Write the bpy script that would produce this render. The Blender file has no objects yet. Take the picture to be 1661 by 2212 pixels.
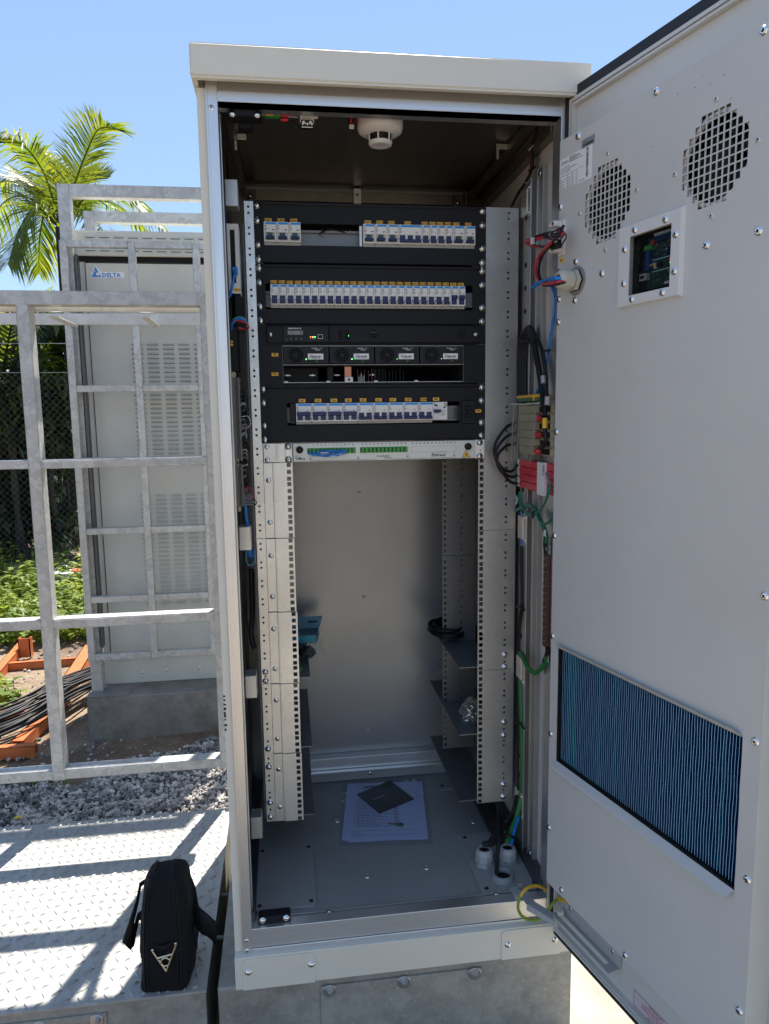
import bpy, math, random
import numpy as np
from mathutils import Matrix, Vector
R=math.radians; PI=math.pi
SC=bpy.context.scene
random.seed(7); rng=np.random.default_rng(11)
# ------------------------------------------------------------------ camera
F_,CX,CY,CZ=1557.2345,-.2108123,-1.6930071,-.4710375
YAW,PIT,ROL=.1350557,.1344212,-.013284
def _basis():
    cy,sy,cp,sp,cr,sr=math.cos(YAW),math.sin(YAW),math.cos(PIT),math.sin(PIT),math.cos(ROL),math.sin(ROL)
    fw=np.array([sy*cp,cy*cp,-sp]); rt=np.array([cy,-sy,0.]); up=np.cross(rt,fw)
    return cr*rt+sr*up,-sr*rt+cr*up,fw
RT,UP,FW=_basis(); CAM=np.array([CX,CY,CZ])
cd=bpy.data.cameras.new('camera'); co=bpy.data.objects.new('camera',cd); SC.collection.objects.link(co); SC.camera=co
cd.sensor_fit='HORIZONTAL'; cd.sensor_width=36; cd.lens=F_/1661*36; cd.clip_start=.05; cd.clip_end=3000
M=Matrix.Identity(4)
for i in range(3): M[i][0],M[i][1],M[i][2],M[i][3]=RT[i],UP[i],-FW[i],CAM[i]
co.matrix_world=M
SC.render.resolution_x=769; SC.render.resolution_y=1024
# ------------------------------------------------------------------ light
SUN_AZ=math.atan2(.342,.94); SUN_EL=R(59.5)
w=bpy.data.worlds.new('World'); SC.world=w; w.use_nodes=True; wn=w.node_tree.nodes; wl=w.node_tree.links
for n in list(wn): wn.remove(n)
sky=wn.new('ShaderNodeTexSky'); sky.sky_type='NISHITA'; sky.sun_disc=False; sky.sun_elevation=SUN_EL; sky.sun_rotation=SUN_AZ
sky.air_density=1.0; sky.dust_density=0; sky.ozone_density=3
bg=wn.new('ShaderNodeBackground'); bg.inputs[1].default_value=.088; skm=wn.new('ShaderNodeMixRGB'); skm.inputs[0].default_value=.55; skm.inputs[2].default_value=(1.85,2.62,4.1,1); wo=wn.new('ShaderNodeOutputWorld')
wl.new(sky.outputs[0],skm.inputs[1]); wl.new(skm.outputs[0],bg.inputs[0]); wl.new(bg.outputs[0],wo.inputs[0])
sl=bpy.data.lights.new('sun','SUN'); sl.energy=4.4; sl.angle=R(.5); sl.color=(1,.95,.87)
so=bpy.data.objects.new('sun',sl); SC.collection.objects.link(so)
sd=Vector((math.sin(SUN_AZ)*math.cos(SUN_EL),math.cos(SUN_AZ)*math.cos(SUN_EL),math.sin(SUN_EL)))
so.rotation_euler=sd.to_track_quat('Z','Y').to_euler()
SC.view_settings.view_transform='Standard'; SC.view_settings.look='None'; SC.view_settings.exposure=1.3; SC.view_settings.gamma=1
SC.render.engine='CYCLES'; SC.cycles.max_bounces=8; SC.cycles.transparent_max_bounces=12
# ------------------------------------------------------------------ helpers
def P(X,Y,x=None,y=None,z=None):
    d=FW+(X-830.5)/F_*RT-(Y-1106)/F_*UP
    if x is not None: t=(x-CAM[0])/d[0]
    elif y is not None: t=(y-CAM[1])/d[1]
    else: t=(z-CAM[2])/d[2]
    return tuple(CAM+t*d)
DO=(.3726,-.2174,0.); DA=math.atan2(-math.cos(R(14.4)),math.sin(R(14.4)))
DOOR=Matrix.Translation(DO)@Matrix.Rotation(DA,4,'Z')     # local x = along the door, -y = inner side, z up
def DP(X,Y,d):
    q=DOOR.inverted(); o=q@Vector(CAM); p=q@Vector(P(X,Y,y=3)); v=p-o; t=(-d-o.y)/v.y; r=o+v*t; return (r.x,-d,r.z)
I4=Matrix.Identity(4)
MATS={}
def mat(name,col,rough=.5,metal=0.,noise=None,bump=None,col2=None,spec=.5,emit=None,alpha=None,trans=0.,fn=None,coat=0.,wav=0.):
    m=bpy.data.materials.new(name); m.use_nodes=True; MATS[name]=m; nt=m.node_tree; N=nt.nodes; L=nt.links; b=N['Principled BSDF']
    b.inputs['Base Color'].default_value=(*col,1); b.inputs['Roughness'].default_value=rough; b.inputs['Metallic'].default_value=metal
    b.inputs['Specular IOR Level'].default_value=spec; b.inputs['Coat Weight'].default_value=coat
    if trans: b.inputs['Transmission Weight'].default_value=trans
    if alpha is not None: b.inputs['Alpha'].default_value=alpha
    if emit: b.inputs['Emission Color'].default_value=(*emit[0],1); b.inputs['Emission Strength'].default_value=emit[1]
    tc=N.new('ShaderNodeTexCoord')
    if noise:   # (scale, amount, stretch xyz)
        sc,am,st=noise; mp=N.new('ShaderNodeMapping'); mp.inputs['Scale'].default_value=st; L.new(tc.outputs['Object'],mp.inputs[0])
        n=N.new('ShaderNodeTexNoise'); n.inputs['Scale'].default_value=sc; n.inputs['Detail'].default_value=5; n.inputs['Roughness'].default_value=.62; L.new(mp.outputs[0],n.inputs['Vector'])
        r=N.new('ShaderNodeValToRGB'); r.color_ramp.elements[0].position=.33; r.color_ramp.elements[1].position=.68
        c2=col2 or tuple(c*(1-am) for c in col); r.color_ramp.elements[0].color=(*c2,1); r.color_ramp.elements[1].color=(*col,1)
        L.new(n.outputs['Fac'],r.inputs[0]); L.new(r.outputs[0],b.inputs['Base Color'])
        rr=N.new('ShaderNodeMapRange'); rr.inputs['To Min'].default_value=min(1,rough+.10); rr.inputs['To Max'].default_value=max(.03,rough-.06); L.new(n.outputs['Fac'],rr.inputs[0]); L.new(rr.outputs[0],b.inputs['Roughness'])
    if bump:    # (scale, strength, distance)
        sc,st,di=bump; n=N.new('ShaderNodeTexNoise'); n.inputs['Scale'].default_value=sc; n.inputs['Detail'].default_value=3; L.new(tc.outputs['Object'],n.inputs['Vector']); ho=n.outputs['Fac']
        if wav:
            n5=N.new('ShaderNodeTexNoise'); n5.inputs['Scale'].default_value=3.2; n5.inputs['Detail'].default_value=1; L.new(tc.outputs['Object'],n5.inputs['Vector']); ad=N.new('ShaderNodeMath'); ad.operation='MULTIPLY_ADD'; ad.inputs[1].default_value=wav; L.new(n5.outputs['Fac'],ad.inputs[0]); L.new(n.outputs['Fac'],ad.inputs[2]); ho=ad.outputs[0]
        bp=N.new('ShaderNodeBump'); bp.inputs['Strength'].default_value=st; bp.inputs['Distance'].default_value=di; L.new(ho,bp.inputs['Height']); L.new(bp.outputs[0],b.inputs['Normal'])
    if fn: fn(N,L,b,tc)
    return name
def galv(name,base,rough=.42,metal=.75,vs=55,contrast=.35,dirt=0.):
    def fn(N,L,b,tc):
        wv=N.new('ShaderNodeTexNoise'); wv.inputs['Scale'].default_value=vs*.6; L.new(tc.outputs['Object'],wv.inputs['Vector'])
        mx=N.new('ShaderNodeMixRGB'); mx.inputs[0].default_value=.06; L.new(tc.outputs['Object'],mx.inputs[1]); L.new(wv.outputs['Color'],mx.inputs[2])
        v=N.new('ShaderNodeTexVoronoi'); v.inputs['Scale'].default_value=vs; L.new(mx.outputs[0],v.inputs['Vector'])
        n=N.new('ShaderNodeTexNoise'); n.inputs['Scale'].default_value=6; n.inputs['Detail'].default_value=6; L.new(tc.outputs['Object'],n.inputs['Vector'])
        sp=N.new('ShaderNodeSeparateColor'); L.new(v.outputs['Color'],sp.inputs[0])
        a=N.new('ShaderNodeMath'); a.operation='MULTIPLY_ADD'; a.inputs[1].default_value=contrast; a.inputs[2].default_value=1-contrast*.5; L.new(sp.outputs[0],a.inputs[0])
        a2=N.new('ShaderNodeMath'); a2.operation='MULTIPLY_ADD'; a2.inputs[1].default_value=.5; a2.inputs[2].default_value=.75; L.new(n.outputs['Fac'],a2.inputs[0])
        a3=N.new('ShaderNodeMath'); a3.operation='MULTIPLY'; L.new(a.outputs[0],a3.inputs[0]); L.new(a2.outputs[0],a3.inputs[1])
        vm=N.new('ShaderNodeVectorMath'); vm.operation='SCALE'; vm.inputs[0].default_value=base; L.new(a3.outputs[0],vm.inputs['Scale'])
        last=vm.outputs[0]
        if dirt:
            n2=N.new('ShaderNodeTexNoise'); n2.inputs['Scale'].default_value=9; n2.inputs['Detail'].default_value=8; n2.inputs['Roughness'].default_value=.7; L.new(tc.outputs['Object'],n2.inputs['Vector'])
            rp=N.new('ShaderNodeValToRGB'); rp.color_ramp.elements[0].position=.45; rp.color_ramp.elements[1].position=.7; L.new(n2.outputs['Fac'],rp.inputs[0])
            ms=N.new('ShaderNodeMath'); ms.operation='MULTIPLY'; ms.inputs[1].default_value=dirt; L.new(rp.outputs[0],ms.inputs[0])
            mm=N.new('ShaderNodeMixRGB'); mm.inputs[2].default_value=(.10,.085,.065,1); L.new(ms.outputs[0],mm.inputs[0]); L.new(last,mm.inputs[1]); last=mm.outputs[0]
            n3=N.new('ShaderNodeTexVoronoi'); n3.inputs['Scale'].default_value=42; L.new(tc.outputs['Object'],n3.inputs['Vector'])
            lt=N.new('ShaderNodeMath'); lt.operation='LESS_THAN'; lt.inputs[1].default_value=.10; L.new(n3.outputs['Distance'],lt.inputs[0])
            mt=N.new('ShaderNodeMath'); mt.operation='MULTIPLY'; mt.inputs[1].default_value=.5; L.new(lt.outputs[0],mt.inputs[0])
            mm2=N.new('ShaderNodeMixRGB'); mm2.inputs[2].default_value=(.55,.54,.5,1); L.new(mt.outputs[0],mm2.inputs[0]); L.new(last,mm2.inputs[1]); last=mm2.outputs[0]
        L.new(last,b.inputs['Base Color'])
        mr=N.new('ShaderNodeMath'); mr.operation='MULTIPLY_ADD'; mr.inputs[1].default_value=.08; mr.inputs[2].default_value=rough-.04; L.new(sp.outputs[1],mr.inputs[0]); L.new(mr.outputs[0],b.inputs['Roughness'])
    return mat(name,base,rough,metal,fn=fn,bump=(180,.12,.0004) if dirt else None)
mat('cream_paint',(.72,.68,.575),.40,noise=(3,.06,(1,1,1)),bump=(750,.25,.0006),wav=6)
mat('grey_paint',(.60,.592,.55),.36,noise=(2.2,.10,(1,1,1)),bump=(620,.3,.0006),wav=14)
mat('lit_grey_paint',(.66,.655,.63),.38,bump=(620,.2,.0005))  # window frame grey, lightened in colour for the extra light it catches
mat('door_paint',(.62,.612,.565),.36,noise=(2,.08,(1,1,1)),bump=(620,.3,.0006),wav=12)
mat('floor_paint',(.34,.335,.315),.5,noise=(4,.12,(1,1,1)),bump=(700,.3,.0006))
mat('wall_paint',(.36,.355,.345),.27,.35,noise=(1.6,.12,(1,1,1)),bump=(230,.35,.0008),wav=14)
mat('old_paint',(.60,.595,.53),.5,noise=(5,.10,(1,1,.6)),bump=(500,.15,.0006))
mat('aluminium',(.80,.79,.77),.34,.9,noise=(10,.10,(6,6,.35)))
mat('aluminium_side',(.80,.79,.77),.34,.9,noise=(10,.12,(.35,6,14)))
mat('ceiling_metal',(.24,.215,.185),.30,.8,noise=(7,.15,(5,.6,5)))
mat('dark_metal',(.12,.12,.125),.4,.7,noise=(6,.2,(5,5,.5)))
galv('galvanised',(.50,.49,.46),.48,.4,55,.30)
galv('galvanised_light',(.60,.60,.58),.5,.35,50,.12)
galv('zinc',(.68,.665,.62),.36,.75,95,.08)
galv('zinc_dull',(.42,.41,.385),.42,.7,90,.10)
galv('shaded_zinc',(.20,.205,.215),.42,.6,60,.12)  # galvanised side shelves, with the shade inside the cabinet put into the colour
galv('foundation_steel',(.36,.345,.30),.6,.25,60,.18,.5)
galv('foundation_old',(.25,.235,.21),.62,.2,60,.15,.6)
galv('deck_steel',(.40,.39,.36),.5,.2,45,.16)
mat('black_panel',(.0075,.0078,.0095),.5,spec=.28,bump=(900,.25,.0005),noise=(3,.15,(1,1,1)))
mat('black_plastic',(.008,.008,.009),.45,spec=.3)
mat('black_rubber',(.012,.012,.013),.6)
mat('black_cable',(.010,.010,.011),.5,spec=.35)
mat('void',(.004,.004,.005),.9)
mat('chrome',(.82,.82,.80),.13,1.)
mat('steel_bolt',(.55,.54,.52),.28,.95)
mat('breaker_white',(.78,.76,.70),.42)
mat('breaker_beige',(.36,.35,.32),.5)
mat('breaker_blue',(.0,.28,.72),.4)
mat('lever_blue',(.008,.015,.085),.35)
mat('lever_green',(.02,.07,.06),.35)
mat('tag_yellow',(.95,.52,.05),.5)
mat('ink',(.012,.012,.012),.6)
mat('white_plastic',(.70,.68,.64),.35)
mat('detector_white',(.72,.69,.66),.28)
mat('white_label',(.80,.79,.76),.45)
mat('silver_label',(.33,.33,.33),.4,.3)
mat('silver_face',(.62,.62,.57),.38,.3,bump=(700,.15,.0005))
mat('green_adapter',(.05,.30,.05),.45)
mat('blue_cable',(.01,.20,.62),.38)
mat('light_blue_cable',(.06,.33,.42),.4)
mat('red_cable',(.60,.03,.04),.4)
mat('green_cable',(.01,.17,.105),.4)
mat('grass_green_cable',(.02,.17,.035),.45)
mat('yellow_cable',(.72,.42,.02),.4)
mat('lime_stripe',(.16,.30,.03),.4)
mat('white_cable',(.62,.60,.55),.45)
mat('grey_sleeve',(.22,.23,.24),.35)
mat('red_plastic',(.62,.035,.055),.38)
mat('terminal_beige',(.46,.41,.25),.5)
mat('terminal_grey',(.20,.185,.165),.5)
mat('copper',(.50,.22,.13),.38,.8)
mat('brown_bar',(.085,.022,.012),.35,.3,noise=(30,.3,(1,1,1)))
mat('green_pe',(.02,.16,.08),.45)
mat('led_green',(.05,.8,.1),.4,emit=((.1,1,.15),2.5))
mat('led_red',(.9,.05,.05),.4,emit=((1,.08,.05),2.5))
mat('led_orange',(.9,.3,.05),.4,emit=((1,.3,.05),2.5))
mat('logo_green',(.12,.30,.04),.5)
mat('logo_blue',(.05,.24,.62),.45)
mat('screen',(.30,.29,.25),.2,noise=(60,.7,(1,1,1)))
mat('pcb',(.012,.06,.045),.4,noise=(90,.6,(1,1,1)))
mat('pcb_blue',(.01,.06,.22),.4)
mat('gold',(.50,.30,.04),.4)
mat('gland_grey',(.40,.41,.41),.45)
mat('gland_beige',(.50,.49,.40),.45)
mat('coil_blue',(.0,.045,.18),.3,.0)
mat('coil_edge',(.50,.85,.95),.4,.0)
mat('paper',(.50,.56,.78),.6,noise=(3,.05,(1,1,1)))
mat('booklet',(.022,.026,.032),.45)
mat('pink_label',(.62,.50,.53),.5)
mat('label_red',(.32,.05,.07),.5)
mat('key_brass',(.20,.17,.13),.4,.7)
mat('fabric_black',(.0075,.0075,.009),.85,bump=(420,.6,.0012),spec=.25)
mat('nylon_black',(.010,.010,.011),.7,spec=.3,bump=(700,.4,.0006))
mat('gold_ring',(.72,.66,.50),.2,.95)
mat('orange_paint',(.62,.16,.045),.5,noise=(9,.35,(1,1,1)),bump=(60,.2,.002))
mat('bucket_white',(.62,.63,.64),.5); mat('bucket_blue',(.02,.12,.35),.5); mat('bucket_orange',(.55,.13,.04),.5)
mat('rust',(.05,.015,.012),.8,noise=(90,.6,(1,1,1)))
mat('box_teal',(.10,.22,.26),.5); mat('box_cyan',(.02,.32,.45),.5)
mat('trunk',(.045,.036,.026),.85,noise=(20,.5,(1,1,.3)),bump=(40,.5,.01))
mat('wall_house',(.62,.55,.45),.8,noise=(3,.2,(1,1,1))); mat('roof_house',(.22,.12,.09),.8); mat('glass_dark',(.03,.035,.04),.1)
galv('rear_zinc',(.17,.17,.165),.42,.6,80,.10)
mat('coil_shimmer',(.0,.22,.34),.25,.3)  # shimmer of the fins, painted as a brighter colour on some of them
mat('mesh_wire',(.20,.20,.19),.5,.4)
mat('din_steel',(.20,.20,.195),.4,.5)
mat('gland_dark',(.27,.275,.275),.5)
mat('leaf_yellow',(.70,.46,.03),.5)
def clearfn(alpha,tint):
    def fn(N,L,b,tc):
        t=N.new('ShaderNodeBsdfTransparent'); t.inputs[0].default_value=(*tint,1); mx=N.new('ShaderNodeMixShader'); mx.inputs[0].default_value=alpha
        o=N['Material Output']; L.new(t.outputs[0],mx.inputs[1]); L.new(b.outputs[0],mx.inputs[2]); L.new(mx.outputs[0],o.inputs[0])
    return fn
mat('clear_plastic',(.55,.55,.48),.12,fn=clearfn(.13,(.93,.93,.90)))
mat('clear_film',(.45,.47,.50),.15,fn=clearfn(.16,(.95,.96,.97)))
mat('window_glass',(.05,.05,.05),.05,fn=clearfn(.05,(.8,.82,.82)))
def leaf(name,c1,c2,tr=.45,rough=.42):
    def fn(N,L,b,tc):
        n=N.new('ShaderNodeTexNoise'); n.inputs['Scale'].default_value=3.5; n.inputs['Detail'].default_value=4; L.new(tc.outputs['Object'],n.inputs['Vector'])
        r=N.new('ShaderNodeValToRGB'); r.color_ramp.elements[0].position=.35; r.color_ramp.elements[1].position=.65
        r.color_ramp.elements[0].color=(*c1,1); r.color_ramp.elements[1].color=(*c2,1); L.new(n.outputs['Fac'],r.inputs[0]); L.new(r.outputs[0],b.inputs['Base Color'])
        t=N.new('ShaderNodeBsdfTranslucent'); mc=N.new('ShaderNodeMixRGB'); mc.blend_type='MULTIPLY'; mc.inputs[0].default_value=1; mc.inputs[2].default_value=(3.2,2.6,.5,1); L.new(r.outputs[0],mc.inputs[1]); L.new(mc.outputs[0],t.inputs[0])
        mx=N.new('ShaderNodeMixShader'); mx.inputs[0].default_value=tr; o=N['Material Output']; L.new(b.outputs[0],mx.inputs[1]); L.new(t.outputs[0],mx.inputs[2]); L.new(mx.outputs[0],o.inputs[0])
    return mat(name,c1,rough,fn=fn)
leaf('palm_leaf',(.05,.095,.02),(.135,.175,.035),.52)
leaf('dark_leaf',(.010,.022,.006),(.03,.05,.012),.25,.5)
leaf('bright_leaf',(.22,.26,.03),(.42,.38,.05),.5,.5)
leaf('weed_leaf',(.10,.165,.025),(.25,.31,.06),.42,.5)
leaf('grass_leaf',(.07,.13,.02),(.14,.19,.04),.4,.55)
# ground materials
def soilfn(N,L,b,tc):
    n=N.new('ShaderNodeTexNoise'); n.inputs['Scale'].default_value=.9; n.inputs['Detail'].default_value=9; n.inputs['Roughness'].default_value=.65; L.new(tc.outputs['Object'],n.inputs['Vector'])
    r=N.new('ShaderNodeValToRGB'); e=r.color_ramp.elements; e[0].position=.36; e[0].color=(.055,.034,.022,1); e[1].position=.62; e[1].color=(.30,.23,.15,1)
    k=e.new(.48); k.color=(.15,.095,.06,1); L.new(n.outputs['Fac'],r.inputs[0])
    n2=N.new('ShaderNodeTexNoise'); n2.inputs['Scale'].default_value=60; n2.inputs['Detail'].default_value=6; L.new(tc.outputs['Object'],n2.inputs['Vector'])
    mx=N.new('ShaderNodeMixRGB'); mx.blend_type='OVERLAY'; mx.inputs[0].default_value=.7; L.new(r.outputs[0],mx.inputs[1]); L.new(n2.outputs['Fac'],mx.inputs[2]); L.new(mx.outputs[0],b.inputs['Base Color'])
    bp=N.new('ShaderNodeBump'); bp.inputs['Strength'].default_value=.8; bp.inputs['Distance'].default_value=.012; L.new(n2.outputs['Fac'],bp.inputs['Height']); L.new(bp.outputs[0],b.inputs['Normal'])
mat('soil',(.2,.15,.1),.9,fn=soilfn)
mat('lawn_grass',(.17,.24,.05),.9,noise=(1.3,.4,(1,1,1)),bump=(30,1,.05))
mat('concrete',(.42,.375,.30),.85,noise=(7,.45,(1,1,1)),bump=(70,.4,.004))
mat('moss_concrete',(.38,.36,.27),.85,noise=(4,.4,(1,1,1)),bump=(60,.5,.005))
def stonefn(N,L,b,tc):
    v=N.new('ShaderNodeTexVoronoi'); v.inputs['Scale'].default_value=38; L.new(tc.outputs['Object'],v.inputs['Vector'])
    s=N.new('ShaderNodeSeparateColor'); L.new(v.outputs['Color'],s.inputs[0])
    r=N.new('ShaderNodeValToRGB'); e=r.color_ramp.elements; e[0].color=(.09,.088,.085,1); e[1].color=(.60,.55,.49,1); k=e.new(.5); k.color=(.29,.275,.26,1); L.new(s.outputs[0],r.inputs[0])
    n=N.new('ShaderNodeTexNoise'); n.inputs['Scale'].default_value=160; n.inputs['Detail'].default_value=4; L.new(tc.outputs['Object'],n.inputs['Vector'])
    mx=N.new('ShaderNodeMixRGB'); mx.blend_type='OVERLAY'; mx.inputs[0].default_value=.8; L.new(r.outputs[0],mx.inputs[1]); L.new(n.outputs['Fac'],mx.inputs[2]); L.new(mx.outputs[0],b.inputs['Base Color'])
mat('stone',(.3,.3,.3),.8,fn=stonefn)
# ------------------------------------------------------------------ mesh builder
_TX={}
def textgeo(s,bold=0.):
    k=(s,bold)
    if k in _TX: return _TX[k]
    cu=bpy.data.curves.new('t','FONT'); cu.body=s; cu.size=1; cu.resolution_u=1; cu.offset=bold; cu.fill_mode='FRONT'; cu.dimensions='2D'
    ob=bpy.data.objects.new('t',cu); me=bpy.data.meshes.new_from_object(ob)
    v=np.array([x.co[:2] for x in me.vertices]) if len(me.vertices) else np.zeros((0,2)); f=[tuple(p.vertices) for p in me.polygons]
    bpy.data.objects.remove(ob); bpy.data.curves.remove(cu); bpy.data.meshes.remove(me)
    if len(v): v[:,0]-=v[:,0].min(); wd=v[:,0].max(); h=.72; v=v/h; wd/=h
    else: wd=0
    _TX[k]=(v,f,wd); return _TX[k]
class MB:
    def __init__(s,m='void'): s.v=[];s.f=[];s.mi=[];s.sm=[];s.mats=[];s.m(m)
    def m(s,n):
        if n not in s.mats: s.mats.append(n)
        s.cur=s.mats.index(n); return s
    def add(s,vs,fs,smooth=False):
        b=len(s.v); s.v+= [tuple(map(float,q)) for q in vs]
        for f in fs: s.f.append(tuple(b+i for i in f)); s.mi.append(s.cur); s.sm.append(smooth)
        return s
    def box(s,x0,x1,y0,y1,z0,z1,c=0.):
        x0,x1=sorted((x0,x1)); y0,y1=sorted((y0,y1)); z0,z1=sorted((z0,z1))
        if c<=0:
            return s.add([(x0,y0,z0),(x1,y0,z0),(x1,y1,z0),(x0,y1,z0),(x0,y0,z1),(x1,y0,z1),(x1,y1,z1),(x0,y1,z1)],
              [(0,3,2,1),(4,5,6,7),(0,1,5,4),(1,2,6,5),(2,3,7,6),(3,0,4,7)])
        c=min(c,(x1-x0)*.49,(y1-y0)*.49,(z1-z0)*.49); vs=[];id={}
        for ix,X in enumerate((x0,x1)):
            for iy,Y in enumerate((y0,y1)):
                for iz,Z in enumerate((z0,z1)):
                    ax=X+(c if ix==0 else -c); ay=Y+(c if iy==0 else -c); az=Z+(c if iz==0 else -c)
                    id[ix,iy,iz]=len(vs); vs+=[(X,ay,az),(ax,Y,az),(ax,ay,Z)]
        fs=[]
        def q(l): fs.append(tuple(l))
        for i in (0,1):
            a=[id[i,0,0],id[i,1,0],id[i,1,1],id[i,0,1]]; q(a if i else a[::-1])
            a=[id[0,i,0]+1,id[1,i,0]+1,id[1,i,1]+1,id[0,i,1]+1]; q(a[::-1] if i else a)
            a=[id[0,0,i]+2,id[1,0,i]+2,id[1,1,i]+2,id[0,1,i]+2]; q(a if i else a[::-1])
        for i in (0,1):
            for j in (0,1):
                q([id[i,j,0],id[i,j,1],id[i,j,1]+1,id[i,j,0]+1] if (i+j)%2==0 else [id[i,j,0]+1,id[i,j,1]+1,id[i,j,1],id[i,j,0]])
                q([id[i,0,j],id[i,1,j],id[i,1,j]+2,id[i,0,j]+2] if (i+j)%2 else [id[i,0,j]+2,id[i,1,j]+2,id[i,1,j],id[i,0,j]])
                q([id[0,i,j]+1,id[1,i,j]+1,id[1,i,j]+2,id[0,i,j]+2] if (i+j)%2==0 else [id[0,i,j]+2,id[1,i,j]+2,id[1,i,j]+1,id[0,i,j]+1])
        for i in (0,1):
            for j in (0,1):
                for k in (0,1):
                    a=id[i,j,k]; q([a,a+1,a+2] if (i+j+k)%2 else [a+2,a+1,a])
        return s.add(vs,fs)
    def cyl(s,p0,p1,r0,r1=None,n=14,caps=True,smooth=True):
        r1=r0 if r1 is None else r1; p0=np.array(p0,float);p1=np.array(p1,float); a=p1-p0; a/=np.linalg.norm(a)+1e-12
        u=np.cross(a,(0,0,1) if abs(a[2])<.9 else (1,0,0)); u/=np.linalg.norm(u); w=np.cross(a,u)
        c=[(math.cos(2*PI*i/n),math.sin(2*PI*i/n)) for i in range(n)]
        A=[p0+r0*(x*u+y*w) for x,y in c]; B=[p1+r1*(x*u+y*w) for x,y in c]
        s.add(A+B,[(i,(i+1)%n,n+(i+1)%n,n+i) for i in range(n)],smooth)
        if caps: s.add(A,[tuple(range(n))[::-1]]); s.add(B,[tuple(range(n))])
        return s
    def lathe(s,o,ax,prof,n=20,smooth=True,caps=True):   # prof: (r,h)
        o=np.array(o,float);a=np.array(ax,float);a/=np.linalg.norm(a);u=np.cross(a,(0,0,1) if abs(a[2])<.9 else (1,0,0));u/=np.linalg.norm(u);w=np.cross(a,u)
        V=[]
        for r,h in prof: V+=[o+a*h+r*(math.cos(2*PI*i/n)*u+math.sin(2*PI*i/n)*w) for i in range(n)]
        fs=[(k*n+i,k*n+(i+1)%n,(k+1)*n+(i+1)%n,(k+1)*n+i) for k in range(len(prof)-1) for i in range(n)]
        s.add(V,fs,smooth)
        if not caps: return s
        if prof[-1][0]>1e-5: s.add(V[-n:],[tuple(range(n))])
        if prof[0][0]>1e-5: s.add(V[:n],[tuple(range(n))[::-1]])
        return s
    def tube(s,pts,r,n=8,sub=6,flat=None):
        p=[np.array(q,float) for q in pts]
        if len(p)>2 and sub>1:
            o=[]; q=[2*p[0]-p[1]]+p+[2*p[-1]-p[-2]]
            for i in range(1,len(q)-2):
                for k in range(sub):
                    t=k/sub; o.append(.5*((2*q[i])+(-q[i-1]+q[i+1])*t+(2*q[i-1]-5*q[i]+4*q[i+1]-q[i+2])*t*t+(-q[i-1]+3*q[i]-3*q[i+1]+q[i+2])*t**3))
            o.append(p[-1]); p=o
        V=[];L=len(p); pu=None
        for i in range(L):
            a=p[min(i+1,L-1)]-p[max(i-1,0)]; a/=np.linalg.norm(a)+1e-12
            if pu is None: u=np.cross(a,(0,0,1) if abs(a[2])<.9 else (0,1,0))
            else: u=pu-a*(pu@a)
            u/=np.linalg.norm(u)+1e-12; pu=u; w_=np.cross(a,u)
            rr=r if np.isscalar(r) else r[0]+(r[1]-r[0])*i/(L-1)
            ra,rb=(rr,rr) if flat is None else (rr,rr*flat)
            V+=[p[i]+ra*math.cos(2*PI*k/n)*u+rb*math.sin(2*PI*k/n)*w_ for k in range(n)]
        s.add(V,[(k*n+i,k*n+(i+1)%n,(k+1)*n+(i+1)%n,(k+1)*n+i) for k in range(L-1) for i in range(n)],True)
        s.add(V[:n],[tuple(range(n))[::-1]]); s.add(V[-n:],[tuple(range(n))]); return s
    def prism(s,pts,d):    # planar polygon extruded by vector d
        n=len(pts); A=[np.array(q,float) for q in pts]; B=[q+np.array(d,float) for q in A]
        return s.add(A+B,[tuple(range(n))[::-1],tuple(range(n,2*n))]+[(i,(i+1)%n,n+(i+1)%n,n+i) for i in range(n)])
    def ribbon(s,L,Rr,th=.0015):   # strip between two polylines
        n=len(L); L=[np.array(q,float) for q in L];Rr=[np.array(q,float) for q in Rr]
        nn=np.cross(L[1]-L[0],Rr[0]-L[0]); nn/=np.linalg.norm(nn)+1e-9; d=nn*th
        V=L+Rr+[q+d for q in L]+[q+d for q in Rr]
        fs=[]
        for i in range(n-1): fs+=[(i,n+i,n+i+1,i+1),(2*n+i,2*n+i+1,3*n+i+1,3*n+i),(i,i+1,2*n+i+1,2*n+i),(n+i,3*n+i,3*n+i+1,n+i+1)]
        return s.add(V,fs,True)
    def plate(s,x0,x1,z0,z1,y0,y1,holes=(),rounds=()):   # sheet with rectangular holes / round holes (cx,cz,r); front face at y0
        X={x0,x1};Z={z0,z1}; H=[(a,b,c,d) for a,b,c,d in holes]; Rn=[]
        for cx,cz,r in rounds: k=r*1.25; Rn.append((cx-k,cx+k,cz-k,cz+k,r))
        for a,b,c,d in H+[q[:4] for q in Rn]:
            X|={a,b};Z|={c,d}
        X=sorted(X);Z=sorted(Z); allh=H+[q[:4] for q in Rn]
        for i in range(len(X)-1):
            run=None
            for j in range(len(Z)-1):
                mx,mz=(X[i]+X[i+1])/2,(Z[j]+Z[j+1])/2
                inside=any(a<mx<b and c<mz<d for a,b,c,d in allh)
                if not inside: run=Z[j] if run is None else run
                if run is not None and (inside or j==len(Z)-2):
                    e=Z[j] if inside else Z[j+1]
                    if e>run: s.add([(X[i],y0,run),(X[i+1],y0,run),(X[i+1],y0,e),(X[i],y0,e)],[(0,1,2,3)]); s.add([(X[i],y1,run),(X[i+1],y1,run),(X[i+1],y1,e),(X[i],y1,e)],[(3,2,1,0)])
                    run=None
        for a,b,c,d in H: s.add([(a,y0,c),(b,y0,c),(b,y0,d),(a,y0,d),(a,y1,c),(b,y1,c),(b,y1,d),(a,y1,d)],[(0,4,5,1),(1,5,6,2),(2,6,7,3),(3,7,4,0)])
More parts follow.
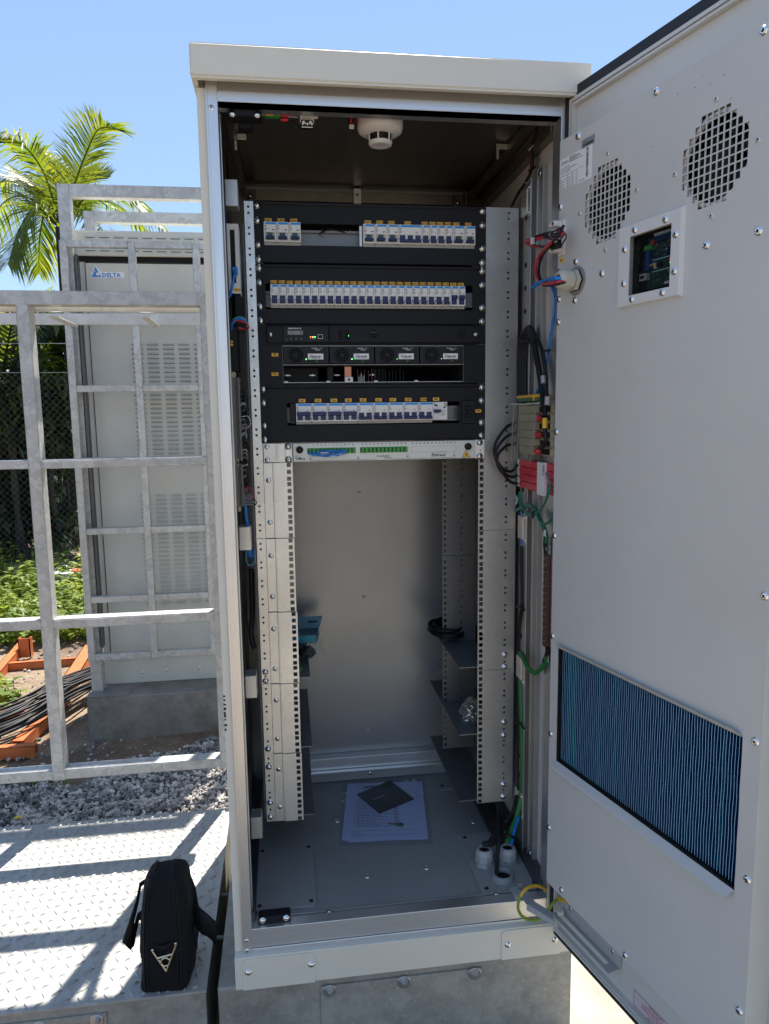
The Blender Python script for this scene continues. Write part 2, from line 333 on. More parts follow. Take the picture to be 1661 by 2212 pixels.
        s.add([(x0,y0,z0),(x1,y0,z0),(x1,y0,z1),(x0,y0,z1),(x0,y1,z0),(x1,y1,z0),(x1,y1,z1),(x0,y1,z1)],[(0,4,5,1),(1,5,6,2),(2,6,7,3),(3,7,4,0)])
        for a,b,c,d,r in Rn:
            cx,cz=(a+b)/2,(c+d)/2; n=12
            for (yy) in (y0,y1):
                V=[]
                for k in range(n):
                    t=2*PI*k/n; cc,ss=math.cos(t),math.sin(t); q=r*1.25/max(abs(cc),abs(ss)); V+=[(cx+r*cc,yy,cz+r*ss),(cx+q*cc,yy,cz+q*ss)]
                fs=[(2*k,2*((k+1)%n),2*((k+1)%n)+1,2*k+1) for k in range(n)]
                s.add(V,fs if yy==y1 else [f[::-1] for f in fs])
                # close the four corners
                for sx,sz in ((1,1),(-1,1),(-1,-1),(1,-1)):
                    k1=r*1.25; a1=math.atan2(sz,sx)
                    lo=math.floor(a1/(2*PI/n)); hi=lo+1
                    def sq(kk):
                        t=2*PI*kk/n; cc,ss=math.cos(t),math.sin(t); q=k1/max(abs(cc),abs(ss)); return (cx+q*cc,yy,cz+q*ss)
                    s.add([sq(lo),(cx+sx*k1,yy,cz+sz*k1),sq(hi)],[(0,1,2)])
            s.add([(cx+r*math.cos(2*PI*k/n),y0,cz+r*math.sin(2*PI*k/n)) for k in range(n)]+[(cx+r*math.cos(2*PI*k/n),y1,cz+r*math.sin(2*PI*k/n)) for k in range(n)],[(k,(k+1)%n,n+(k+1)%n,n+k) for k in range(n)])
        return s
    def frame(s,x0,x1,z0,z1,t,y0,y1):
        return s.plate(x0,x1,z0,z1,y0,y1,holes=[(x0+t,x1-t,z0+t,z1-t)])
    def text(s,t,x,y,z,h,align='l',rot=0.,bold=0.,shear=0.,wx=1.,mtx=None):   # facing -y
        v,f,wd=textgeo(t,bold)
        if not len(v): return s
        ox=0 if align=='l' else (-wd/2 if align=='c' else -wd); c,sn=math.cos(rot),math.sin(rot); V=[]
        for a,b in v:
            a=(a+ox+shear*b)*h*wx; b=b*h
            q=Vector((x+a*c-b*sn,y,z+a*sn+b*c)) if mtx is None else mtx@Vector((a,0,b))
            V.append(tuple(q))
        return s.add(V,f)
    def xf(s,mtx,start=0):
        for i in range(start,len(s.v)): s.v[i]=tuple(mtx@Vector(s.v[i]))
        return s
TM={}
def _mesh(mb,name,T,F):
    me=bpy.data.meshes.new(name); Q=np.array(T.inverted()@F); V=np.array(mb.v,float) if mb.v else np.zeros((0,3)); V=V@Q[:3,:3].T+Q[:3,3]
    me.from_pydata(V.tolist(),[],mb.f)
    for n in mb.mats: me.materials.append(MATS[n])
    me.polygons.foreach_set('material_index',mb.mi); me.polygons.foreach_set('use_smooth',mb.sm); me.update(); return me
def thing(name,label,cat,loc=(0,0,0),rz=0.,group=None,F=None):
    o=bpy.data.objects.new(name,None); o.empty_display_size=.05; SC.collection.objects.link(o)
    T=Matrix.Translation(loc)@Matrix.Rotation(rz,4,'Z') if F is None else F
    o.matrix_world=T; TM[o.name]=T; o['label']=label; o['category']=cat
    if group: o['group']=group
    return o
def part(mb,name,parent,F=I4,bev=0.,label=None):
    T=TM[parent.name]; o=bpy.data.objects.new(name,_mesh(mb,name,T,F)); SC.collection.objects.link(o); o.parent=parent; TM[o.name]=T
    if label: o['label']=label
    if bev:
        b=o.modifiers.new('bevel','BEVEL'); b.width=bev; b.segments=2; b.limit_method='ANGLE'; b.angle_limit=R(40)
    return o
def single(mb,name,label,cat,loc=(0,0,0),group=None,F=I4,kind=None,bev=0.):
    T=Matrix.Translation(loc); o=bpy.data.objects.new(name,_mesh(mb,name,T,F)); SC.collection.objects.link(o); o.location=loc; TM[o.name]=T
    if kind: o['kind']=kind
    if label: o['label']=label
    if cat: o['category']=cat
    if group: o['group']=group
    if bev: b=o.modifiers.new('bevel','BEVEL'); b.width=bev; b.segments=2; b.limit_method='ANGLE'; b.angle_limit=R(40)
    return o
_SCR={}
def screw(parent,pos,r=.006,kind='pan',n=(0,-1,0),F=I4,name='screw'):
    k=(round(r,4),kind)
    if k not in _SCR:
        b=MB('chrome')
        if kind=='pan':
            b.lathe((0,0,0),(0,0,1),[(r*1.25,0),(r*1.25,r*.18),(r,r*.2),(r*.92,r*.5),(r*.6,r*.72),(.3*r,r*.8)],14); b.m('ink').cyl((0,0,r*.78),(0,0,r*.83),r*.28,n=6)
        elif kind=='star':
            b.lathe((0,0,0),(0,0,1),[(r*1.15,0),(r,r*.12),(r*.95,r*.4),(r*.55,r*.6),(r*.3,r*.45)],14); b.m('ink').box(-r*.42,r*.42,-r*.08,r*.08,r*.5,r*.66); b.box(-r*.08,r*.08,-r*.42,r*.42,r*.5,r*.665)
        elif kind=='flat':
            b.lathe((0,0,0),(0,0,1),[(r,0),(r*.95,r*.15),(r*.3,r*.2)],14); b.m('ink').box(-r*.5,r*.5,-r*.09,r*.09,r*.15,r*.25); b.box(-r*.09,r*.09,-r*.5,r*.5,r*.15,r*.255)
        elif kind=='hex':
            b.m('steel_bolt').lathe((0,0,0),(0,0,1),[(r*1.75,0),(r*1.75,r*.16),(r*1.6,r*.22)],20).cyl((0,0,r*.2),(0,0,r*.95),r,n=6,smooth=False).cyl((0,0,r*.95),(0,0,r*1.35),r*.5,n=10)
        elif kind=='rivet':
            b.m('zinc').lathe((0,0,0),(0,0,1),[(r,0),(r*.9,r*.35),(r*.5,r*.5),(r*.45,r*.2)],12); b.m('ink').cyl((0,0,.1*r),(0,0,.25*r),r*.45,n=8)
        elif kind=='black':
            b.m('black_plastic').lathe((0,0,0),(0,0,1),[(r,0),(r*.9,r*.3),(r*.4,r*.35)],14)
        me=_mesh(b,name,I4,I4); _SCR[k]=me
    o=bpy.data.objects.new(name,_SCR[k]); SC.collection.objects.link(o); o.parent=parent; T=TM[parent.name]; TM[o.name]=T
    q=Vector(n).to_track_quat('Z','Y').to_matrix().to_4x4(); q=q@Matrix.Rotation(random.uniform(0,1.5),4,'Z')
    L=T.inverted()@F@Matrix.Translation(pos)@q; o.location=L.to_translation(); o.rotation_euler=L.to_euler(); return o
def cable(name,label,pts,r,m,cat='cable',group=None,sub=6,n=8,extra=None):
    b=MB(m); b.tube(pts,r,n,sub)
    if extra: extra(b)
    return single(b,name,label,cat,loc=pts[0],group=group)
# ================================================================== SETTING
GZ=-1.942
def sheet(name,x0,x1,y0,y1,z,m,wave=0.,n=60):
    b=MB(m)
    if wave:
        xs=np.linspace(x0,x1,n);ys=np.linspace(y0,y1,n); V=[(x,y,z+wave*(math.sin(x*3.1+y*1.7)+math.sin(y*4.3-x*2.2)+.5*math.sin(x*9+y*7))*.33) for y in ys for x in xs]
        b.add(V,[(j*n+i,j*n+i+1,(j+1)*n+i+1,(j+1)*n+i) for j in range(n-1) for i in range(n-1)],True)
    else: b.add([(x0,y0,z),(x1,y0,z),(x1,y1,z),(x0,y1,z)],[(0,1,2,3)])
    return single(b,name,None,None,kind='structure')
sheet('ground',-900,900,-60,1500,GZ-.012,'soil')
sheet('lawn',-60,60,7.2,80,GZ+.004,'lawn_grass')
sheet('concrete_floor',-.415,30,-12,1.35,GZ+.002,'concrete')
sheet('soil_bank',-7,1,.9,7.2,GZ+.0,'soil',.03,90)
# ================================================================== MAIN CABINET
YF=-.226                      # front plane of the cabinet frame
XL,XR=-.355,.406; OXL,OXR=-.3165,.3551; OZ1,OZ0=.1135,-1.5826; ZB=-1.713; ZS=-1.637; ZR=-1.730
YB=.49; ZC=.160; ZF=-1.592
cab=thing('equipment_cabinet','open cream outdoor equipment cabinet with its door swung out to the right','cabinet',(0.025,.13,ZB))
b=MB('cream_paint'); b.box(-.3602,.401,-.240,.53,.170,.1980,.002).box(-.3602,.401,-.2628,-.2401,.142,.1983,.003).box(-.3602,-.350,-.240,.53,.142,.1699).box(.391,.401,-.240,.53,.142,.1699).box(-.350,.391,.52,.53,.142,.1699).box(-.3585,.3995,-.2610,-.2560,.1385,.1419)
part(b,'roof',cab,bev=.0025)
# posts
b=MB('cream_paint'); b.box(XL,-.3385,YF+.006,YF+.03,ZS,.139)
part(b,'side_panel_edge',cab,bev=.0015)
b=MB('cream_paint'); b.box(XL,XL+.012,YF+.03,YB+.02,ZS,.165); part(b,'side_panel',cab,label='left outer side panel')
b=MB('cream_paint'); b.box(XR-.012,XR,YF+.006,YB+.02,ZS,.165); b.box(.3765,XR-.012,YF+.006,YF+.03,ZS,.139); part(b,'side_panel',cab,label='right outer side panel')
b=MB('aluminium'); b.box(-.3385,OXL,YF,YF+.045,OZ0-.062,.150).box(-.3385,-.3345,YF-.002,YF,OZ0-.06,.137); b.box(OXL-.0012,OXL+.0012,YF+.045,YF+.06,OZ0,.11)
o=part(b,'corner_post',cab,bev=.001)
screw(o,(-.3285,YF,.1015),.0055,'flat',name='rivet'); screw(o,(-.3285,YF,-1.608),.005,'flat'); screw(o,(-.3285,YF,-1.632),.005,'flat')
b=MB('aluminium'); b.box(OXR,.3765,YF,YF+.045,OZ0-.062,.150).box(.372,.3765,YF-.002,YF,OZ0-.06,.137)
part(b,'corner_post',cab,bev=.001)
b=MB('aluminium_side')
zt=.155; b.box(OXL,OXR,YF+.0,YF+.03,OZ1-.0,OZ1+.0008); b.box(OXL,OXR,YF+.010,YF+.05,OZ1+.018,zt); b.box(OXL,OXR,YF+.0005,YF+.05,OZ1,OZ1+.018); b.box(OXL,OXR,YF+.006,YF+.01,OZ1+.020,OZ1+.022)
part(b,'lintel',cab,bev=.001)
b=MB('aluminium_side'); b.box(OXL,OXR,YF+.0005,YF+.03,OZ0-.045,OZ0); b.box(OXL,OXR,YF-.003,YF,OZ0-.060,OZ0-.045); b.box(OXL,OXR,YF+.0300,YF+.034,OZ0-.012,OZ0-.004)
b.box(OXL,OXR,YF+.038,YF+.042,OZ0-.012,OZ0-.003)
o=part(b,'sill',cab,bev=.001)
for X in (-.145,.245): screw(o,(X+.0,YF+.036,OZ0-.004),.006,'pan',(0,0,1))
# plinth (skirt below the door)
b=MB('cream_paint'); b.box(XL,XR,YF-.014,YF+.02,ZB,ZS-.000); b.box(XL,XR,YF+.02,YB,ZB+.03,ZB+.055); b.box(XL,XL+.006,YF+.02,YB,ZB,ZS); b.box(XR-.006,XR,YF+.02,YB,ZB,ZS)
o=part(b,'plinth',cab,bev=.0015)
def cover(x0,x1,sc):
    q=MB('cream_paint'); y=YF-.014; q.prism([(x0,y,ZB-.001),(x1,y,ZB-.001),(x1,y,ZS-.012),(x1-.008,y,ZS-.004),(x0+.008,y,ZS-.004),(x0,y,ZS-.012)],(0,-.0022,0))
    c=part(q,'access_cover',cab,bev=.0008)
    for X,Z in sc: screw(c,(X,y-.0022,Z),.006,'pan')
cover(-.339,-.182,[(-.326,-1.671),(-.190,-1.669)]); cover(.243,XR-.022,[(.258,-1.676),(.370,-1.677)])
# interior skins
b=MB('grey_paint'); b.box(-.3385,.372,YB-.05,YB-.046,ZF,ZC) ; 
o=part(MB('wall_paint').box(-.3385,.372,YB-.05,YB-.03,ZF,ZC),'back_panel',cab)
for X,Z in ((.004,-.70),(.012,-1.02),(.018,-1.45)): screw(o,(X,YB-.05,Z),.005,'rivet')
b=MB('aluminium_side'); b.box(-.30,.36,YB-.085,YB-.052,-1.552,-1.516).box(-.30,.36,YB-.10,YB-.052,-1.559,-1.553)
o=part(b,'rear_rail',cab,bev=.001); 
o=part(MB('floor_paint').box(-.30,.36,YB-.09,YB-.052,-1.588,-1.5595),'rear_rail',cab,label='grey painted lower rear rail'); screw(o,(.018,YB-.09,-1.572),.006,'flat')
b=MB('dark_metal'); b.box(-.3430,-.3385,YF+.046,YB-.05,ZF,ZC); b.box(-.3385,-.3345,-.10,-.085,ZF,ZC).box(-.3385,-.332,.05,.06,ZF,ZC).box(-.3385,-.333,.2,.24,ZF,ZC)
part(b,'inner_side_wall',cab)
b=MB('grey_paint'); b.box(.372,.3765,YF+.046,YB-.05,ZF,ZC)
part(b,'inner_side_wall',cab)
# slotted upright rails on the right wall
b=MB('zinc_dull'); b.box(.352,.3715,-.060,-.004,ZF+.01,.045); b.box(.349,.352,-.068,-.060,ZF+.01,.045)
o=part(b,'slotted_upright',cab,bev=.001)
q=MB('void')
for k in range(29): q.cyl((.3519,-.030,-.03-k*.052),(.3510,-.030,-.03-k*.052),.006,n=10)
part(q,'slot_row',o)
b=MB('zinc_dull'); b.box(.360,.3718,-.112,-.078,ZF+.01,.06).box(.357,.3718,-.085,-.078,ZF+.01,.06)
o=part(b,'wall_profile',cab,bev=.001); screw(o,(.3565,-.10,.045),.008,'flat',(-1,0,0)); screw(o,(.3565,-.10,-1.55),.008,'flat',(-1,0,0))
# lower side rails
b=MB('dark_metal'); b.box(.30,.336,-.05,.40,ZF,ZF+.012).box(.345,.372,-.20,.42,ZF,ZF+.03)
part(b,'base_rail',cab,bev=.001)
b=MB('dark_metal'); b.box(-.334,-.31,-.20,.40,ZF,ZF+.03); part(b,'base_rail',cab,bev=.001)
# ceiling
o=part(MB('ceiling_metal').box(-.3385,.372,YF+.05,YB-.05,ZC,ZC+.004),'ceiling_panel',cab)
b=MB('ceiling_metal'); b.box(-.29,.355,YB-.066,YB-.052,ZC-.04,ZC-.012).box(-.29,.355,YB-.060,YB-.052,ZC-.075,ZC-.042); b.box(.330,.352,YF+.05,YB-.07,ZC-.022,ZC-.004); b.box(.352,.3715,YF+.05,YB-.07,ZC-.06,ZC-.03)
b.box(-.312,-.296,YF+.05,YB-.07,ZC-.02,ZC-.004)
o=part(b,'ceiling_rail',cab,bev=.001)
def clip(x,y,z,f):
    q=MB('zinc'); q.box(x-.012,x+.012,y-.004,y,z-.012,z); q.box(x-f*.012-.003,x-f*.012+.003,y-.004,y+.002,z-.034,z); part(q,'clip_bracket',cab,bev=.0008)
clip(-.288,.05,ZC-.004,1); clip(.318,.05,ZC-.004,1)
q=MB('zinc'); q.box(-.0,.022,YB-.075,YB-.066,ZC-.046,ZC-.004); o=part(q,'clip_bracket',cab,bev=.0008); screw(o,(.011,YB-.075,ZC-.022),.005,'flat')
q=MB('dark_metal'); q.box(-.30,-.27,YB-.09,YB-.066,ZC-.052,ZC-.018); o=part(q,'corner_joint',cab,bev=.001); screw(o,(-.285,YB-.09,ZC-.036),.006,'pan')
q=MB('dark_metal'); q.box(.285,.33,YB-.09,YB-.066,ZC-.052,ZC-.016).cyl((.318,YB-.095,ZC-.05),(.318,YB-.095,ZC-.012),.007); o=part(q,'corner_joint',cab,bev=.001); screw(o,(.295,YB-.09,ZC-.04),.006,'pan')
# floor
o=part(MB('floor_paint').box(-.3385,.372,YF+.034,YB-.05,ZF-.01,ZF),'floor_plate',cab)
b=MB('floor_paint'); x0,x1,y0,y1=-.314,-.172,-.165,.33; c=.008
b.prism([(x0+c,y0,ZF),(x1-c,y0,ZF),(x1,y0+c,ZF),(x1,y1,ZF),(x0,y1,ZF),(x0,y0+c,ZF)],(0,0,.007))
o=part(b,'blanking_plate',cab,bev=.0018)
for X,Y in ((-.302,-.148),(-.184,-.148),(-.302,.065),(-.184,.065)): screw(o,(X,Y,ZF+.007),.005,'black',(0,0,1))
b=MB('floor_paint'); x0,x1,y0,y1=.213,.360,-.188,.06
b.prism([(x0+c,y0,ZF),(x1-c,y0,ZF),(x1,y0+c,ZF),(x1,y1,ZF),(x0,y1,ZF),(x0,y0+c,ZF)],(0,0,.007))
o=part(b,'gland_plate',cab,bev=.0018)
for X,Y in ((.228,-.168),(.346,-.165),(.228,.042)): screw(o,(X,Y,ZF+.007),.005,'black',(0,0,1))
b=MB('floor_paint').box(.213,.30,.30,.42,ZF,ZF+.003); o=part(b,'blanking_plate',cab,bev=.0018)
for Y in (.315,.405): screw(o,(.226,Y,ZF+.007),.005,'black',(0,0,1))
for X,Y in ((-.045,-.07),(.105,-.06),(-.10,.185),(.15,.37),(.272,.12)): screw(cab,(X,Y,ZF),.008,'rivet',(0,0,1),name='threaded_insert')
b=MB('black_panel').box(-.302,-.232,YF+.012,YF+.042,OZ0-.002,OZ0+.016,.003); o=part(b,'door_catch',cab)
for X in(-.293,-.241): screw(o,(X,YF+.012,OZ0+.010),.006,'pan')
b=MB('black_panel').box(-.300,-.236,YF+.02,YF+.06,OZ1-.016,OZ1-.004,.002).box(-.284,-.256,YF+.055,YF+.09,OZ1-.024,OZ1-.004,.002); o=part(b,'door_catch',cab)
for X in(-.291,-.244): screw(o,(X,YF+.02,OZ1-.013),.005,'pan')
# rust chips on the left post edge
q=MB('rust')
for k in range(9):
    z=-1.045-.009*k-random.uniform(0,.004); q.box(XL-.0006,XL+random.uniform(.002,.006),YF+.0052,YF+.0075,z-random.uniform(.002,.006),z)
part(q,'chipped_paint',cab)
# ------------------------------------------------------------------ rack rails
U=.04445
RX0,RX1=.2493,.3450
def zu(n): return -n*U
# left rail
zb=-33*U
def uholes(z0,z1): return [zu(k)-o for k in range(int(round(-z0/U)),int(round(-z1/U))) for o in (.0062,.02222,.0382)]
b=MB('zinc')
lr=[(-.2755,zu(k)-o,.0028) for k in range(33) for o in (.0125,.0255)]
seg=[0,17,25,33]
for a,c2 in zip(seg[:-1],seg[1:]):
    q=[r for r in lr if zu(c2)<r[1]<zu(a)]; b.plate(-.2862,-.2630,zu(c2)+.0006,zu(a)-.0006,-.001,.001,rounds=q)
b.box(-.2862,-.2845,-.001,.05,zb,0)
o=part(b,'front_rail',cab,label='narrow left front rail with round holes')
for zz in (24.45,24.95+.0,28.85,29.9,32.0,32.85): screw(o,(-.2755,-.001,-zz*U+.006),.006,'pan')
# adapter strips (4U each) with square holes
for k in range(5):
    z1=zu(13+4*k)-.001; z0=zu(17+4*k)+.001; dx=[0,-.0012,.0006,-.0004,.0008][k]
    q=MB('zinc'); xr=-.1955+dx; hs=[(xr-.0135,xr-.0040,zz-.0048,zz+.0048) for zz in uholes(z1+.001,z0-.001)]
    q.plate(-.238,xr,z0,z1,-.0072,-.0052,holes=hs); q.box(-.2412,-.238,-.0072,-.0030,z0,z1); q.box(-.2625,-.2412,-.0035,-.0015,z0,z1)
    o=part(q,'rack_adapter',cab,bev=.0006)
    for zz in (z1-.040,z0+.037): screw(o,(-.252,-.0035,zz),.0062,'flat')
# right rail
b=MB('zinc_dull')
for a,c2 in zip(seg[:-1],seg[1:]):
    hs=[(RX0+.0032,RX0+.0127,zz-.0048,zz+.0048) for zz in uholes(zu(a),zu(c2))]
    rs=[(.3190,zu(k)-o,.0029) for k in range(a,c2) for o in (.0125,.0255)]
    b.plate(RX0,RX1,zu(c2)+.0005,zu(a)-.0005,-.001,.001,holes=hs,rounds=rs)
b.box(RX1-.0016,RX1,-.001,.06,zb,0); b.box(RX1-.0075,RX1-.0068,-.0014,-.001,zb,0)
o=part(b,'front_rail',cab,label='wide right front rail with square and round holes')
for zz in (24.15,24.85,28.15,28.95,31.95,32.7): screw(o,(.3190,-.001,-zz*U),.006,'pan')
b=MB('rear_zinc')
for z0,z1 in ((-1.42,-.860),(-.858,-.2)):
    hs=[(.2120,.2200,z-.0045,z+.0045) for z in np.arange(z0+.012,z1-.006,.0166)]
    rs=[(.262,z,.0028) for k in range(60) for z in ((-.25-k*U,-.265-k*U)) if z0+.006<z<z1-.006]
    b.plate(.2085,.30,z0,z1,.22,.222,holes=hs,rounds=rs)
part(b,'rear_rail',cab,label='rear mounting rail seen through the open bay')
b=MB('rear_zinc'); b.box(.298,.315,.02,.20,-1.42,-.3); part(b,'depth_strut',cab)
b=MB('dark_metal'); b.box(.30,.304,.0,.38,-1.46,-.58); b.box(-.29,-.286,.0,.38,-1.46,-.05); part(b,'rack_side_plate',cab)
# side shelves
for z in (-1.1025,-1.2795,-1.4585):
    part(MB('shaded_zinc').box(.204,.300,.002,.383,z-.0012,z+.0012).box(.298,.300,.002,.383,z,z+.05),'side_shelf',cab)
for z in (-1.1025,-1.280,-1.4585):
    part(MB('shaded_zinc').box(-.285,-.1680,.002,.383,z-.0012,z+.0012),'side_shelf',cab)
# spacer brackets between posts and rails
for z in (.0015,-.7460,-1.0975,-1.4510):
    q=MB('zinc'); q.box(-.321,-.2945,-.052,-.010,z-.027,z+.027,.0015); part(q,'spacer_bracket',cab,bev=.0008)
    q=MB('zinc'); q.box(.3455,.3610,-.050,-.012,z-.028,z+.028,.0015); q.box(.3475,.3500,-.068,-.050,z-.034,z+.034)
    o=part(q,'spacer_bracket',cab,bev=.0008); screw(o,(.3475,-.06,z+.027),.004,'pan',(-1,0,0)); screw(o,(.3475,-.06,z-.027),.004,'pan',(-1,0,0))
# stickers on the right wall
for z0,z1,y0,y1 in ((-.055,.050,-.20,-.150),(-.30,-.065,-.20,-.146)):
    q=MB('white_label' if z1<0 else 'silver_label'); q.box(.3712,.3718,y0,y1,z0,z1); q.m('ink')
    for k in range(int((z1-z0)/.008)-1):
        z=z1-.010-k*.008; q.box(.3709,.3712,y0+.006,y1-.005-random.uniform(0,.02),z-.0008,z+.0004)
    part(q,'sticker',cab)
# ------------------------------------------------------------------ door (part of the cabinet)
DW=.71; d0,d1=-1.658,.154
b=MB('door_paint'); b.box(.006,DW,.0,.035,d0,d1,.003)                 # outer shell
dr=part(b,'door',cab,F=DOOR)
b=MB('door_paint')
def ring(b,x0,x1,z0,z1,t,ya,yb): b.frame(x0,x1,z0,z1,t,ya,yb)
ring(b,.022,DW-.014,d0+.008,d1-.016,.006,-.014,.0); ring(b,.028,DW-.020,d0+.014,d1-.022,.005,-.009,.0); ring(b,.033,DW-.025,d0+.019,d1-.027,.004,-.016,.0); b.box(.037,DW-.029,-.006,.0,d0+.023,d1-.031)
part(b,'door_frame',dr,F=DOOR,bev=.001)
b=MB('black_rubber'); ring(b,-.002,DW+.002,d0-.004,d1+.004,.020,-.012,.004)
part(b,'gasket',dr,F=DOOR,bev=.002)
for x,z in ((DW-.05,-1.27),(DW-.05,-.75),(DW-.05,-.2)): screw(dr,(x,-.006,z),.007,'pan',F=DOOR)
# warning sticker on the door
b=MB('pink_label'); z1=-1.597; x0=.278; b.prism([(x0,-.0062,z1-.036),(x0+.13,-.0062,z1-.036),(x0+.13,-.0062,z1),(x0,-.0062,z1)],(0,-.0004,0))
b.m('ink').frame(x0+.002,x0+.128,z1-.0345,z1-.0015,.0006,-.0069,-.0066); b.m('label_red')
for i,(t,h) in enumerate((('ATENÇÃO',.0062),('DESTRAVAR A BASE',.0062),('ANTES DE ENCAIXAR',.0062),('(MOVER HASTE)',.0048))): b.text(t,x0+.062,-.0068,z1-.0085-.0080*i,h*.95,'c',bold=.012)
part(b,'warning_sticker',dr,F=DOOR)
# ------------------------------------------------------------------ heat exchanger on the door
HXF=DOOR@Matrix.Translation((.052,-.055,-1.50))
hx=thing('heat_exchanger','large flat grey heat exchanger unit bolted to the inside of the open door','heat exchanger',F=HXF)
Y1=-.055; Y0=-.0405; HX0,HX1,HZ0,HZ1=.0520,.5700,-1.500,.0455
P_=.01095; HS=.0090
gh=[]; rows=[5,7,9,11,11,11,11,11,9,7,5]; pw,ph=.01118,.01225
def grille(cx,cz):
    r=[]
    for j,n in enumerate(rows):
        for i in range(n):
            x=cx+(i-(n-1)/2)*pw; z=cz+(5-j)*ph; r.append((x-.0045,x+.0045,z-.0051,z+.0051))
    return r
g1=grille(.1935,-.1030); g2=grille(.4318,-.1035)
# front sheet built as a ring of strips so that each grille is a part of its own
FN=(.0765,.5378,-1.2060,-.9560); WN=(.2650,.3600,-.2750,-.1785)
A1=(.1935-.066,.1935+.066,-.103-.072,-.103+.072); A2=(.4318-.066,.4318+.066,-.1035-.072,-.1035+.072)
b=MB('grey_paint'); b.plate(HX0,HX1,HZ0,HZ1,Y1,Y1+.0015,holes=[A1,A2,FN,WN])
# chamfer lower left corner cut
b.v=[((.0615 if False else x),y,z) for x,y,z in b.v]
b.box(HX1-.0015,HX1,Y1+.0015,-.006,HZ0,HZ1); b.box(HX0,HX0+.0015,Y1+.0015,-.022,HZ0+.006,HZ1-.01); b.box(HX0,HX1,Y1+.0015,-.006,HZ1-.0015,HZ1); b.box(HX0+.08,HX1,Y1+.0015,-.006,HZ0,HZ0+.0015)
part(b,'housing',hx,F=DOOR,bev=.001)
for A,g in ((A1,g1),(A2,g2)): 
    q=MB('grey_paint').plate(A[0],A[1],A[2],A[3],Y1,Y1+.0015,holes=g); o=part(q,'fan_grille',hx,F=DOOR)
    cx,cz=(A[0]+A[1])/2,(A[2]+A[3])/2
    q=MB('white_plastic'); q.lathe((cx,Y1+.016,cz),(0,1,0),[(.0605,-.006),(.066,-.006),(.068,-.012),(.0612,-.012),(.0605,-.006)],28,caps=False); q.m('black_plastic').lathe((cx,Y1+.016,cz),(0,1,0),[(.0615,-.004),(.0615,.021),(.068,.021)],28,caps=False).cyl((cx,Y1+.012,cz),(cx,Y1+.03,cz),.028,n=20)
    for k in range(7):
        t=k*2*PI/7; q.add([(cx+.026*math.cos(t),Y1+.014,cz+.026*math.sin(t)),(cx+.060*math.cos(t-.1),Y1+.014,cz+.060*math.sin(t-.1)),(cx+.060*math.cos(t+.55),Y1+.024,cz+.060*math.sin(t+.55)),(cx+.026*math.cos(t+.75),Y1+.024,cz+.026*math.sin(t+.75))],[(0,1,2,3)])
    q.m('void').box(A[0],A[1],Y1+.038,Y1+.039,A[2],A[3]); part(q,'fan',o,F=DOOR)
    for dx,dz in ((0,.0815),(0,-.0815),(.0765,0),(-.0765,0)): screw(hx,(cx+dx,Y1,cz+dz),.0045,'rivet',F=DOOR,name='rivet')
for x,z in ((.308,.0362),(.1077,.0362),(.509,.0348),(.0565,-.0762),(.1087,-.1886),(.0565,-.1985),(.1857,-.224),(.0565,-.2497),(.1078,-.2596),(.0565,-.294),(.4252,-.2254),(.5173,-.2263),(.0565,-.5107),(.0565,-.7232),(.0565,-.9372),(.0565,-1.1538),(.0565,-1.3698),(.1058,-1.4859),(.3053,-1.490),(.5595,-.9537),(.5595,-1.173),(.5589,-1.394),(.5607,-.7346)):
    screw(hx,(x,Y1,z),.0058,'star',F=DOOR,name='bolt')
# cooling fins
x0,x1,z0,z1=FN
q=MB('coil_blue'); yb=Y1+.016
q.box(x0,x1,yb+.010,yb+.012,z0,z1)
part(MB('black_panel').box(x0,x1,Y1+.002,yb,z0-.001,z0+.004).box(x0,x0+.004,Y1+.002,yb,z0,z1),'fin_frame',hx,F=DOOR)
nf=78; px=(x1-x0-.008)/nf
for i in range(nf+1):
    x=x0+.006+i*px; V=[]; n=14
    q.m('coil_shimmer' if i in (3,4,6,7) or random.random()<.06 else 'coil_blue'); ph1=random.uniform(0,6)
    pts=[(x+.0005*math.sin(ph1+k*1.3)+random.uniform(-.00025,.00025),z0+(z1-z0)*k/n) for k in range(n+1)]
    V=[(a,yb-.006,zz) for a,zz in pts]+[(a,yb+.010,zz) for a,zz in pts]
    q.add(V,[(k,k+1,n+2+k,n+1+k) for k in range(n)])
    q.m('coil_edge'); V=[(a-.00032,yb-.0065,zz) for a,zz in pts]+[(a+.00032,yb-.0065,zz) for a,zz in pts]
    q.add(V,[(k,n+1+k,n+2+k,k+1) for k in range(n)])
part(q,'cooling_fins',hx,F=DOOR)
# sheet metal lips above and below the fins (folded out of the housing)
q=MB('grey_paint'); n=10
def lip(z,s,e):
    A=[(x0-.006,Y1,z),(x0,Y1-.004,z+s*.006),(x0+.006,Y1-.005,z+s*.009),(x1-.012,Y1-.005,z+s*.009),(x1-.003,Y1-.004,z+s*.006),(x1,Y1,z)]
    q.add([(x0-.006,Y1,z),(x1,Y1,z),(x1,Y1-.0005,z+s*.002),(x1-.010,Y1-.001,z+s*.016),(x1-.03,Y1-.001,z+s*.020),(x0+.02,Y1-.001,z+s*.020),(x0-.004,Y1-.001,z+s*.012)],[(0,1,2,3,4,5,6)])
q.add([(x0,Y1+.0002,z0+.001),(x1,Y1+.0002,z0+.001),(x1-.004,Y1-.0105,z0-.010),(x1-.014,Y1-.0125,z0-.013),(x0+.01,Y1-.0125,z0-.013),(x0-.004,Y1-.0105,z0-.009)],[(0,1,2,3,4,5)])
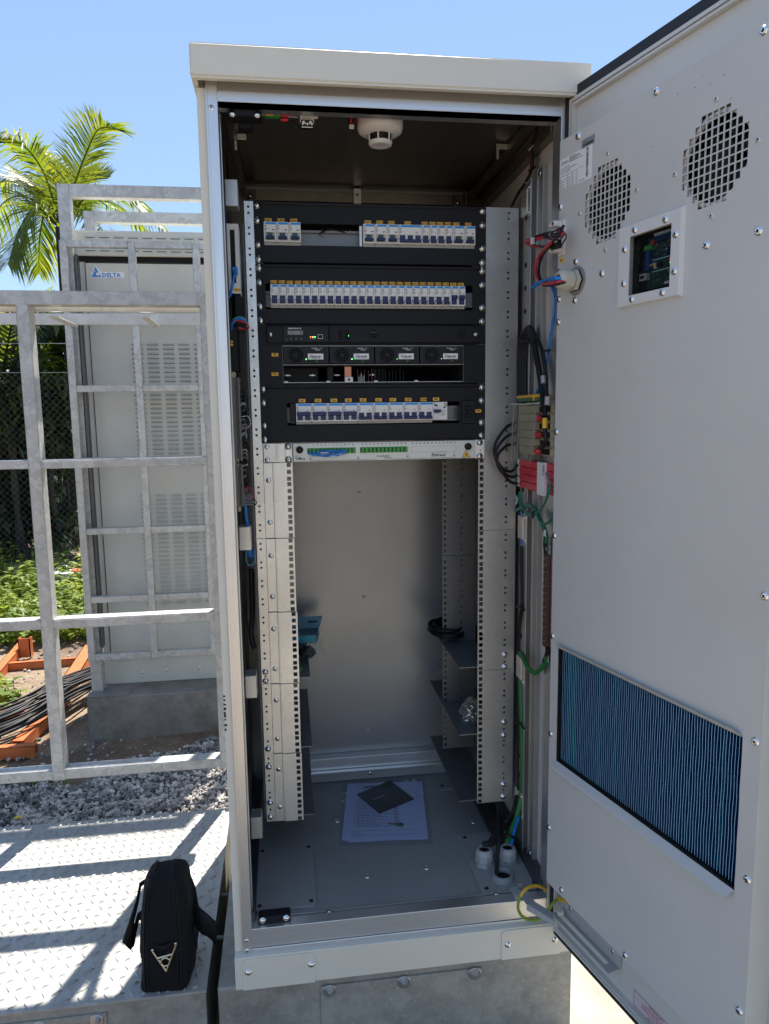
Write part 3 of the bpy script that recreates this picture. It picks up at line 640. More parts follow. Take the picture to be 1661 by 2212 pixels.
part(q,'folded_lip',hx,F=DOOR); q=MB('grey_paint'); q.add([(x0-.002,Y1-.0005,z1-.0005),(x1,Y1-.0005,z1-.0005),(x1-.006,Y1-.010,z1+.010),(x0+.006,Y1-.010,z1+.010)],[(0,1,2,3)])
part(q,'folded_lip',hx,F=DOOR)
# control window
q=MB('lit_grey_paint'); fx0,fx1,fz0,fz1=.2385,.3790,-.2910,-.1600
q.plate(fx0,fx1,fz0,fz1,-.0625,-.0612,holes=[(.2655,.3605,-.2755,-.1785)])
q.add([(fx0,-.0625,fz0),(fx1,-.0625,fz0),(fx1+.004,-.0552,fz0-.002),(fx0-.003,-.0552,fz0-.002)],[(0,1,2,3)]); q.add([(fx0,-.0625,fz1),(fx1,-.0625,fz1),(fx1+.004,-.0552,fz1+.004),(fx0-.003,-.0552,fz1+.004)],[(0,3,2,1)])
q.add([(fx1,-.0625,fz0),(fx1,-.0625,fz1),(fx1+.004,-.0552,fz1+.004),(fx1+.004,-.0552,fz0-.002)],[(0,1,2,3)]); q.add([(fx0,-.0625,fz0),(fx0,-.0625,fz1),(fx0-.003,-.0552,fz1+.004),(fx0-.003,-.0552,fz0-.002)],[(0,3,2,1)])
wf=part(q,'control_window',hx,F=DOOR)
for x,z in ((.2767,-.1700),(.3466,-.1700),(.3700,-.1979),(.3700,-.2537),(.3457,-.2825),(.2744,-.2825),(.2530,-.2532),(.2530,-.1969)): screw(wf,(x,-.0625,z),.0052,'star',F=DOOR,name='bolt')
part(MB('window_glass').box(.2655,.3605,-.0575,-.0568,-.2755,-.1785),'window_pane',wf,F=DOOR)
q=MB('void'); q.box(.262,.365,-.0395,-.039,-.279,-.175); yb=-.0405
q.m('pcb').box(.288,.3605,yb-.002,yb,-.268,-.186); q.m('pcb_blue').box(.308,.358,yb-.010,yb-.002,-.1945,-.187).box(.2895,.2990,yb-.010,yb-.002,-.237,-.2065)
for k in range(9):
    q.m('white_plastic').box(.312+k*.005,.3150+k*.005,yb-.012,yb-.004,-.187,-.183); q.m('void').box(.3105+k*.0053,.3135+k*.0053,yb-.0105,yb-.010,-.193,-.1895)
for k in range(7): q.m('void').box(.2905,.2935,yb-.0105,yb-.010,-.2095-.004*k-.002,-.2095-.004*k)
q.m('green_adapter').box(.286,.302,yb-.009,yb-.002,-.205,-.1975); q.m('red_plastic').box(.300,.307,yb-.008,yb,-.197,-.191); q.m('gold').box(.299,.3085,yb-.008,yb-.002,-.2325,-.2285); q.m('black_plastic').box(.313,.322,yb-.006,yb-.002,-.236,-.229)
q.m('white_plastic').box(.309,.3112,yb-.008,yb-.002,-.2375,-.228); q.m('pcb_blue').box(.3325,.3380,yb-.007,yb-.002,-.2165,-.209); q.m('white_plastic').box(.333,.3375,yb-.0075,yb-.007,-.2120,-.2105)
q.m('gland_grey').box(.278,.2935,yb-.010,yb-.002,-.2530,-.2420); q.m('void').box(.2795,.2895,yb-.0105,yb-.010,-.2500,-.2450); q.m('white_plastic').box(.332,.350,yb-.006,yb-.002,-.2660,-.2620)
q.m('white_plastic').cyl((.359,yb-.012,-.212),(.359,yb-.0125,-.212),.005,n=14)
q.m('coil_edge')
for k in range(20): q.box(.3005+k*.0028,.3018+k*.0028,yb-.004,yb-.002,-.2235,-.2220); q.box(.3005+k*.0028,.3018+k*.0028,yb-.004,yb-.002,-.2420,-.2405)
q.m('silver_label')
for k in range(60):
    x=random.uniform(.303,.356); z=random.choice([random.uniform(-.221,-.197),random.uniform(-.265,-.245)]); s=random.uniform(.0006,.002); q.box(x,x+s,yb-.0035,yb-.002,z,z+random.uniform(.0005,.002))
q.m('led_red').cyl((.343,yb-.003,-.2285),(.343,yb-.005,-.2285),.0014,n=10); q.m('led_green').cyl((.343,yb-.003,-.2335),(.343,yb-.005,-.2335),.0014,n=10)
q.m('black_cable').tube([(.27,-.046,-.20),(.275,-.045,-.19),(.285,-.045,-.183)],.0012).tube([(.268,-.046,-.25),(.272,-.045,-.21),(.289,-.045,-.197)],.0012)
part(q,'circuit_board',wf,F=DOOR)
# labels on the housing
def barcode(b,x0,x1,z0,z1,y,vert=False,n=34):
    b.m('ink'); t=0
    L=(z1-z0) if vert else (x1-x0)
    while t<L:
        wv=random.choice([.0004,.0008,.0013]) ; wv=min(wv,L-t)
        if vert: b.box(x0,x1,y-.0002,y,z0+t,z0+t+wv)
        else: b.box(x0+t,x0+t+wv,y-.0002,y,z0,z1)
        t+=wv+random.choice([.0004,.0007,.0011])
q=MB('white_label'); lx0,lx1,lz0,lz1=.0535,.1500,-.0485,.0105; y=Y1-.0003; q.box(lx0,lx1,y,Y1,lz0,lz1,.0)
q.m('ink').prism([(lx0+.004,y-.0002,-.0000),(lx0+.0105,y-.0002,-.0000),(lx0+.00725,y-.0002,.0062)],(0,.0001,0)); q.m('white_label').cyl((lx0+.0075,y-.0002,.0018),(lx0+.0075,y-.0004,.0018),.0014,n=10); q.m('ink').text('DELTA',lx0+.0120,y-.0002,.0002,.0035,bold=.03)
for i in range(5): q.box(lx0+.029,lx0+.029+(.018,.030,.034,.024,.040)[i],y-.0002,y,.0070-.0022*i,.0078-.0022*i)
for i,t in enumerate(('Part No.: 48211870513','Part Model: TROCADOR 200W 48VDC','Batch No.: 482240205001')): q.text(t,lx0+.003,y-.0002,-.0085-.0042*i,.0021,bold=.02)
q.frame(lx0+.002,lx0+.054,-.0475,-.0215,.0005,y-.0002,y)
for k in (.26,.45,.64,.82): z=-.0215-.026*k; q.box(lx0+.002,lx0+.054,y-.0002,y,z-.0002,z+.0002)
for X in (.025,.040): q.box(lx0+X,lx0+X+.0005,y-.0002,y,-.0475,-.0215)
for i in range(4): q.text(('Capacidade','Tensao','Corrente','Temperatura')[i],lx0+.004,y-.0002,-.0318-.0047*i,.0018); q.text(('200 W','48 V','4,2 A','-40 65')[i],lx0+.028,y-.0002,-.0318-.0047*i,.0018)
q.text('Data Fabricacao',lx0+.058,y-.0002,-.022,.0018); q.text('Made in Brazil',lx0+.060,y-.0002,-.045,.0019,bold=.02)
barcode(q,lx0+.080,lx0+.0865,-.043,.0075,y,True); part(q,'rating_label',hx,F=DOOR)
q=MB('silver_label'); q.box(.1195,.1565,Y1-.0006,Y1-.0003,.0095,.0245); barcode(q,.124,.153,.0115,.0165,Y1-.0006); q.text('Claro',.124,Y1-.0008,.0185,.003); part(q,'asset_label',hx,F=DOOR)
q=MB('tag_yellow'); q.box(.0575,.0715,Y1-.0004,Y1,-.1815,-.1735); q.m('ink').text('BST',.0595,Y1-.0006,-.1795,.0042,bold=.02); part(q,'name_tag',hx,F=DOOR)
# cable gland on the housing
q=MB('gland_beige'); c=(.112,Y1,-.2240)
q.m('silver_label').cyl((c[0],Y1+.001,c[2]),(c[0],Y1-.0005,c[2]),.0275,n=28); q.m('black_rubber').cyl((c[0],Y1-.0005,c[2]),(c[0],Y1-.004,c[2]),.0215,n=6,smooth=False)
q.m('gland_beige').cyl((c[0],Y1-.004,c[2]),(c[0],Y1-.012,c[2]),.0205,n=6,smooth=False).cyl((c[0],Y1-.012,c[2]),(c[0],Y1-.020,c[2]),.0145,n=20).cyl((c[0],Y1-.016,c[2]),(c[0],Y1-.032,c[2]),.0185,.0180,n=8,smooth=False).lathe((c[0],Y1-.032,c[2]),(0,-1,0),[(.0178,0),(.0170,.006),(.0130,.011),(.0100,.012),(.0095,.004)],20)
q.m('void').cyl((c[0],Y1-.036,c[2]),(c[0],Y1-.037,c[2]),.0098)
part(q,'cable_gland',hx,F=DOOR)
# connector block left of the gland
q=MB('white_plastic'); q.box(.0560,.0760,Y1-.004,Y1,-.1690,-.1030,.001)
for k in range(4):
    z=-.110-k*.0160; q.box(.0560,.0700,Y1-.022,Y1-.004,z-.0055,z+.0045,.001); q.box(.048,.058,Y1-.020,Y1-.010,z-.004,z+.003,.001); q.m('ink').box(.0605,.0665,Y1-.0225,Y1-.022,z-.003,z+.002); q.m('white_plastic')
part(q,'connector_block',hx,F=DOOR)
# ================================================================== RACK EQUIPMENT
PXL,PXR=-.2645,.2645
def bxz(X,Y,y=-.012): p=P(X,Y,y=y); return p[0],p[2]
def tag(parent,txt,x,z,w=.0150,h=.0075,y=-.006,rot=0.,th=.0045):
    q=MB('tag_yellow'); Mx=Matrix.Translation((x,y,z))@Matrix.Rotation(-rot,4,'Y'); q.box(-w/2,w/2,-.0005,0,-h/2,h/2,.0002)
    st=len(q.v); q.m('ink').text(txt,0,-.0007,-th*.42,th,'c',bold=.04,wx=min(1.,(w*.9)/max(1e-6,textgeo(txt,.02)[2]*th)))
    q.xf(Mx); return part(q,'name_tag',parent)
def breaker(parent,x0,x1,z1,z0,poles=1,kind='down',y=-.014,name='circuit_breaker'):
    """z1 top, z0 bottom of the visible 45 mm nose"""
    g=.00035; x0+=g; x1-=g; h=z1-z0; zl1=z0+h*.46; zl0=z0+h*.07
    q=MB('breaker_white'); q.box(x0,x1,y,.035,zl1,z1,.0006); q.box(x0,x1,y+.0005,.035,z0,zl0,.0005)
    q.box(x0,x1,y+.006,.035,zl0,zl1); m=(x1-x0)/poles
    for k in range(poles):
        a=x0+k*m; q.box(a,a+.0022,y+.0008,y+.007,zl0,zl1); q.box(a+m-.0022,a+m,y+.0008,y+.007,zl0,zl1)
    q.m('breaker_beige').box(x0,x1,y+.008,.03,z0-.006,z0-.0002)
    q.m('breaker_blue').box(x0+.001,x1-.0008,y-.0003,y,z1-.0058,z1-.0012); q.m('white_label').box(x0+.0015,x0+.0045,y-.0005,y-.0003,z1-.0044,z1-.0016)
    q.m('ink')
    for k,(wd,zz) in enumerate(((.0045,.0080),(.0036,.0108),(.0062,.0140),(.0038,.0168))): q.box(x0+.0015,x0+.0015+min(wd,(x1-x0)*.5),y-.0003,y,z1-zz-.0011,z1-zz)
    for k in range(max(1,poles if poles<4 else 3)): 
        xx=x0+(x1-x0)*.74+ (k*.0022 if poles>1 else 0); q.box(xx,xx+.0004,y-.0003,y,z1-.0195,z1-.0150); q.box(xx,xx+.0011,y-.0003,y,z1-.0165,z1-.0160); q.box(xx-.0008,xx,y-.0003,y,z1-.0182,z1-.0178)
    q.box(x0+.002,x0+.006,y-.0003,y,z1-.0205,z1-.0202)
    if kind=='tee': q.box(x1-.0085,x1-.0030,y-.0004,y,z1-.0178,z1-.0162)
    bo=part(q,name,parent)
    q=MB('lever_blue')
    if kind=='down':
        q.box(x0+.0024,x1-.0024,y+.001,y+.006,zl0+.004,zl1-.0005,.0006); q.box(x0+.0020,x1-.0020,y-.0065,y+.004,zl0-.0005,zl0+.0062,.0012)
        q.m('ink')
        for k in range(poles): q.box(x0+k*m-.0006,x0+k*m+.0010,y+.0003,y+.0008,zl0+.006,zl0+.0105)
        if poles>1:
            q.m('breaker_white')
            for k in range(1,poles): q.box(x0+k*m-.0024,x0+k*m+.0024,y-.001,y+.002,zl0+.0075,zl1)
    elif kind=='up':
        q.box(x0+.0024,x1-.0024,y+.001,y+.006,zl0,zl1,.0006); q.box(x0+.0020,x1-.0020,y-.0065,y+.004,zl1-.0062,zl1+.0028,.0012)
        if poles>1:
            q.m('breaker_white')
            for k in range(1,poles): q.box(x0+k*m-.0024,x0+k*m+.0024,y-.001,y+.002,zl0-.0005,zl0+.0085)
            q.m('ink')
            for k in range(0,poles): q.box(x0+(k+1)*m-.0008,x0+(k+1)*m+.0008,y-.0015,y-.001,zl0+.002,zl0+.006)
    elif kind=='tee':
        c=(x0+x1)/2; w2=(x1-x0); q.box(c-w2*.36,c+w2*.36,y-.006,y+.004,zl0+.0022,zl0+.0078,.0012); q.m('lever_green').box(c-w2*.22,c+w2*.22,y-.003,y+.004,zl0+.0078,zl0+.0150,.0008)
    part(q,'lever',bo); return bo
def din(parent,x0,x1,z):
    q=MB('din_steel'); q.box(x0,x1,.030,.032,z-.0175,z+.0175).box(x0,x1,.022,.031,z+.0125,z+.0145).box(x0,x1,.022,.031,z-.0145,z-.0125).box(x0,x1,.021,.0225,z+.0125,z+.0175).box(x0,x1,.021,.0225,z-.0175,z-.0125)
    part(q,'din_rail',parent)
def blackpanel(name,label,n0,n1,win,lip=True):
    z1=zu(n0)-.0006; z0=zu(n1)+.0006; t=thing(name,label,'breaker panel',(0,0,z0),group='black breaker panels in the rack')
    q=MB('black_panel'); wx0,wx1,wz0,wz1=win; ix0,ix1=PXL+.0165,PXR-.0170
    q.plate(PXL,ix0,z0,z1,-.0030,-.0015).plate(ix1,PXR,z0,z1,-.0030,-.0015)
    q.plate(ix0,ix1,z0+.002,z1-.002,-.0052,-.0036,holes=[win]); q.box(ix0,ix0+.001,-.0052,.0,z0+.002,z1-.002).box(ix1-.001,ix1,-.0052,.0,z0+.002,z1-.002)
    q.add([(ix0,-.0075,z1-.0065),(ix1,-.0075,z1-.0065),(ix1,-.0052,z1-.0095),(ix0,-.0052,z1-.0095)],[(0,1,2,3)]); q.box(ix0,ix1,-.0076,-.002,z1-.0066,z1-.0016); q.box(ix0,ix1,-.0076,-.002,z0+.0012,z0+.0024)
    q.m('void').box(ix0,ix1,.060,.061,z0,z1)
    part(q,'face_plate',t,bev=.0006); din(t,wx0-.01,wx1+.01,(wz0+wz1)/2-.002)
    for zz in (z1-.009,z1-.0405,z0+.040,z0+.0085):
        for xx in (PXL+.0078,PXR-.0085): screw(t,(xx,-.003,zz),.0062,'pan')
    return t
# ---- panel 1
t=blackpanel('breaker_panel','uppermost black panel with three breakers left and ten breakers right of a gap',0,3,(-.2440,.2385,-.0935,-.0465)); p1=t
zt,zb_=-.0462,-.0882
def c1(X):return P((850+X*.3612)/1.852,500,y=-.012)[0]
def c2(X):return P((1400+X*.4214)/1.852,510,y=-.012)[0]
xs=[c1(v) for v in (567,705,845,978)]
for i in range(3): breaker(t,xs[i],xs[i+1],zt,zb_,1,'tee'); tag(t,'DJB%d'%(i+1),xs[i]+.0105+i*.0005,zt+.0052,rot=random.uniform(-.03,.02))
xs=[c2(v) for v in (125,237,349,461)]
for i in range(3): breaker(t,xs[i],xs[i+1],zt,zb_,1,'tee'); tag(t,'DJC%d'%(i+1),xs[i]+.0118,zt+.0052,rot=.03)
breaker(t,c2(461),c2(681),zt,zb_,3,'down'); tag(t,'DJC4',c2(553),zt+.0052,rot=.01)
xs=[c2(v) for v in (681,755,827,902,972)]
for i in range(4): breaker(t,xs[i],xs[i+1],zt,zb_,1,'down'); tag(t,'DJC%d'%(i+5),xs[i]+.0082,zt+.0052,.0145,rot=random.uniform(-.03,.04))
xs=[c2(v) for v in (972,1085,1190)]
for i in range(2): breaker(t,xs[i],xs[i+1],zt,zb_,1,'tee'); tag(t,'DJ EXT%d'%(i+1),xs[i]+.0105,zt+.0052,.0150,rot=.02)
q=MB('zinc').box(c2(95),c2(122),.0,.03,-.093,-.047); part(q,'end_stop',t,bev=.001)
q=MB('brown_bar')
for k in range(8):
    x=-.095+k*.0095; q.lathe((x,.05,-.050),(0,-1,0),[(.004,0),(.0045,.01),(.002,.018)],8)
q.m('black_cable').tube([(-.118,.045,-.048),(-.105,.02,-.052),(-.112,.01,-.060),(-.120,.008,-.066)],.0022).tube([(-.12,.03,-.055),(-.10,.02,-.050),(-.06,.02,-.058)],.0015); part(q,'busbar_wiring',t)
# ---- panel 2
t=blackpanel('breaker_panel','second black panel holding one long row of twenty five narrow breakers',3,6,(-.2440,.2330,-.2330,-.1770)); zt,zb_=-.1797,-.2240
pit=(.2135+.2333)/25; nm=['DJC%d'%k for k in range(9,31)]+['DJ CB','DJS1','DJS2']
for i in range(25):
    x=-.2333+i*pit; breaker(t,x,x+pit,zt,zb_,1,'up' if i>22 else 'down'); tag(t,nm[i],x+pit*.46,zt+.0056+(.0006 if i<2 else 0)-.0006*(i>22),.0143,.0068,rot=random.uniform(-.05,.04),th=.0042)
q=MB('dark_metal').box(.2145,.236,.0,.03,-.226,-.192); part(q,'end_stop',t,bev=.001)
# ---- panel 3
t=blackpanel('breaker_panel','lowest black panel with ten wide breakers and a socket at its right end',9,12,(-.2045,.2015,-.4935,-.4425)); zt,zb_=-.4435,-.4850
p3=(.1352+.1842)/9; nm=['DJ1','DJ2','DJ3','DJ4','DJ5','DJ6','DJ7','DJ8','DJTM']
for i in range(9):
    x=-.1842+i*p3; breaker(t,x,x+p3,zt,zb_,2,'up' if i<4 else 'down'); tag(t,nm[i],x+p3*(.42 if i<4 else .36)+.001*(i%3),zt+.0064,.0150,.0078,rot=random.uniform(-.06,.04))
x0,x1=.1352,.1700; y=-.014
q=MB('breaker_white'); q.box(x0+.0004,x1,y,.035,zb_,zt,.0006); q.m('silver_label').box(x0+.001,x0+.006,y-.0003,y,zt-.006,zt-.002).box(x1-.008,x1-.001,y-.0003,y,zt-.012,zt-.002); q.m('lever_blue').box(x0+.004,x0+.0115,y-.001,y,zt-.010,zt-.006,.0005)
q.m('ink').box(x1-.010,x1-.005,y-.0004,y,zt-.0145,zt-.012); 
for k in range(6): q.box(x0+.020,x0+.032-(k%3)*.003,y-.0003,y,zt-.021-.0022*k,zt-.0205-.0022*k)
o=part(q,'circuit_breaker',t,label='residual current breaker without a blue strip')
q=MB('lever_blue').box(x0+.0015,x0+.0185,y-.007,y,zt-.0245,zt-.0175,.0012); q.m('white_plastic').box(x0+.003,x0+.014,y-.003,y,zt-.037,zt-.026,.0008); part(q,'lever',o)
tag(t,'DR',x0+.0095,zt+.0066,.0150,.0078)
for x in (-.2045,): q=MB('black_plastic').box(-.197,-.1852,-.008,.03,-.490,-.4425,.001); part(q,'end_stop',t)
# socket
q=MB('black_plastic'); q.box(.2065,.2390,-.010,-.004,-.4950,-.4400,.0015); sx,sz=.2230,-.4675
h=[(-.0105,-.014),(-.0105,.014),(-.005,.0205),(.005,.0205),(.0105,.014),(.0105,-.014),(.005,-.0205),(-.005,-.0205)]
q.prism([(sx+a,-.0100,sz+c) for a,c in h],(0,-.003,0)); q.m('void').prism([(sx+a*.8,-.0131,sz+c*.8) for a,c in h],(0,-.0002,0)); q.m('black_rubber')
for k in (-.009,0,.009): q.cyl((sx+(.003 if k==0 else 0),-.0132,sz+k),(sx+(.003 if k==0 else 0),-.0142,sz+k),.0024)
part(q,'power_socket',t); tag(t,'TM1',.2470,-.4655,.0145,.0075)
# ---- power shelf
t=thing('power_shelf','black rectifier shelf with controller row above four fan modules and an open bay','power shelf',(0,0,zu(9)))
z6,z7,z8,z9=zu(6),zu(7),zu(8),zu(9)
sx0,sx1=-.2100,.2105
b=MB('black_panel'); b.plate(PXL,PXR,z9,z7,-.0030,-.0015,holes=[(sx0,sx1,z9+.003,z7-.002)]); b.plate(PXL,PXR,z7+.0008,z6,-.0034,-.0019); b.box(PXL+.020,sx1+.042,-.0095,-.0034,z7+.0040,z6-.0035,.001)
part(b,'chassis_front',t,bev=.0006)
b=MB('dark_metal'); b.box(sx0-.0012,sx0,-.004,.05,z9+.003,z7-.002).box(sx1,sx1+.0012,-.004,.05,z9+.003,z7-.002).m('zinc_dull').box(sx0,sx1,-.0045,.05,z8-.0010,z8).box(sx0,sx1,-.0045,.05,z9+.0035,z9+.0047).box(sx0,sx1,-.004,.05,z7-.0032,z7-.002)
part(b,'tray',t)
q=MB('black_plastic'); cx0,cx1=-.2085,-.1050; q.box(cx0,cx1,-.0125,-.008,z7+.0045,z6-.0040,.001); y=-.0127
q.m('white_label').text('SMARTPACK',cx0+.012,y,z6-.0105,.0030,bold=.03); q.text('R',cx0+.0385,y,z6-.0105,.0032,bold=.05)
q.m('dark_metal').box(cx0+.0105,cx0+.0460,y-.0004,y,z6-.0235,z6-.0135); q.m('screen').box(cx0+.0120,cx0+.0445,y-.0008,y-.0004,z6-.0225,z6-.0145)
q.m('black_plastic').box(cx0+.072,cx0+.086,y-.001,y,z6-.0185,z6-.0115).box(cx0+.020,cx0+.030,y-.0006,y,z7+.008,z7+.009)
for k in range(3): q.m('black_rubber').cyl((cx0+.0185+k*.0112,y,z7+.0125),(cx0+.0185+k*.0112,y-.0015,z7+.0125),.0042); q.m('silver_label').frame(cx0+.0172+k*.0112,cx0+.0198+k*.0112,z7+.0112,z7+.0138,.0004,y-.0018,y-.0016)
for k,mm in enumerate(('led_red','led_orange','led_green')): q.m(mm).cyl((cx0+.0622+k*.0048,y,z7+.0165),(cx0+.0622+k*.0048,y-.0008,z7+.0165),.0013,n=10); q.m('white_label').frame(cx0+.0612+k*.0048,cx0+.0632+k*.0048,z7+.0115,z7+.0132,.0003,y-.0004,y-.0001)
q.m('silver_face').frame(cx0+.0785,cx0+.0900,z7+.0125,z7+.0220,.0008,y-.001,y); q.m('void').box(cx0+.0795,cx0+.0890,y-.0003,y-.0001,z7+.0135,z7+.0210); q.m('black_plastic').box(cx0+.0818,cx0+.0868,y-.0012,y-.0002,z7+.0148,z7+.0188,.0008)
q.m('logo_green').tube([(cx0+.006,y,z7+.0115),(cx0+.009,y,z7+.010),(cx0+.010,y,z7+.0125),(cx0+.0125,y,z7+.0115)],.0004,6)
part(q,'controller',t)
q=MB('black_panel'); q.box(-.1035,.2470,-.0122,-.0095,z7+.0045,z6-.0035,.0008); q.m('void').box(-.084,-.0725,-.0124,-.0121,z7+.010,z6-.0105).box(-.069,-.0575,-.0124,-.0121,z7+.010,z6-.0105).cyl((-.0023,-.0121,-.2875),(-.0023,-.0124,-.2875),.0105,n=24).cyl((.2035,-.0121,-.2875),(.2035,-.0124,-.2875),.0108,n=24); q.m('led_green').cyl((-.060,-.0124,-.292),(-.060,-.0127,-.292),.0007,n=6)
q.m('dark_metal').box(-.010,.0055,-.0128,-.0124,-.2845,-.2835)
o=part(q,'blank_panel',t); screw(t,(.2390,-.0122,-.2880),.0042,'pan'); screw(t,(-.236,-.0095,-.2885),.0045,'pan')
mw=(sx1-sx0-.001)/4
for k in range(4):
    x=sx0+.0012+k*mw; q=MB('black_plastic'); q.box(x,x+mw-.0016,-.0085,.03,z8+.0015,z7-.0040,.0008); y=-.0087; cx=x+.0285; cz=(z7+z8)/2-.0015
    q.m('black_rubber').box(x+.001,x+.0035,y-.0012,y,z8+.006,z7-.008).box(x+mw-.0062,x+mw-.0035,y-.0012,y,z8+.006,z7-.008)
    q.m('white_label').text('FLATPACK',x+.0645,y,z7-.0095,.0021,bold=.03); q.text('S',x+.0830,y,z7-.0096,.0024,bold=.05); q.box(x+.072,x+.0835,y-.0002,y,z7-.0125,z7-.0115); q.m('logo_green').frame(x+.0870,x+.0895,z7-.0100,z7-.0072,.0004,y-.0002,y)
    q.m('white_label').box(x+.0555,x+.0905,y-.0005,y,cz-.0095,cz+.0035); q.m('ink').text('Claro',x+.0590,y-.0006,cz-.0005,.0029); barcode(q,x+.0600,x+.0860,cz-.0055,cz-.0015,y-.0006); q.box(x+.064,x+.083,y-.0007,y-.0005,cz-.0075,cz-.0068)
    q.m('led_green').cyl((x+.0512,y,cz-.0090),(x+.0512,y-.0006,cz-.0090),.0011 if k<2 else .0006,n=10); q.m('silver_label')
    for j in range(3): q.box(x+.0535,x+.0548,y-.0002,y,cz-.0095+j*.004,cz-.0085+j*.004)
    q.m('logo_green').tube([(x+.0725,y,cz-.0140),(x+.0755,y,cz-.0155),(x+.0760,y,cz-.0125),(x+.0795,y,cz-.0130)],.0005,6)
    mo=part(q,'rectifier_module',t)
    q=MB('void'); q.cyl((cx,y,cz),(cx,y-.0002,cz),.0168,n=28); q.m('black_rubber')
    for r in (.0165,.0118,.0070): q.tube([(cx+r*math.cos(a*PI/10),y-.0014,cz+r*math.sin(a*PI/10)) for a in range(21)],.0006,5,1)
    q.cyl((cx,y,cz),(cx,y-.0015,cz),.0035,n=14)
    for j in range(8): a=j*PI/4+.3; q.tube([(cx+.003*math.cos(a),y-.0012,cz+.003*math.sin(a)),(cx+.0165*math.cos(a),y-.0012,cz+.0165*math.sin(a))],.0007,5,1)
    part(q,'fan_grille',mo)
b=MB('void'); b.box(sx0,sx1,.20,.201,z9+.003,z8); b.box(sx1-.0008,sx1-.0002,.0,.2,z9+.005,z8-.002).box(sx0+.0002,sx0+.0008,.0,.2,z9+.005,z8-.002).box(sx0,sx1,.0,.2,z8-.0022,z8-.0016); b.m('black_panel').box(sx0,sx1,-.001,.2,z9+.003,z9+.0035); b.box(sx0+.001,-.128,.06,.065,z9+.004,z8-.004); b.box(-.108,-.095,.02,.16,z9+.004,z8-.004); b.box(-.068,-.058,.03,.16,z9+.004,z8-.003).box(.0,.035,.06,.065,z9+.004,z8-.006)
for k in range(14): b.m('brown_bar' if k<6 else 'black_plastic').box(-.036+k*.0085,-.0345+k*.0085,.04+.004*(k%3),.12,z9+.006,z8-.008-.003*(k%2))
for k in range(5): b.m('zinc_dull').box(-.034+k*.0032,-.0325+k*.0032,.035,.04,z9+.006,z9+.018+.004*(k%3))
for x in (-.200,-.142,-.083,.002): b.m('zinc').box(x-.007,x+.007,.055,.058,z9+.0225,z9+.0245); b.cyl((x,.056,z9+.0235),(x,.050,z9+.0235),.0022,n=8)
for x in (sx0+.006,-.108,.003,.098): b.m('white_plastic').box(x-.004,x+.004,-.0046,0,z9+.004,z9+.0075)
part(b,'open_bay',t)
q=MB('copper'); q.box(-.0690,-.0525,.012,.016,z9+.012,z8-.003,.0008); q.m('white_plastic').box(-.0695,-.0505,-.0045,.014,z9+.0035,z9+.0165,.0015); q.m('ink').cyl((-.060,-.0046,z9+.010),(-.060,-.0052,z9+.010),.0030); part(q,'busbar',t)
tag(t,'PR1',-.2275,zu(7)-.022,.0150,.0072,-.0032); tag(t,'PR2',-.2290,zu(8)-.021,.0150,.0072,-.0032)
# ---- fibre patch panel
t=thing('fibre_patch_unit','slim silver fibre patch panel with green adapter ports under the black panels','patch panel',(0,0,zu(13)))
pz1,pz0=zu(12)-.0008,zu(13)+.0008; fx0,fx1=-.1935,.2370; y=-.0165
q=MB('silver_face'); q.box(fx0,fx1,y,-.008,pz0,pz1,.001); q.m('silver_label').frame(.083,.1900,pz0+.0165,pz0+.0305,.0005,y-.0004,y)
q.m('ink')
for k in range(36):
    g=k//12; x={0:-.1560,1:-.0330,2:.0860}[g]+(k%12)*.00925; q.text(str(k+1),x,y-.0002,pz1-.0060,.0032,'c',bold=.04)
q.text('DIO',fx0+.004,y-.0002,pz0+.0125,.0024,bold=.03); q.text('Office',fx0+.004,y-.0002,pz0+.0045,.0068,bold=.03); q.box(fx0+.037,fx0+.047,y-.0002,y,pz0+.0118,pz0+.0123)
q.box(fx0+.043,.000,y-.0003,y,pz0+.0022,pz0+.0028); q.box(.036,.187,y-.0003,y,pz0+.0022,pz0+.0028); q.text('Rosenberger',.0010,y-.0002,pz0+.0082,.0042,bold=.02); q.text('Domex',.0190,y-.0002,pz0+.0035,.0042,bold=.02)
q.text('Embratel',.1310,y-.0002,pz0+.0065,.0072,bold=.025,shear=.18,wx=.92); q.tube([(.131,y,pz0+.0135),(.148,y,pz0+.0158),(.164,y,pz0+.0160),(.163,y,pz0+.0125)],.0003,5)
part(q,'face_plate',t,bev=.0005)
q=MB('tag_yellow'); tx,tz=.2150,pz0+.0030; q.prism([(tx-.0095,y-.0002,tz),(tx+.0095,y-.0002,tz),(tx,y-.0002,tz+.0165)],(0,-.0002,0)); q.m('ink')
for a,c in (((-.0095,0),(.0095,0)),((.0095,0),(0,.0165)),((0,.0165),(-.0095,0))): q.tube([(tx+a[0],y-.0005,tz+a[1]),(tx+c[0],y-.0005,tz+c[1])],.0005,5,1)
for k in range(8): a=k*PI/4; q.tube([(tx,y-.0005,tz+.0055),(tx+.0036*math.cos(a),y-.0005,tz+.0055+.0036*math.sin(a))],.0004,5,1)
q.cyl((tx,y-.0005,tz+.0055),(tx,y-.0009,tz+.0055),.0016,n=10); part(q,'laser_sign',t)
for x0_ in (-.1610,-.0385):
    q=MB('green_adapter'); q.box(x0_,x0_+.1120,y-.0010,y+.001,pz0+.0180,pz0+.0310)
    for k in range(12):
        x=x0_+.0012+k*.00925; q.m('green_adapter').box(x+.0016,x+.0078,y-.0050,y,pz0+.0185,pz0+.0300,.0006); q.m('void').box(x,x+.0014,y-.0013,y-.001,pz0+.0195,pz0+.0290)
    part(q,'adapter_strip',t)
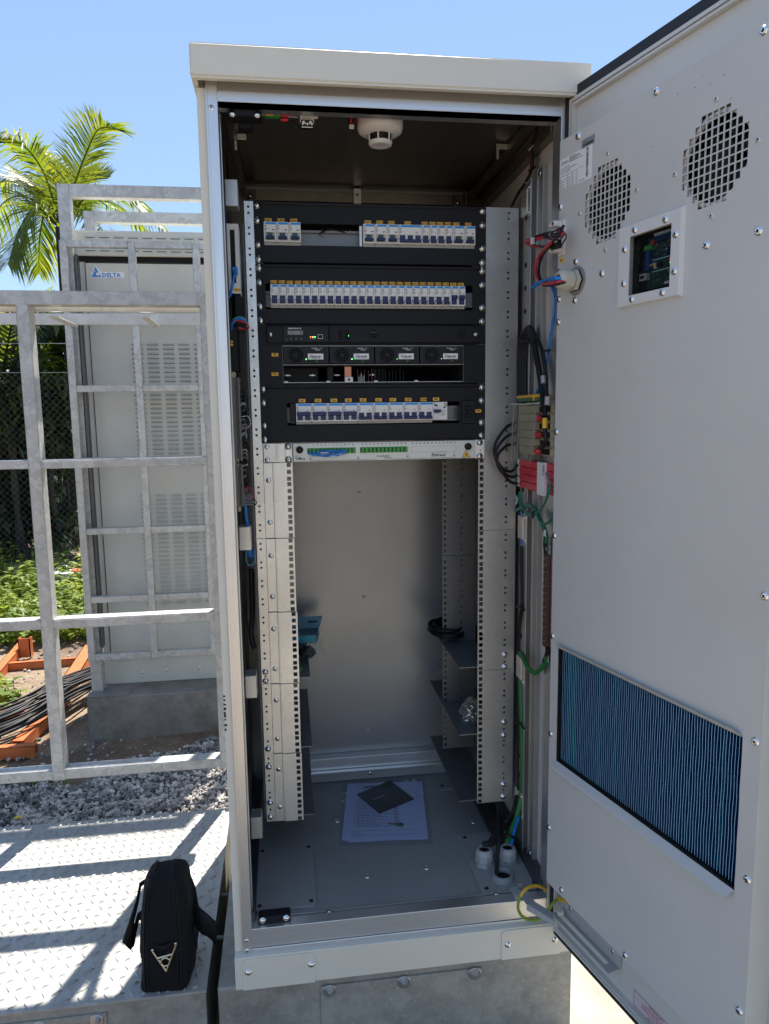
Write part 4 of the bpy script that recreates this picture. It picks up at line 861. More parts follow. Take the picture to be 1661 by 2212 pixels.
for x in (-.1785,.2190): 
    q=MB('black_plastic'); q.lathe((x,y,pz0+.028),(0,-1,0),[(.0082,0),(.0082,.006),(.0070,.0085),(.002,.009)],20); part(q,'knob',t)
for x in (-.1535,-.0430,.0735,.1850): 
    q=MB('white_plastic'); q.lathe((x,y,pz0+.0058+(.002 if x>0 else 0)),(0,-1,0),[(.0042,0),(.0040,.001),(.002,.0012)],16); q.m('ink').cyl((x,y-.001,pz0+.0058+(.002 if x>0 else 0)),(x,y-.0014,pz0+.0058+(.002 if x>0 else 0)),.0015,n=8); part(q,'rivet',t)
q=MB('zinc'); q.box(-.2610,-.2300,-.0045,-.0025,pz0,pz1).box(-.2300,-.2265,-.0150,-.0025,pz0,pz1).box(-.2265,-.1950,-.0095,-.0075,pz0,pz1).box(-.2120,-.1950,-.0120,-.0095,pz0+.001,pz1-.001,.001)
o=part(q,'mounting_ear',t,bev=.0006)
for z in (pz1-.007,pz0+.006): screw(o,(-.2530,-.0045,z),.006,'flat'); screw(o,(-.2045,-.0120,z),.0062,'pan')
q=MB('zinc'); q.box(.2375,.2625,-.0090,-.0070,pz0-.0015,pz1+.0010,.001); q.m('void').cyl((.2515,-.0091,pz0+.018),(.2515,-.0094,pz0+.018),.0016,n=8); o=part(q,'mounting_ear',t,bev=.0006)
for z in (pz1-.006,pz0+.004): screw(o,(.2500,-.0090,z),.0062,'pan')
# coiled blue fibre on the panel
q=MB('blue_cable'); zz=pz0+.0195
for k in range(10):
    r=random.random; a=-.159+r()*.006; c=-.078+r()*.008
    q.tube([(a+.004,y-.008-r()*.004,zz+.004),(a,y-.010,zz+(r()-.5)*.006),(a+.012,y-.012,zz-.006*r()),(-.12,y-.012-r()*.004,zz-.006+(r()-.5)*.010),(c-.015,y-.012,zz+(r()-.5)*.014),(c,y-.011,zz+(r()-.3)*.010),(c-.012,y-.010,zz+.006),(-.12,y-.009-r()*.003,zz+.003+(r()-.5)*.007),(a+.015,y-.010,zz+.003)],.0007,6,4)
q.m('white_label').box(-.1310,-.1130,y-.0165,y-.0145,zz+.0005,zz+.0022).box(-.1100,-.0970,y-.0165,y-.0145,zz-.0075,zz-.006)
single(q,'fibre_bundle','bundle of thin bright blue fibre strands tied over the left green ports','cable bundle',(-.12,-.03,zz))
# ================================================================== CEILING DEVICES
c=P(820,300,y=.06); 
dz=ZC; sd_=P(821,262,y=-.105); sx_,sy_=sd_[0],-.105
# detector: base ring near the ceiling, body and sensing chamber below
rb=.0475; 
t=thing('smoke_detector','round white smoke detector hanging under the cabinet ceiling','smoke detector',(sx_,sy_,ZC))
def zz_(Y): return P(821,Y,y=sy_)[2]
zt_,zm,zb2=ZC-.004,zz_(285),zz_(318)
rw=(P(869,262,y=sy_)[0]-P(771,262,y=sy_)[0])/2
q=MB('detector_white'); q.lathe((sx_,sy_,zt_),(0,0,-1),[(rw*.80,0),(rw*.80,.012),(rw*.97,.014),(rw,.018),(rw,.034),(rw*.95,.041),(rw*.82,.045),(rw*.60,.048)],36); part(q,'body',t)
q=MB('black_plastic'); h0=.047; q.lathe((sx_,sy_,zt_-h0),(0,0,-1),[(rw*.50,0),(rw*.48,.014)],24)
q.m('detector_white')
for k in range(6): a=k*PI/3+.2; q.box(sx_+rw*.50*math.cos(a)-.0014,sx_+rw*.50*math.cos(a)+.0014,sy_+rw*.50*math.sin(a)-.0014,sy_+rw*.50*math.sin(a)+.0014,zt_-h0-.015,zt_-h0+.001)
part(q,'sensing_chamber',t)
q=MB('detector_white'); q.lathe((sx_,sy_,zt_-h0-.014),(0,0,-1),[(rw*.52,0),(rw*.53,.002),(rw*.50,.006),(rw*.34,.008),(rw*.30,.0072),(0.0001,.0085)],30); part(q,'cap',t)
q=MB('clear_plastic'); q.lathe((sx_+.02,sy_-.06,ZC-.002),(0,0,-1),[(.030,0),(.030,.006),(.02,.014),(.001,.017)],24); single(q,'ceiling_lamp_cover','small clear domed lamp cover on the ceiling beside the smoke detector','lamp cover',(sx_+.02,sy_-.06,ZC))
cable('detector_wires','thin red and black wires curling into the smoke detector',[(sx_-.050,sy_-.05,ZC-.006),(sx_-.062,sy_-.03,ZC-.020),(sx_-.060,sy_,ZC-.036),(sx_-.048,sy_+.01,ZC-.018),(sx_-.01,sy_-.05,ZC-.012),(sx_+.0,sy_-.03,ZC-.004)],.0016,'red_cable','wires',
  extra=lambda b:b.m('black_cable').tube([(sx_-.052,sy_-.05,ZC-.004),(sx_-.066,sy_-.03,ZC-.018),(sx_-.064,sy_,ZC-.030),(sx_-.05,sy_+.01,ZC-.014),(sx_-.02,sy_-.05,ZC-.008)],.0016).m('white_plastic').box(sx_-.066,sx_-.056,sy_-.012,sy_-.006,ZC-.044,ZC-.036,.001))
# limit switches on a bracket
y=-.155
def Q(X,Y,yy=y): return P(X,Y,y=yy)
a=Q(564,235);b_=Q(612,250)
t=thing('door_switch','green bodied switch with red terminals under the ceiling bracket','switch',(a[0],y,OZ1))
x0=Q(570,240)[0]; x1=Q(605,240)[0]; z0=Q(590,258)[2]; z1=Q(590,242)[2]
q=MB('white_plastic').box(x0-.001,Q(681,240)[0],y+.004,y+.03,z1+.002,ZC,.0); part(q,'bracket',t)
q=MB('green_adapter').box(x0,x1,y-.008,y+.008,z0+.004,z1,.001); q.m('white_label').box(x0+.001,x1-.014,y-.0085,y-.008,z1-.007,z1-.001); q.m('tag_yellow').box(x0+.004,x1-.014,y-.0084,y-.008,z0+.0035,z0+.0075); part(q,'switch_body',t)
q=MB('white_plastic').box(x0-.010,x0,y-.004,y+.004,z1-.006,z1-.001,.001); part(q,'plunger',t)
q=MB('red_plastic').box(x1,x1+.016,y-.005,y+.005,z1-.009,z1-.002,.002).box(x1+.016,x1+.030,y-.004,y+.004,z1-.006,z1-.001,.002).box(x1,x1+.016,y-.006,y+.003,z1-.017,z1-.012,.002); q.m('black_cable').tube([(x1+.03,y,z1-.003),(x1+.038,y,z1-.006),(x1+.042,y+.01,z1-.018),(x1+.03,y+.01,z1-.026),(x1+.016,y,z1-.018)],.003); part(q,'terminal_sleeve',t)
t=thing('limit_switch','small black limit switch hanging beside the green switch under the ceiling','switch',(Q(660,250)[0],y,OZ1))
x0=Q(650,270)[0]; x1=Q(676,270)[0]; z0=Q(660,279)[2]; z1=Q(660,263)[2]
q=MB('white_plastic').box(x0-.002,x1+.010,y-.004,y-.001,Q(660,257)[2],Q(660,241)[2],.001).box(x0-.002,x1+.002,y,y+.004,z1-.002,Q(660,243)[2]); q.m('tag_yellow').box(x0+.008,x0+.020,y-.0046,y-.004,Q(660,248)[2],Q(660,245)[2]); part(q,'bracket',t)
q=MB('black_plastic').box(x0,x1,y-.009,y+.004,z0,z1,.001); q.m('white_label').box(x0+.001,x1-.001,y-.010,y-.009,z0-.0006,z0+.0008)
for k in range(5): q.box(x0+.002+k*.0045,x0+.005+k*.0045,y-.0093,y-.009,z0+.0045+(k%2)*.002,z0+.0085)
o=part(q,'switch_body',t); screw(o,(x0+.005,y-.009,z1-.003),.0028,'pan'); screw(o,(x1-.005,y-.009,z1-.003),.0028,'pan')
# ================================================================== RIGHT HAND WIRING
def W(X,Y,x=.350): return P(X,Y,x=x)
def Wd(X,Y,d=.085): return tuple(DOOR@Vector(DP(X,Y,d)))
# upper harness
h=[W(1172,258,.345),W(1160,285,.35),W(1150,320,.355),W(1149,365,.355),W(1133,398,.355),W(1118,421,.355),W(1106,445,.35)]
def off(pts,a,b,c=0): return [(p[0]+a,p[1]+b,p[2]+c) for p in pts]
q=MB('red_cable'); q.tube(h,.0030); q.tube(off(h,.001,.006,.002),.0026); q.m('black_cable').tube(off(h,-.002,-.008,0),.0030).tube(off(h,-.003,-.013,.001),.0024).tube(off(h,.002,.014,0),.0032)
q.m('white_cable')
for p in (h[2],h[4]): q.box(p[0]-.005,p[0]+.005,p[1]-.016,p[1]+.014,p[2]-.0015,p[2]+.0015,.001)
q.m('black_plastic').box(h[3][0]-.005,h[3][0]+.005,h[3][1]-.018,h[3][1]+.016,h[3][2]-.0015,h[3][2]+.0015,.001)
single(q,'cable_harness','red and black cable harness running down the upper right inner wall','cable bundle',h[0])
# harness loop to the connector block
for nm,lb,m,pts,r in (
 ('red_cable_loop','thick red cable curving from the connector block to the gland on the door','red_cable',[Wd(1219,500,.075),Wd(1205,512),Wd(1188,526,.10),W(1168,548,.335),W(1157,575,.335),W(1160,598,.33),W(1172,612,.33),Wd(1198,611,.10),Wd(1222,606,.09)],.0034),
 ('black_cable_loop','thick black cable curving beside the red one into the door gland','black_cable',[Wd(1217,488,.075),Wd(1210,502),Wd(1192,525,.10),W(1172,552,.34),W(1164,578,.335),W(1166,600,.33),W(1176,616,.33),Wd(1200,614,.10),Wd(1222,609,.09)],.0030),
 ('blue_cable_end','bright blue cable sticking out of the door gland with a free end','blue_cable',[Wd(1222,602,.09),Wd(1195,602,.10),W(1178,606,.33),W(1163,612,.325),W(1150,622,.325)],.0040)):
    cable(nm,lb,pts,r,m)
q=MB('black_cable')
for k in range(4):
    o=random.uniform(-.004,.004); q.tube([Wd(1212,492+k*9,.08),Wd(1195,500+k*6,.09),W(1172,505+k*3,.335+o),W(1150,514+k*3,.33),W(1137,520+k*2,.33),W(1142,530,.33),W(1165,534-k,.335),Wd(1195,528+k*3,.09),Wd(1212,522+k*4,.08)],.0017)
q.m('red_cable')
for k in range(2): q.tube([Wd(1210,498+k*9,.08),W(1172,511+k*4,.335),W(1145,518+k*3,.328),W(1134,522+k*2,.328),W(1145,530,.33),W(1172,535,.335)],.0019)
q.m('white_cable').box(W(1150,516,.325)[0]-.004,W(1150,516,.325)[0]+.004,W(1150,516,.325)[1]-.004,W(1150,516,.325)[1]+.004,W(1150,524,.325)[2]-.004,W(1150,513,.325)[2],.001)
q.m('black_cable').tube([Wd(1213,530,.08),Wd(1222,514,.082),Wd(1220,506,.082),Wd(1206,522,.085),W(1180,538,.34),W(1166,552,.34)],.0014)
single(q,'wire_loops','tangle of thin black and red wires looping from the white connector block','cable bundle',Wd(1200,520))
cable('blue_control_cable','slim blue cable running down beside the door edge to the terminal block',[W(1186,612,.352),W(1194,625,.352),W(1199,645,.352),W(1197,675,.352),W(1190,720,.354),W(1185,750,.354),W(1181,785,.355),W(1168,828,.357),W(1158,850,.357)],.0026,'blue_cable',
  extra=lambda b:b.m('black_plastic').box(W(1184,757,.352)[0]-.004,W(1184,757,.352)[0]+.004,W(1176,757,.352)[1],W(1187,757,.352)[1],W(1184,757,.352)[2]-.0015,W(1184,757,.352)[2]+.0015))
# thick black cables arching over the terminal block
q=MB('black_cable')
for k in range(4):
    e=k*.0085; x=.344+.003*(k%2)
    q.tube([W(1121+k*5,870,x),W(1120+k*5,800,x),W(1121+k*5.5,755,x),W(1126+k*5,728+k*3,x),W(1142,706+k*6,x),W(1155-k*1,722+k*5,x-.003),W(1161-k*2+ (8 if k==0 else 0),752+k*4,x-.004),W(1168-k*2+(10 if k==0 else 0),800,x-.006),W(1173-k+(7 if k==0 else 0),850,x-.008),W(1177,898,.328)],.0045,10)
q.m('black_plastic').tube([W(1118,730,.335),W(1128,738,.335),W(1136,736,.335),W(1148,740,.333),W(1160,728,.333),W(1167,742,.333)],.0015); q.m('silver_label').cyl(W(1173,812,.326),W(1174,828,.326),.0055,n=12).cyl(W(1183,856,.326),W(1182,874,.326),.0062,n=12)
single(q,'black_power_cables','four thick black cables tied together in a high arch above the terminals','cable bundle',W(1142,730,.345))
q=MB('yellow_cable'); a=W(1177,903,.326);b_=W(1177,925,.326); q.cyl(a,b_,.0058,n=12); q.m('black_cable').tube([b_,W(1179,950,.326),W(1174,962,.33),W(1167,968,.338)],.0052); single(q,'sleeved_cable','black cable with a bright yellow sleeve ending in a red lug','cable',a)
# terminal block assembly on the wall
def wallbox(q,X0,X1,Y0,Y1,x0,x1,c=.001):
    a=W(X0,Y0,x0);b=W(X1,Y1,x0); q.box(x0,x1,a[1],b[1],P(X0,Y1,x=x0)[2]*.5+b[2]*.5,a[2]*.5+P(X1,Y0,x=x0)[2]*.5,c); return q
t=thing('terminal_block','beige power terminal block with red lugs on the right inner wall','terminal block',W(1150,985,.350))
q=MB('terminal_beige'); y0,y1=W(1188,920,.348)[1],W(1130,920,.348)[1]; zz0,zz1=W(1150,981,.348)[2],W(1150,876,.348)[2]; st=(zz1-zz0)/6; ym=W(1163,920,.348)[1]
for k in range(6):
    z=zz0+k*st; o=part(MB('terminal_beige').box(.338,.371,ym,y1,z+.0006,z+st-.0006,.0012).box(.350,.371,y0,ym,z+.0006,z+st-.0006,.001),'terminal',t)
    q=MB('white_label').box(.3372,.338,ym+.012,ym+.018,z+st*.55,z+st*.9); q.m('ink').box(.3370,.3372,ym+.0135,ym+.0165,z+st*.6,z+st*.85); q.m('void').box(.3485,.350,y0+.004,ym-.004,z+.003,z+st-.003); 
    if k in (0,2,4): q.m('red_plastic').lathe((.352,ym-.010,z+st*.5),(-1,0,0),[(.0080,0),(.0075,.012),(.004,.016)],12)
    elif k==1: q.m('chrome').cyl((.3475,ym-.012,z+st*.5),(.346,ym-.012,z+st*.5),.005,n=12)
    part(q,'terminal_marker',o)
t2=thing('earth_terminal','yellow and green earth terminal strip above the beige terminal block','terminal block',W(1146,868,.345))
a0,a1=W(1168,860,.342)[1],W(1124,860,.342)[1]; za,zb3,zc=W(1146,867,.342)[2],W(1146,860,.342)[2],W(1146,853,.342)[2]
part(MB('green_pe').box(.334,.371,a0,a1,za,zb3,.001),'green_half',t2); part(MB('yellow_cable').box(.333,.371,a0,a1,zb3+.0004,zc,.001),'yellow_half',t2)
q=MB('tag_yellow').box(.3322,.3330,a0+.012,a0+.028,za+.001,zc-.002); Mx=Matrix.Translation((.3320,a0+.0265,za+.0022))@Matrix.Rotation(-PI/2,4,'Z'); q.m('ink').text('PE',0,0,0,.0048,bold=.03,mtx=Mx); part(q,'name_tag',t2)
q=MB('clear_plastic'); A=[W(1105,874,.318),W(1164,872,.330),W(1149,998,.330),W(1100,993,.318)]
q.prism(A,(.0015,.0005,0)); q.m('white_cable').tube([W(1103,873,.317),W(1130,873,.32),W(1165,871,.328)],.0016,6,1); q.m('silver_label').tube([W(1122,875,.3185),W(1117,993,.3185)],.0009,6,1).tube([W(1159,875,.328),W(1146,996,.328)],.0011,6,1).tube([W(1110,876,.317),W(1104,993,.317)],.0008,6,1)
single(q,'terminal_cover','clear plastic cover hanging loose in front of the beige terminals','cover',A[3])
# surge protectors
t=thing('surge_protector','bright red surge protector stack with a white strip below the terminal block','surge protector',W(1150,1062,.345),group=None)
yy=[W(X,1028,.340)[1] for X in (1191,1177,1163,1124,1116)]; z1=W(1150,996,.340)[2]; z0=W(1150,1060,.340)[2]; st=(z1-z0)/4
for k in range(4):
    z=z0+k*st; q=MB('red_plastic').box(.338,.371,yy[3],yy[2],z+.0005,z+st-.0005,.0012).box(.345,.371,yy[0],yy[2],z+.0005,z+st-.0005,.001).box(.3365,.338,yy[3]-.020,yy[3]-.004,z+.003,z+st-.004,.0006)
    q.m('white_label').box(.340,.371,yy[3]+.0003,yy[4],z+.0007,z+st-.0007,.0005); q.m('ink').box(.3395,.340,yy[3]+.003,yy[3]+.008,z+.004,z+st-.005); q.m('red_cable').box(.3360,.3365,yy[3]-.018,yy[3]-.006,z+st-.006,z+st-.0052)
    part(q,'surge_module',t)
q=MB('white_label').box(.3360,.345,yy[1],yy[2]-.001,z0-.004,z1+.001,.0008); Mx=Matrix.Translation((.3358,yy[1]+.0035,z1-.002))@Matrix.Rotation(-PI/2,4,'Z')@Matrix.Rotation(PI/2,4,'Y'); q.m('ink').text('WEG',0,0,0,.0075,bold=.03,mtx=Mx); part(q,'marker_strip',t)
# black loops entering the protector from the left
for k,(a,b_) in enumerate(((905,1032),(955,1012),(930,1022))): pass
for k in range(3):
    X0=1070+k*3; cable('black_loop_cable',['outer black cable loop swinging left out of the surge protector','middle black cable loop entering the red surge protector','innermost black cable loop under the clear cover'][k],
     [W(1116,912+k*22,.338),(P(1092,925+k*20,y=-.035)),(P(X0,958+k*12,y=-.04)),(P(X0-1,985+k*10,y=-.04)),(P(X0+16,1012+k*9,y=-.04)),(P(1105,1018+k*12,y=-.03)),W(1118,1003+k*18+ (6 if k else 0),.338)],.0036,'black_cable',group='black cable loops at the surge protector')
# green earth cables
cable('green_earth_cable','thick dark green cable curling below the red surge protector',[W(1108,1108,.345),W(1118,1101,.345),W(1140,1091,.343),W(1158,1102,.343),W(1166,1120,.343),W(1175,1140,.344),W(1181,1160,.345),W(1180,1172,.346)],.0048,'green_cable',
  extra=lambda b:b.m('black_cable').tube([W(1180,1160,.347),W(1179,1178,.348),W(1181,1195,.352)],.0062).m('white_label').box(.3375,.338,W(1181,1160,.34)[1],W(1177,1160,.34)[1],W(1178,1158,.34)[2],W(1178,1144,.34)[2]))
q=MB('green_cable')
for k in range(3): q.tube([W(1122+k*2,1062,.342),W(1121+k*3,1084,.340),W(1130+k*2,1100+k*3,.338),W(1146,1110+k*2,.336),W(1161,1107+k,.336),W(1175,1090,.334),W(1183+k*1.5,1065,.334),W(1184+k*2,1046,.336)],.0022)
q.tube([W(1160,1112,.338),W(1168,1128,.338),W(1180,1131,.338),W(1192,1122,.340)],.0028)
q.m('black_plastic').tube([W(1153,1104,.333),W(1150,1112,.331),W(1152,1120,.333)],.0022); q.m('blue_cable').cyl(W(1182,1030,.336),W(1184,1040,.336),.003,n=8); q.m('grey_sleeve').cyl(W(1180,1022,.336),W(1186,1046,.334),.0032,n=8)
single(q,'green_wire_bundle','thin green wires tied in a loop with a black cable tie','cable bundle',W(1150,1105,.34))
cable('white_wire_drop','pale wires dropping behind the surge protector beside the rail',[W(1115,1045,.345),W(1112,1062,.345),W(1117,1078,.345),W(1114,1092,.345)],.0022,'white_cable',cat='wires')
cable('blue_riser_cable','dark blue cable rising behind the upper right bracket',[W(1127,1085,.352),W(1127,1120,.352),W(1129,1200,.353),W(1130,1290,.353)],.0036,'blue_cable')
# brown busbar
t=thing('earth_busbar','long brown earth busbar with a column of small studs beside the door edge','busbar',W(1178,1405,.352))
ya,yb2=W(1185,1300,.352)[1],W(1174,1300,.352)[1]; z1=W(1180,1193,.352)[2]; z0=W(1180,1400,.352)[2]
part(MB('brown_bar').box(.350,.356,ya-.004,yb2,z0,z1,.001),'bar',t)
for k in range(13): z=z1-.012-k*(z1-z0-.02)/12.5; part(MB('steel_bolt').cyl((.350,(ya+yb2)/2-.002,z),(.344,(ya+yb2)/2-.002,z),.0038,n=10),'stud',t)
for z in (z1+.012,z0-.016): part(MB('silver_label').box(.349,.352,ya-.010,ya+.006,z-.012,z+.010,.001).m('steel_bolt').cyl((.349,ya-.002,z),(.344,ya-.002,z),.0045,n=6),'lug',t)
cable('green_ground_lead','short thick grass green cable curving up into the lower right bracket',[W(1183,1405,.350),W(1180,1425,.349),W(1171,1441,.348),W(1158,1453,.346),W(1147,1449,.344),W(1137,1436,.343),W(1128,1417,.345),W(1122,1410,.350)],.0055,'grass_green_cable',
   extra=lambda b:b.m('black_cable').tube([W(1184,1400,.350),W(1182,1414,.3495),W(1176,1430,.348)],.0062))
cable('black_riser_cable','black cable rising beside the right rail and tied with a small black tie',[W(1127,1180,.350),W(1128,1290,.350),W(1127,1312,.349),W(1122,1360,.350),W(1122,1440,.352),W(1121,1560,.352),W(1120,1650,.352),W(1119,1730,.350),W(1105,1765,.335)],.0050,'black_cable',
   extra=lambda b:b.m('black_plastic').tube([W(1115,1311,.345),W(1124,1311,.342),W(1133,1318,.345)],.0026).tube([W(1114,1566,.345),W(1122,1562,.342),W(1132,1574,.345)],.0026))
G1=P(1046,1866,z=ZF+.007); G2=P(1096,1862,z=ZF+.007); G3=P(1086,1896,z=ZF+.007)
cable('green_main_cable','long grass green cable from the floor gland up the right corner',[(G2[0]-.002,G2[1],G2[2]+.055),P(1098,1815,y=G2[1]+.005),P(1108,1785,y=G2[1]+.03),P(1117,1760,y=-.06),W(1126,1717,.350),W(1128,1650,.350),W(1127,1569,.350),W(1125,1500,.351),W(1124,1466,.352)],.0062,'grass_green_cable',
   extra=lambda b:b.m('black_plastic').tube([P(1094,1800,y=G2[1]),P(1103,1806,y=G2[1]-.01),P(1112,1810,y=G2[1])],.0032))
cable('blue_main_cable','bright blue cable beside the green one entering the floor gland',[(G2[0]+.007,G2[1]-.002,G2[2]+.055),P(1106,1818,y=G2[1]),P(1112,1790,y=G2[1]+.02),P(1120,1765,y=-.07)],.0042,'blue_cable')
q=MB('black_cable')
for k in range(2): q.tube([(G1[0]-.004+k*.010,G1[1],G1[2]+.055),P(1056+k*7,1822,y=G1[1]),P(1072+k*6,1798,y=G1[1]+.02),P(1092+k*5,1775,y=-.03),P(1110+k*3,1752,y=-.04),W(1117+k*3,1720,.345)],.0068,10)
single(q,'black_main_cables','pair of thick black cables bending from the left floor gland','cable bundle',G1)
cable('thin_black_cable','thin black cable dropping straight into the open floor gland',[P(1075,1725,y=.01),P(1076,1765,y=-.03),P(1077,1812,y=-.08),P(1074,1860,y=-.11),P(1073,1893,y=G3[1]),(P(1072,1905,y=G3[1]))],.0048,'black_cable')
def gland(c,lb):
    t=thing('floor_gland',lb,'cable gland',c,group='grey cable glands on the cabinet floor'); x,y,z=c
    part(MB('gland_grey').cyl((x,y,z),(x,y,z+.009),.0235,n=6,smooth=False).cyl((x,y,z+.009),(x,y,z+.013),.0195,n=20),'lock_nut',t,bev=.001)
    part(MB('gland_grey').cyl((x,y,z+.013),(x,y,z+.029),.0230,.0225,n=8,smooth=False).lathe((x,y,z+.029),(0,0,1),[(.0222,0),(.0208,.007),(.0170,.012),(.0140,.013),(.0130,.007)],22,caps=False).m('void').cyl((x,y,z+.035),(x,y,z+.036),.0138),'dome_nut',t,bev=.0008)
gland(G1,'grey floor gland holding the thick black cables'); gland(G2,'grey floor gland holding the green and blue cables')
t=thing('open_gland','wide open grey gland ring in the floor plate corner','cable gland',G3,group='grey cable glands on the cabinet floor'); x,y,z=G3
part(MB('terminal_grey' if False else 'gland_dark').lathe((x,y,z),(0,0,1),[(.0290,0),(.0290,.005),(.0250,.006),(.0250,.012),(.0235,.013),(.0200,.013),(.0200,-.001)],8 if False else 28,caps=False),'ring',t)
part(MB('void').cyl((x,y,z),(x,y,z+.0006),.0200,n=24),'opening',t)
# door stay
t=thing('door_stay','grey metal door stay arm reaching from the sill to the open door','door stay',P(1117,1925,z=ZF+.02))
A=P(1117,1915,y=-.20); zst=OZ0+.006
pa=Vector(P(1128,1925,z=zst)); pb=Vector(P(1146,1952,z=zst)); pc=Vector(P(1197,1984,z=zst))
def strap(q,a,b,w,th):
    d=(b-a); d.z=0; d.normalize(); n=Vector((-d.y,d.x,0))*w; q.prism([tuple(a-n),tuple(b-n),tuple(b+n),tuple(a+n)],(0,0,th)); return q
q=MB('gland_grey'); strap(q,pa,pb+(pb-pa).normalized()*.004,.011,.003); strap(q,pb,pc,.010,.0031); q.prism([tuple(pb+Vector((-.011,-.004,-.012))),tuple(pc+Vector((-.002,-.010,-.012))),tuple(pc+Vector((-.002,-.010,0))),tuple(pb+Vector((-.011,-.004,0)))],(.0015,.001,0))
part(q,'arm',t,bev=.0006)
q=MB('gland_grey'); q.box(pa.x-.022,pa.x-.006,pa.y-.016,pa.y+.016,zst-.020,zst-.002,.001).box(pa.x-.022,pa.x+.006,pa.y-.012,pa.y+.020,zst-.003,zst-.001,.0008); q.m('steel_bolt').cyl((pa.x-.002,pa.y+.010,zst),(pa.x-.002,pa.y+.010,zst+.016),.005,n=6,smooth=False); part(q,'pivot_bracket',t)
q=MB('gland_grey'); u0,u1=.052,.2425
q.prism([(u0,-.0085,-1.549),(u1,-.0085,-1.549),(u1,-.0085,-1.580),(u0,-.0085,-1.580)],(0,-.002,0))
q.plate(0,1,0,1,0,.1) if False else None
hz=-1.5815
for (a0_,a1_,b0,b1) in ((u0,u1,-.0105,-.020),(u0,u1,-.030,-.0400),(u0,u0+.012,-.020,-.030),(u1-.022,u1,-.020,-.030)): q.box(a0_,a1_,b0,b1,hz-.002,hz)
part(q,'slotted_track',t,F=DOOR,bev=.0006)
for x in (.0788,.2191): screw(t,(x,-.0105,-1.5605),.005,'flat',F=DOOR)
q=MB('white_plastic').box(u0+.008,u0+.018,-.034,-.018,hz,hz+.010,.002); part(q,'slider',t,F=DOOR)
e=[P(1180,1925,y=-.215),P(1170,1916,y=-.225),P(1155,1913,y=-.235),P(1137,1919,y=-.245),P(1124,1936,y=-.25),P(1119,1960,y=-.255),P(1127,1978,y=-.26),P(1143,1987,y=-.265),P(1163,1986,y=-.27),P(1178,1974,y=-.275),P(1193,1953,y=-.275),P(1208,1941,y=-.27),tuple(DOOR@Vector((.100,-.030,-1.5240)))]
q=MB('yellow_cable'); q.tube(e,.0036,10); q.m('lime_stripe').tube(off(e,-.0012,-.0016,.0008)[4:-1],.0028,8); q.m('yellow_cable').cyl(e[-2],e[-1],.0052,n=12); q.m('chrome').cyl(e[0],(e[0][0]+.006,e[0][1],e[0][2]-.006),.0042,n=10)
single(q,'earth_strap','looped yellow and green earth wire joining the sill corner to the door','wire',e[0])
# ================================================================== LEFT HAND EQUIPMENT
yl=-.06
def L_(X,Y,y=yl): return P(X,Y,y=y)
def lbox(q,X0,Y0,X1,Y1,ya,yb,c=.001,yref=None):
    a=P(X0,Y0,y=ya if yref is None else yref);b=P(X1,Y1,y=ya if yref is None else yref); return q.box(a[0],b[0],ya,yb,b[2],a[2],c)
t=thing('network_switch','narrow pale network switch standing upright beside the left rail','network switch',L_(505,636))
a=L_(489,483);b_=L_(521,634); x0,x1,z1,z0=a[0],b_[0]-.001,a[2],b_[2]
q=MB('white_plastic').plate(x0,x1,z0,z1,yl,yl+.002,holes=[(x0+.006,x1-.008,z0+.022,z1-.012)]); q.box(x0,x0+.0015,yl+.002,yl+.05,z0,z1).box(x1-.0015,x1,yl+.002,yl+.05,z0,z1); part(q,'case',t,bev=.0008)
q=MB('black_plastic').box(x0+.0062,x1-.0082,yl+.001,yl+.01,z0+.0222,z1-.0122)
for k in range(8): zz=z1-.030-k*.0155; q.m('void').box(x0+.009,x1-.012,yl+.0004,yl+.001,zz-.006,zz+.004); q.m('dark_metal').box(x0+.010,x1-.014,yl+.0002,yl+.0004,zz+.002,zz+.0035)
part(q,'port_column',t)
q=MB('tag_yellow').box(x0+.010,x1-.001,yl-.0006,yl,z0+.004,z0+.011,.0003); q.m('ink').text('SWITCH',x0+.0115,yl-.0008,z0+.0055,.0034,bold=.02); part(q,'name_tag',t)
zz=z0+.045; xx=(x0+x1)/2+.003
cable('patch_cable','bright blue patch cable plugged low into the upright network switch',[(xx,yl-.004,zz),(xx,yl-.018,zz-.004),(xx-.004,yl-.024,zz-.022),L_(500,625,yl-.02),L_(494,640,yl-.01),L_(486,650,yl)],.0032,'blue_cable',extra=lambda b:b.box(xx-.006,xx+.005,yl-.012,yl+.001,zz-.007,zz+.008,.001))
y=-.05
q=MB('black_plastic'); lbox(q,493,705,515,802,y,y+.07); q.m('tag_yellow'); lbox(q,487,736,503.5,747,y-.0012,y-.0004,0); q.m('ink').text('24V',L_(491,745,y)[0],y-.0014,L_(491,744,y)[2],.0062,bold=.03)
single(q,'power_converter','small black converter box with a yellow tag between post and left rail','converter',L_(504,802,y))
q=MB('blue_cable'); q.tube([L_(500,712,y),L_(502,700,y-.01),L_(512,690,y-.01),L_(524,690,y-.01),L_(531,699,y)],.0024); q.m('light_blue_cable').tube([L_(497,700,y),L_(507,688,y-.01),L_(522,685,y-.01),L_(533,695,y-.004),L_(534,708,y)],.0016); q.m('red_cable').tube([L_(495,697,y),L_(512,693,y-.012),L_(530,697,y-.012),L_(537,708,y-.01),L_(528,711,y),L_(515,708,y)],.0018)
single(q,'converter_wires','blue, cyan and red wires looping over the small black converter','wires',L_(512,700,y))
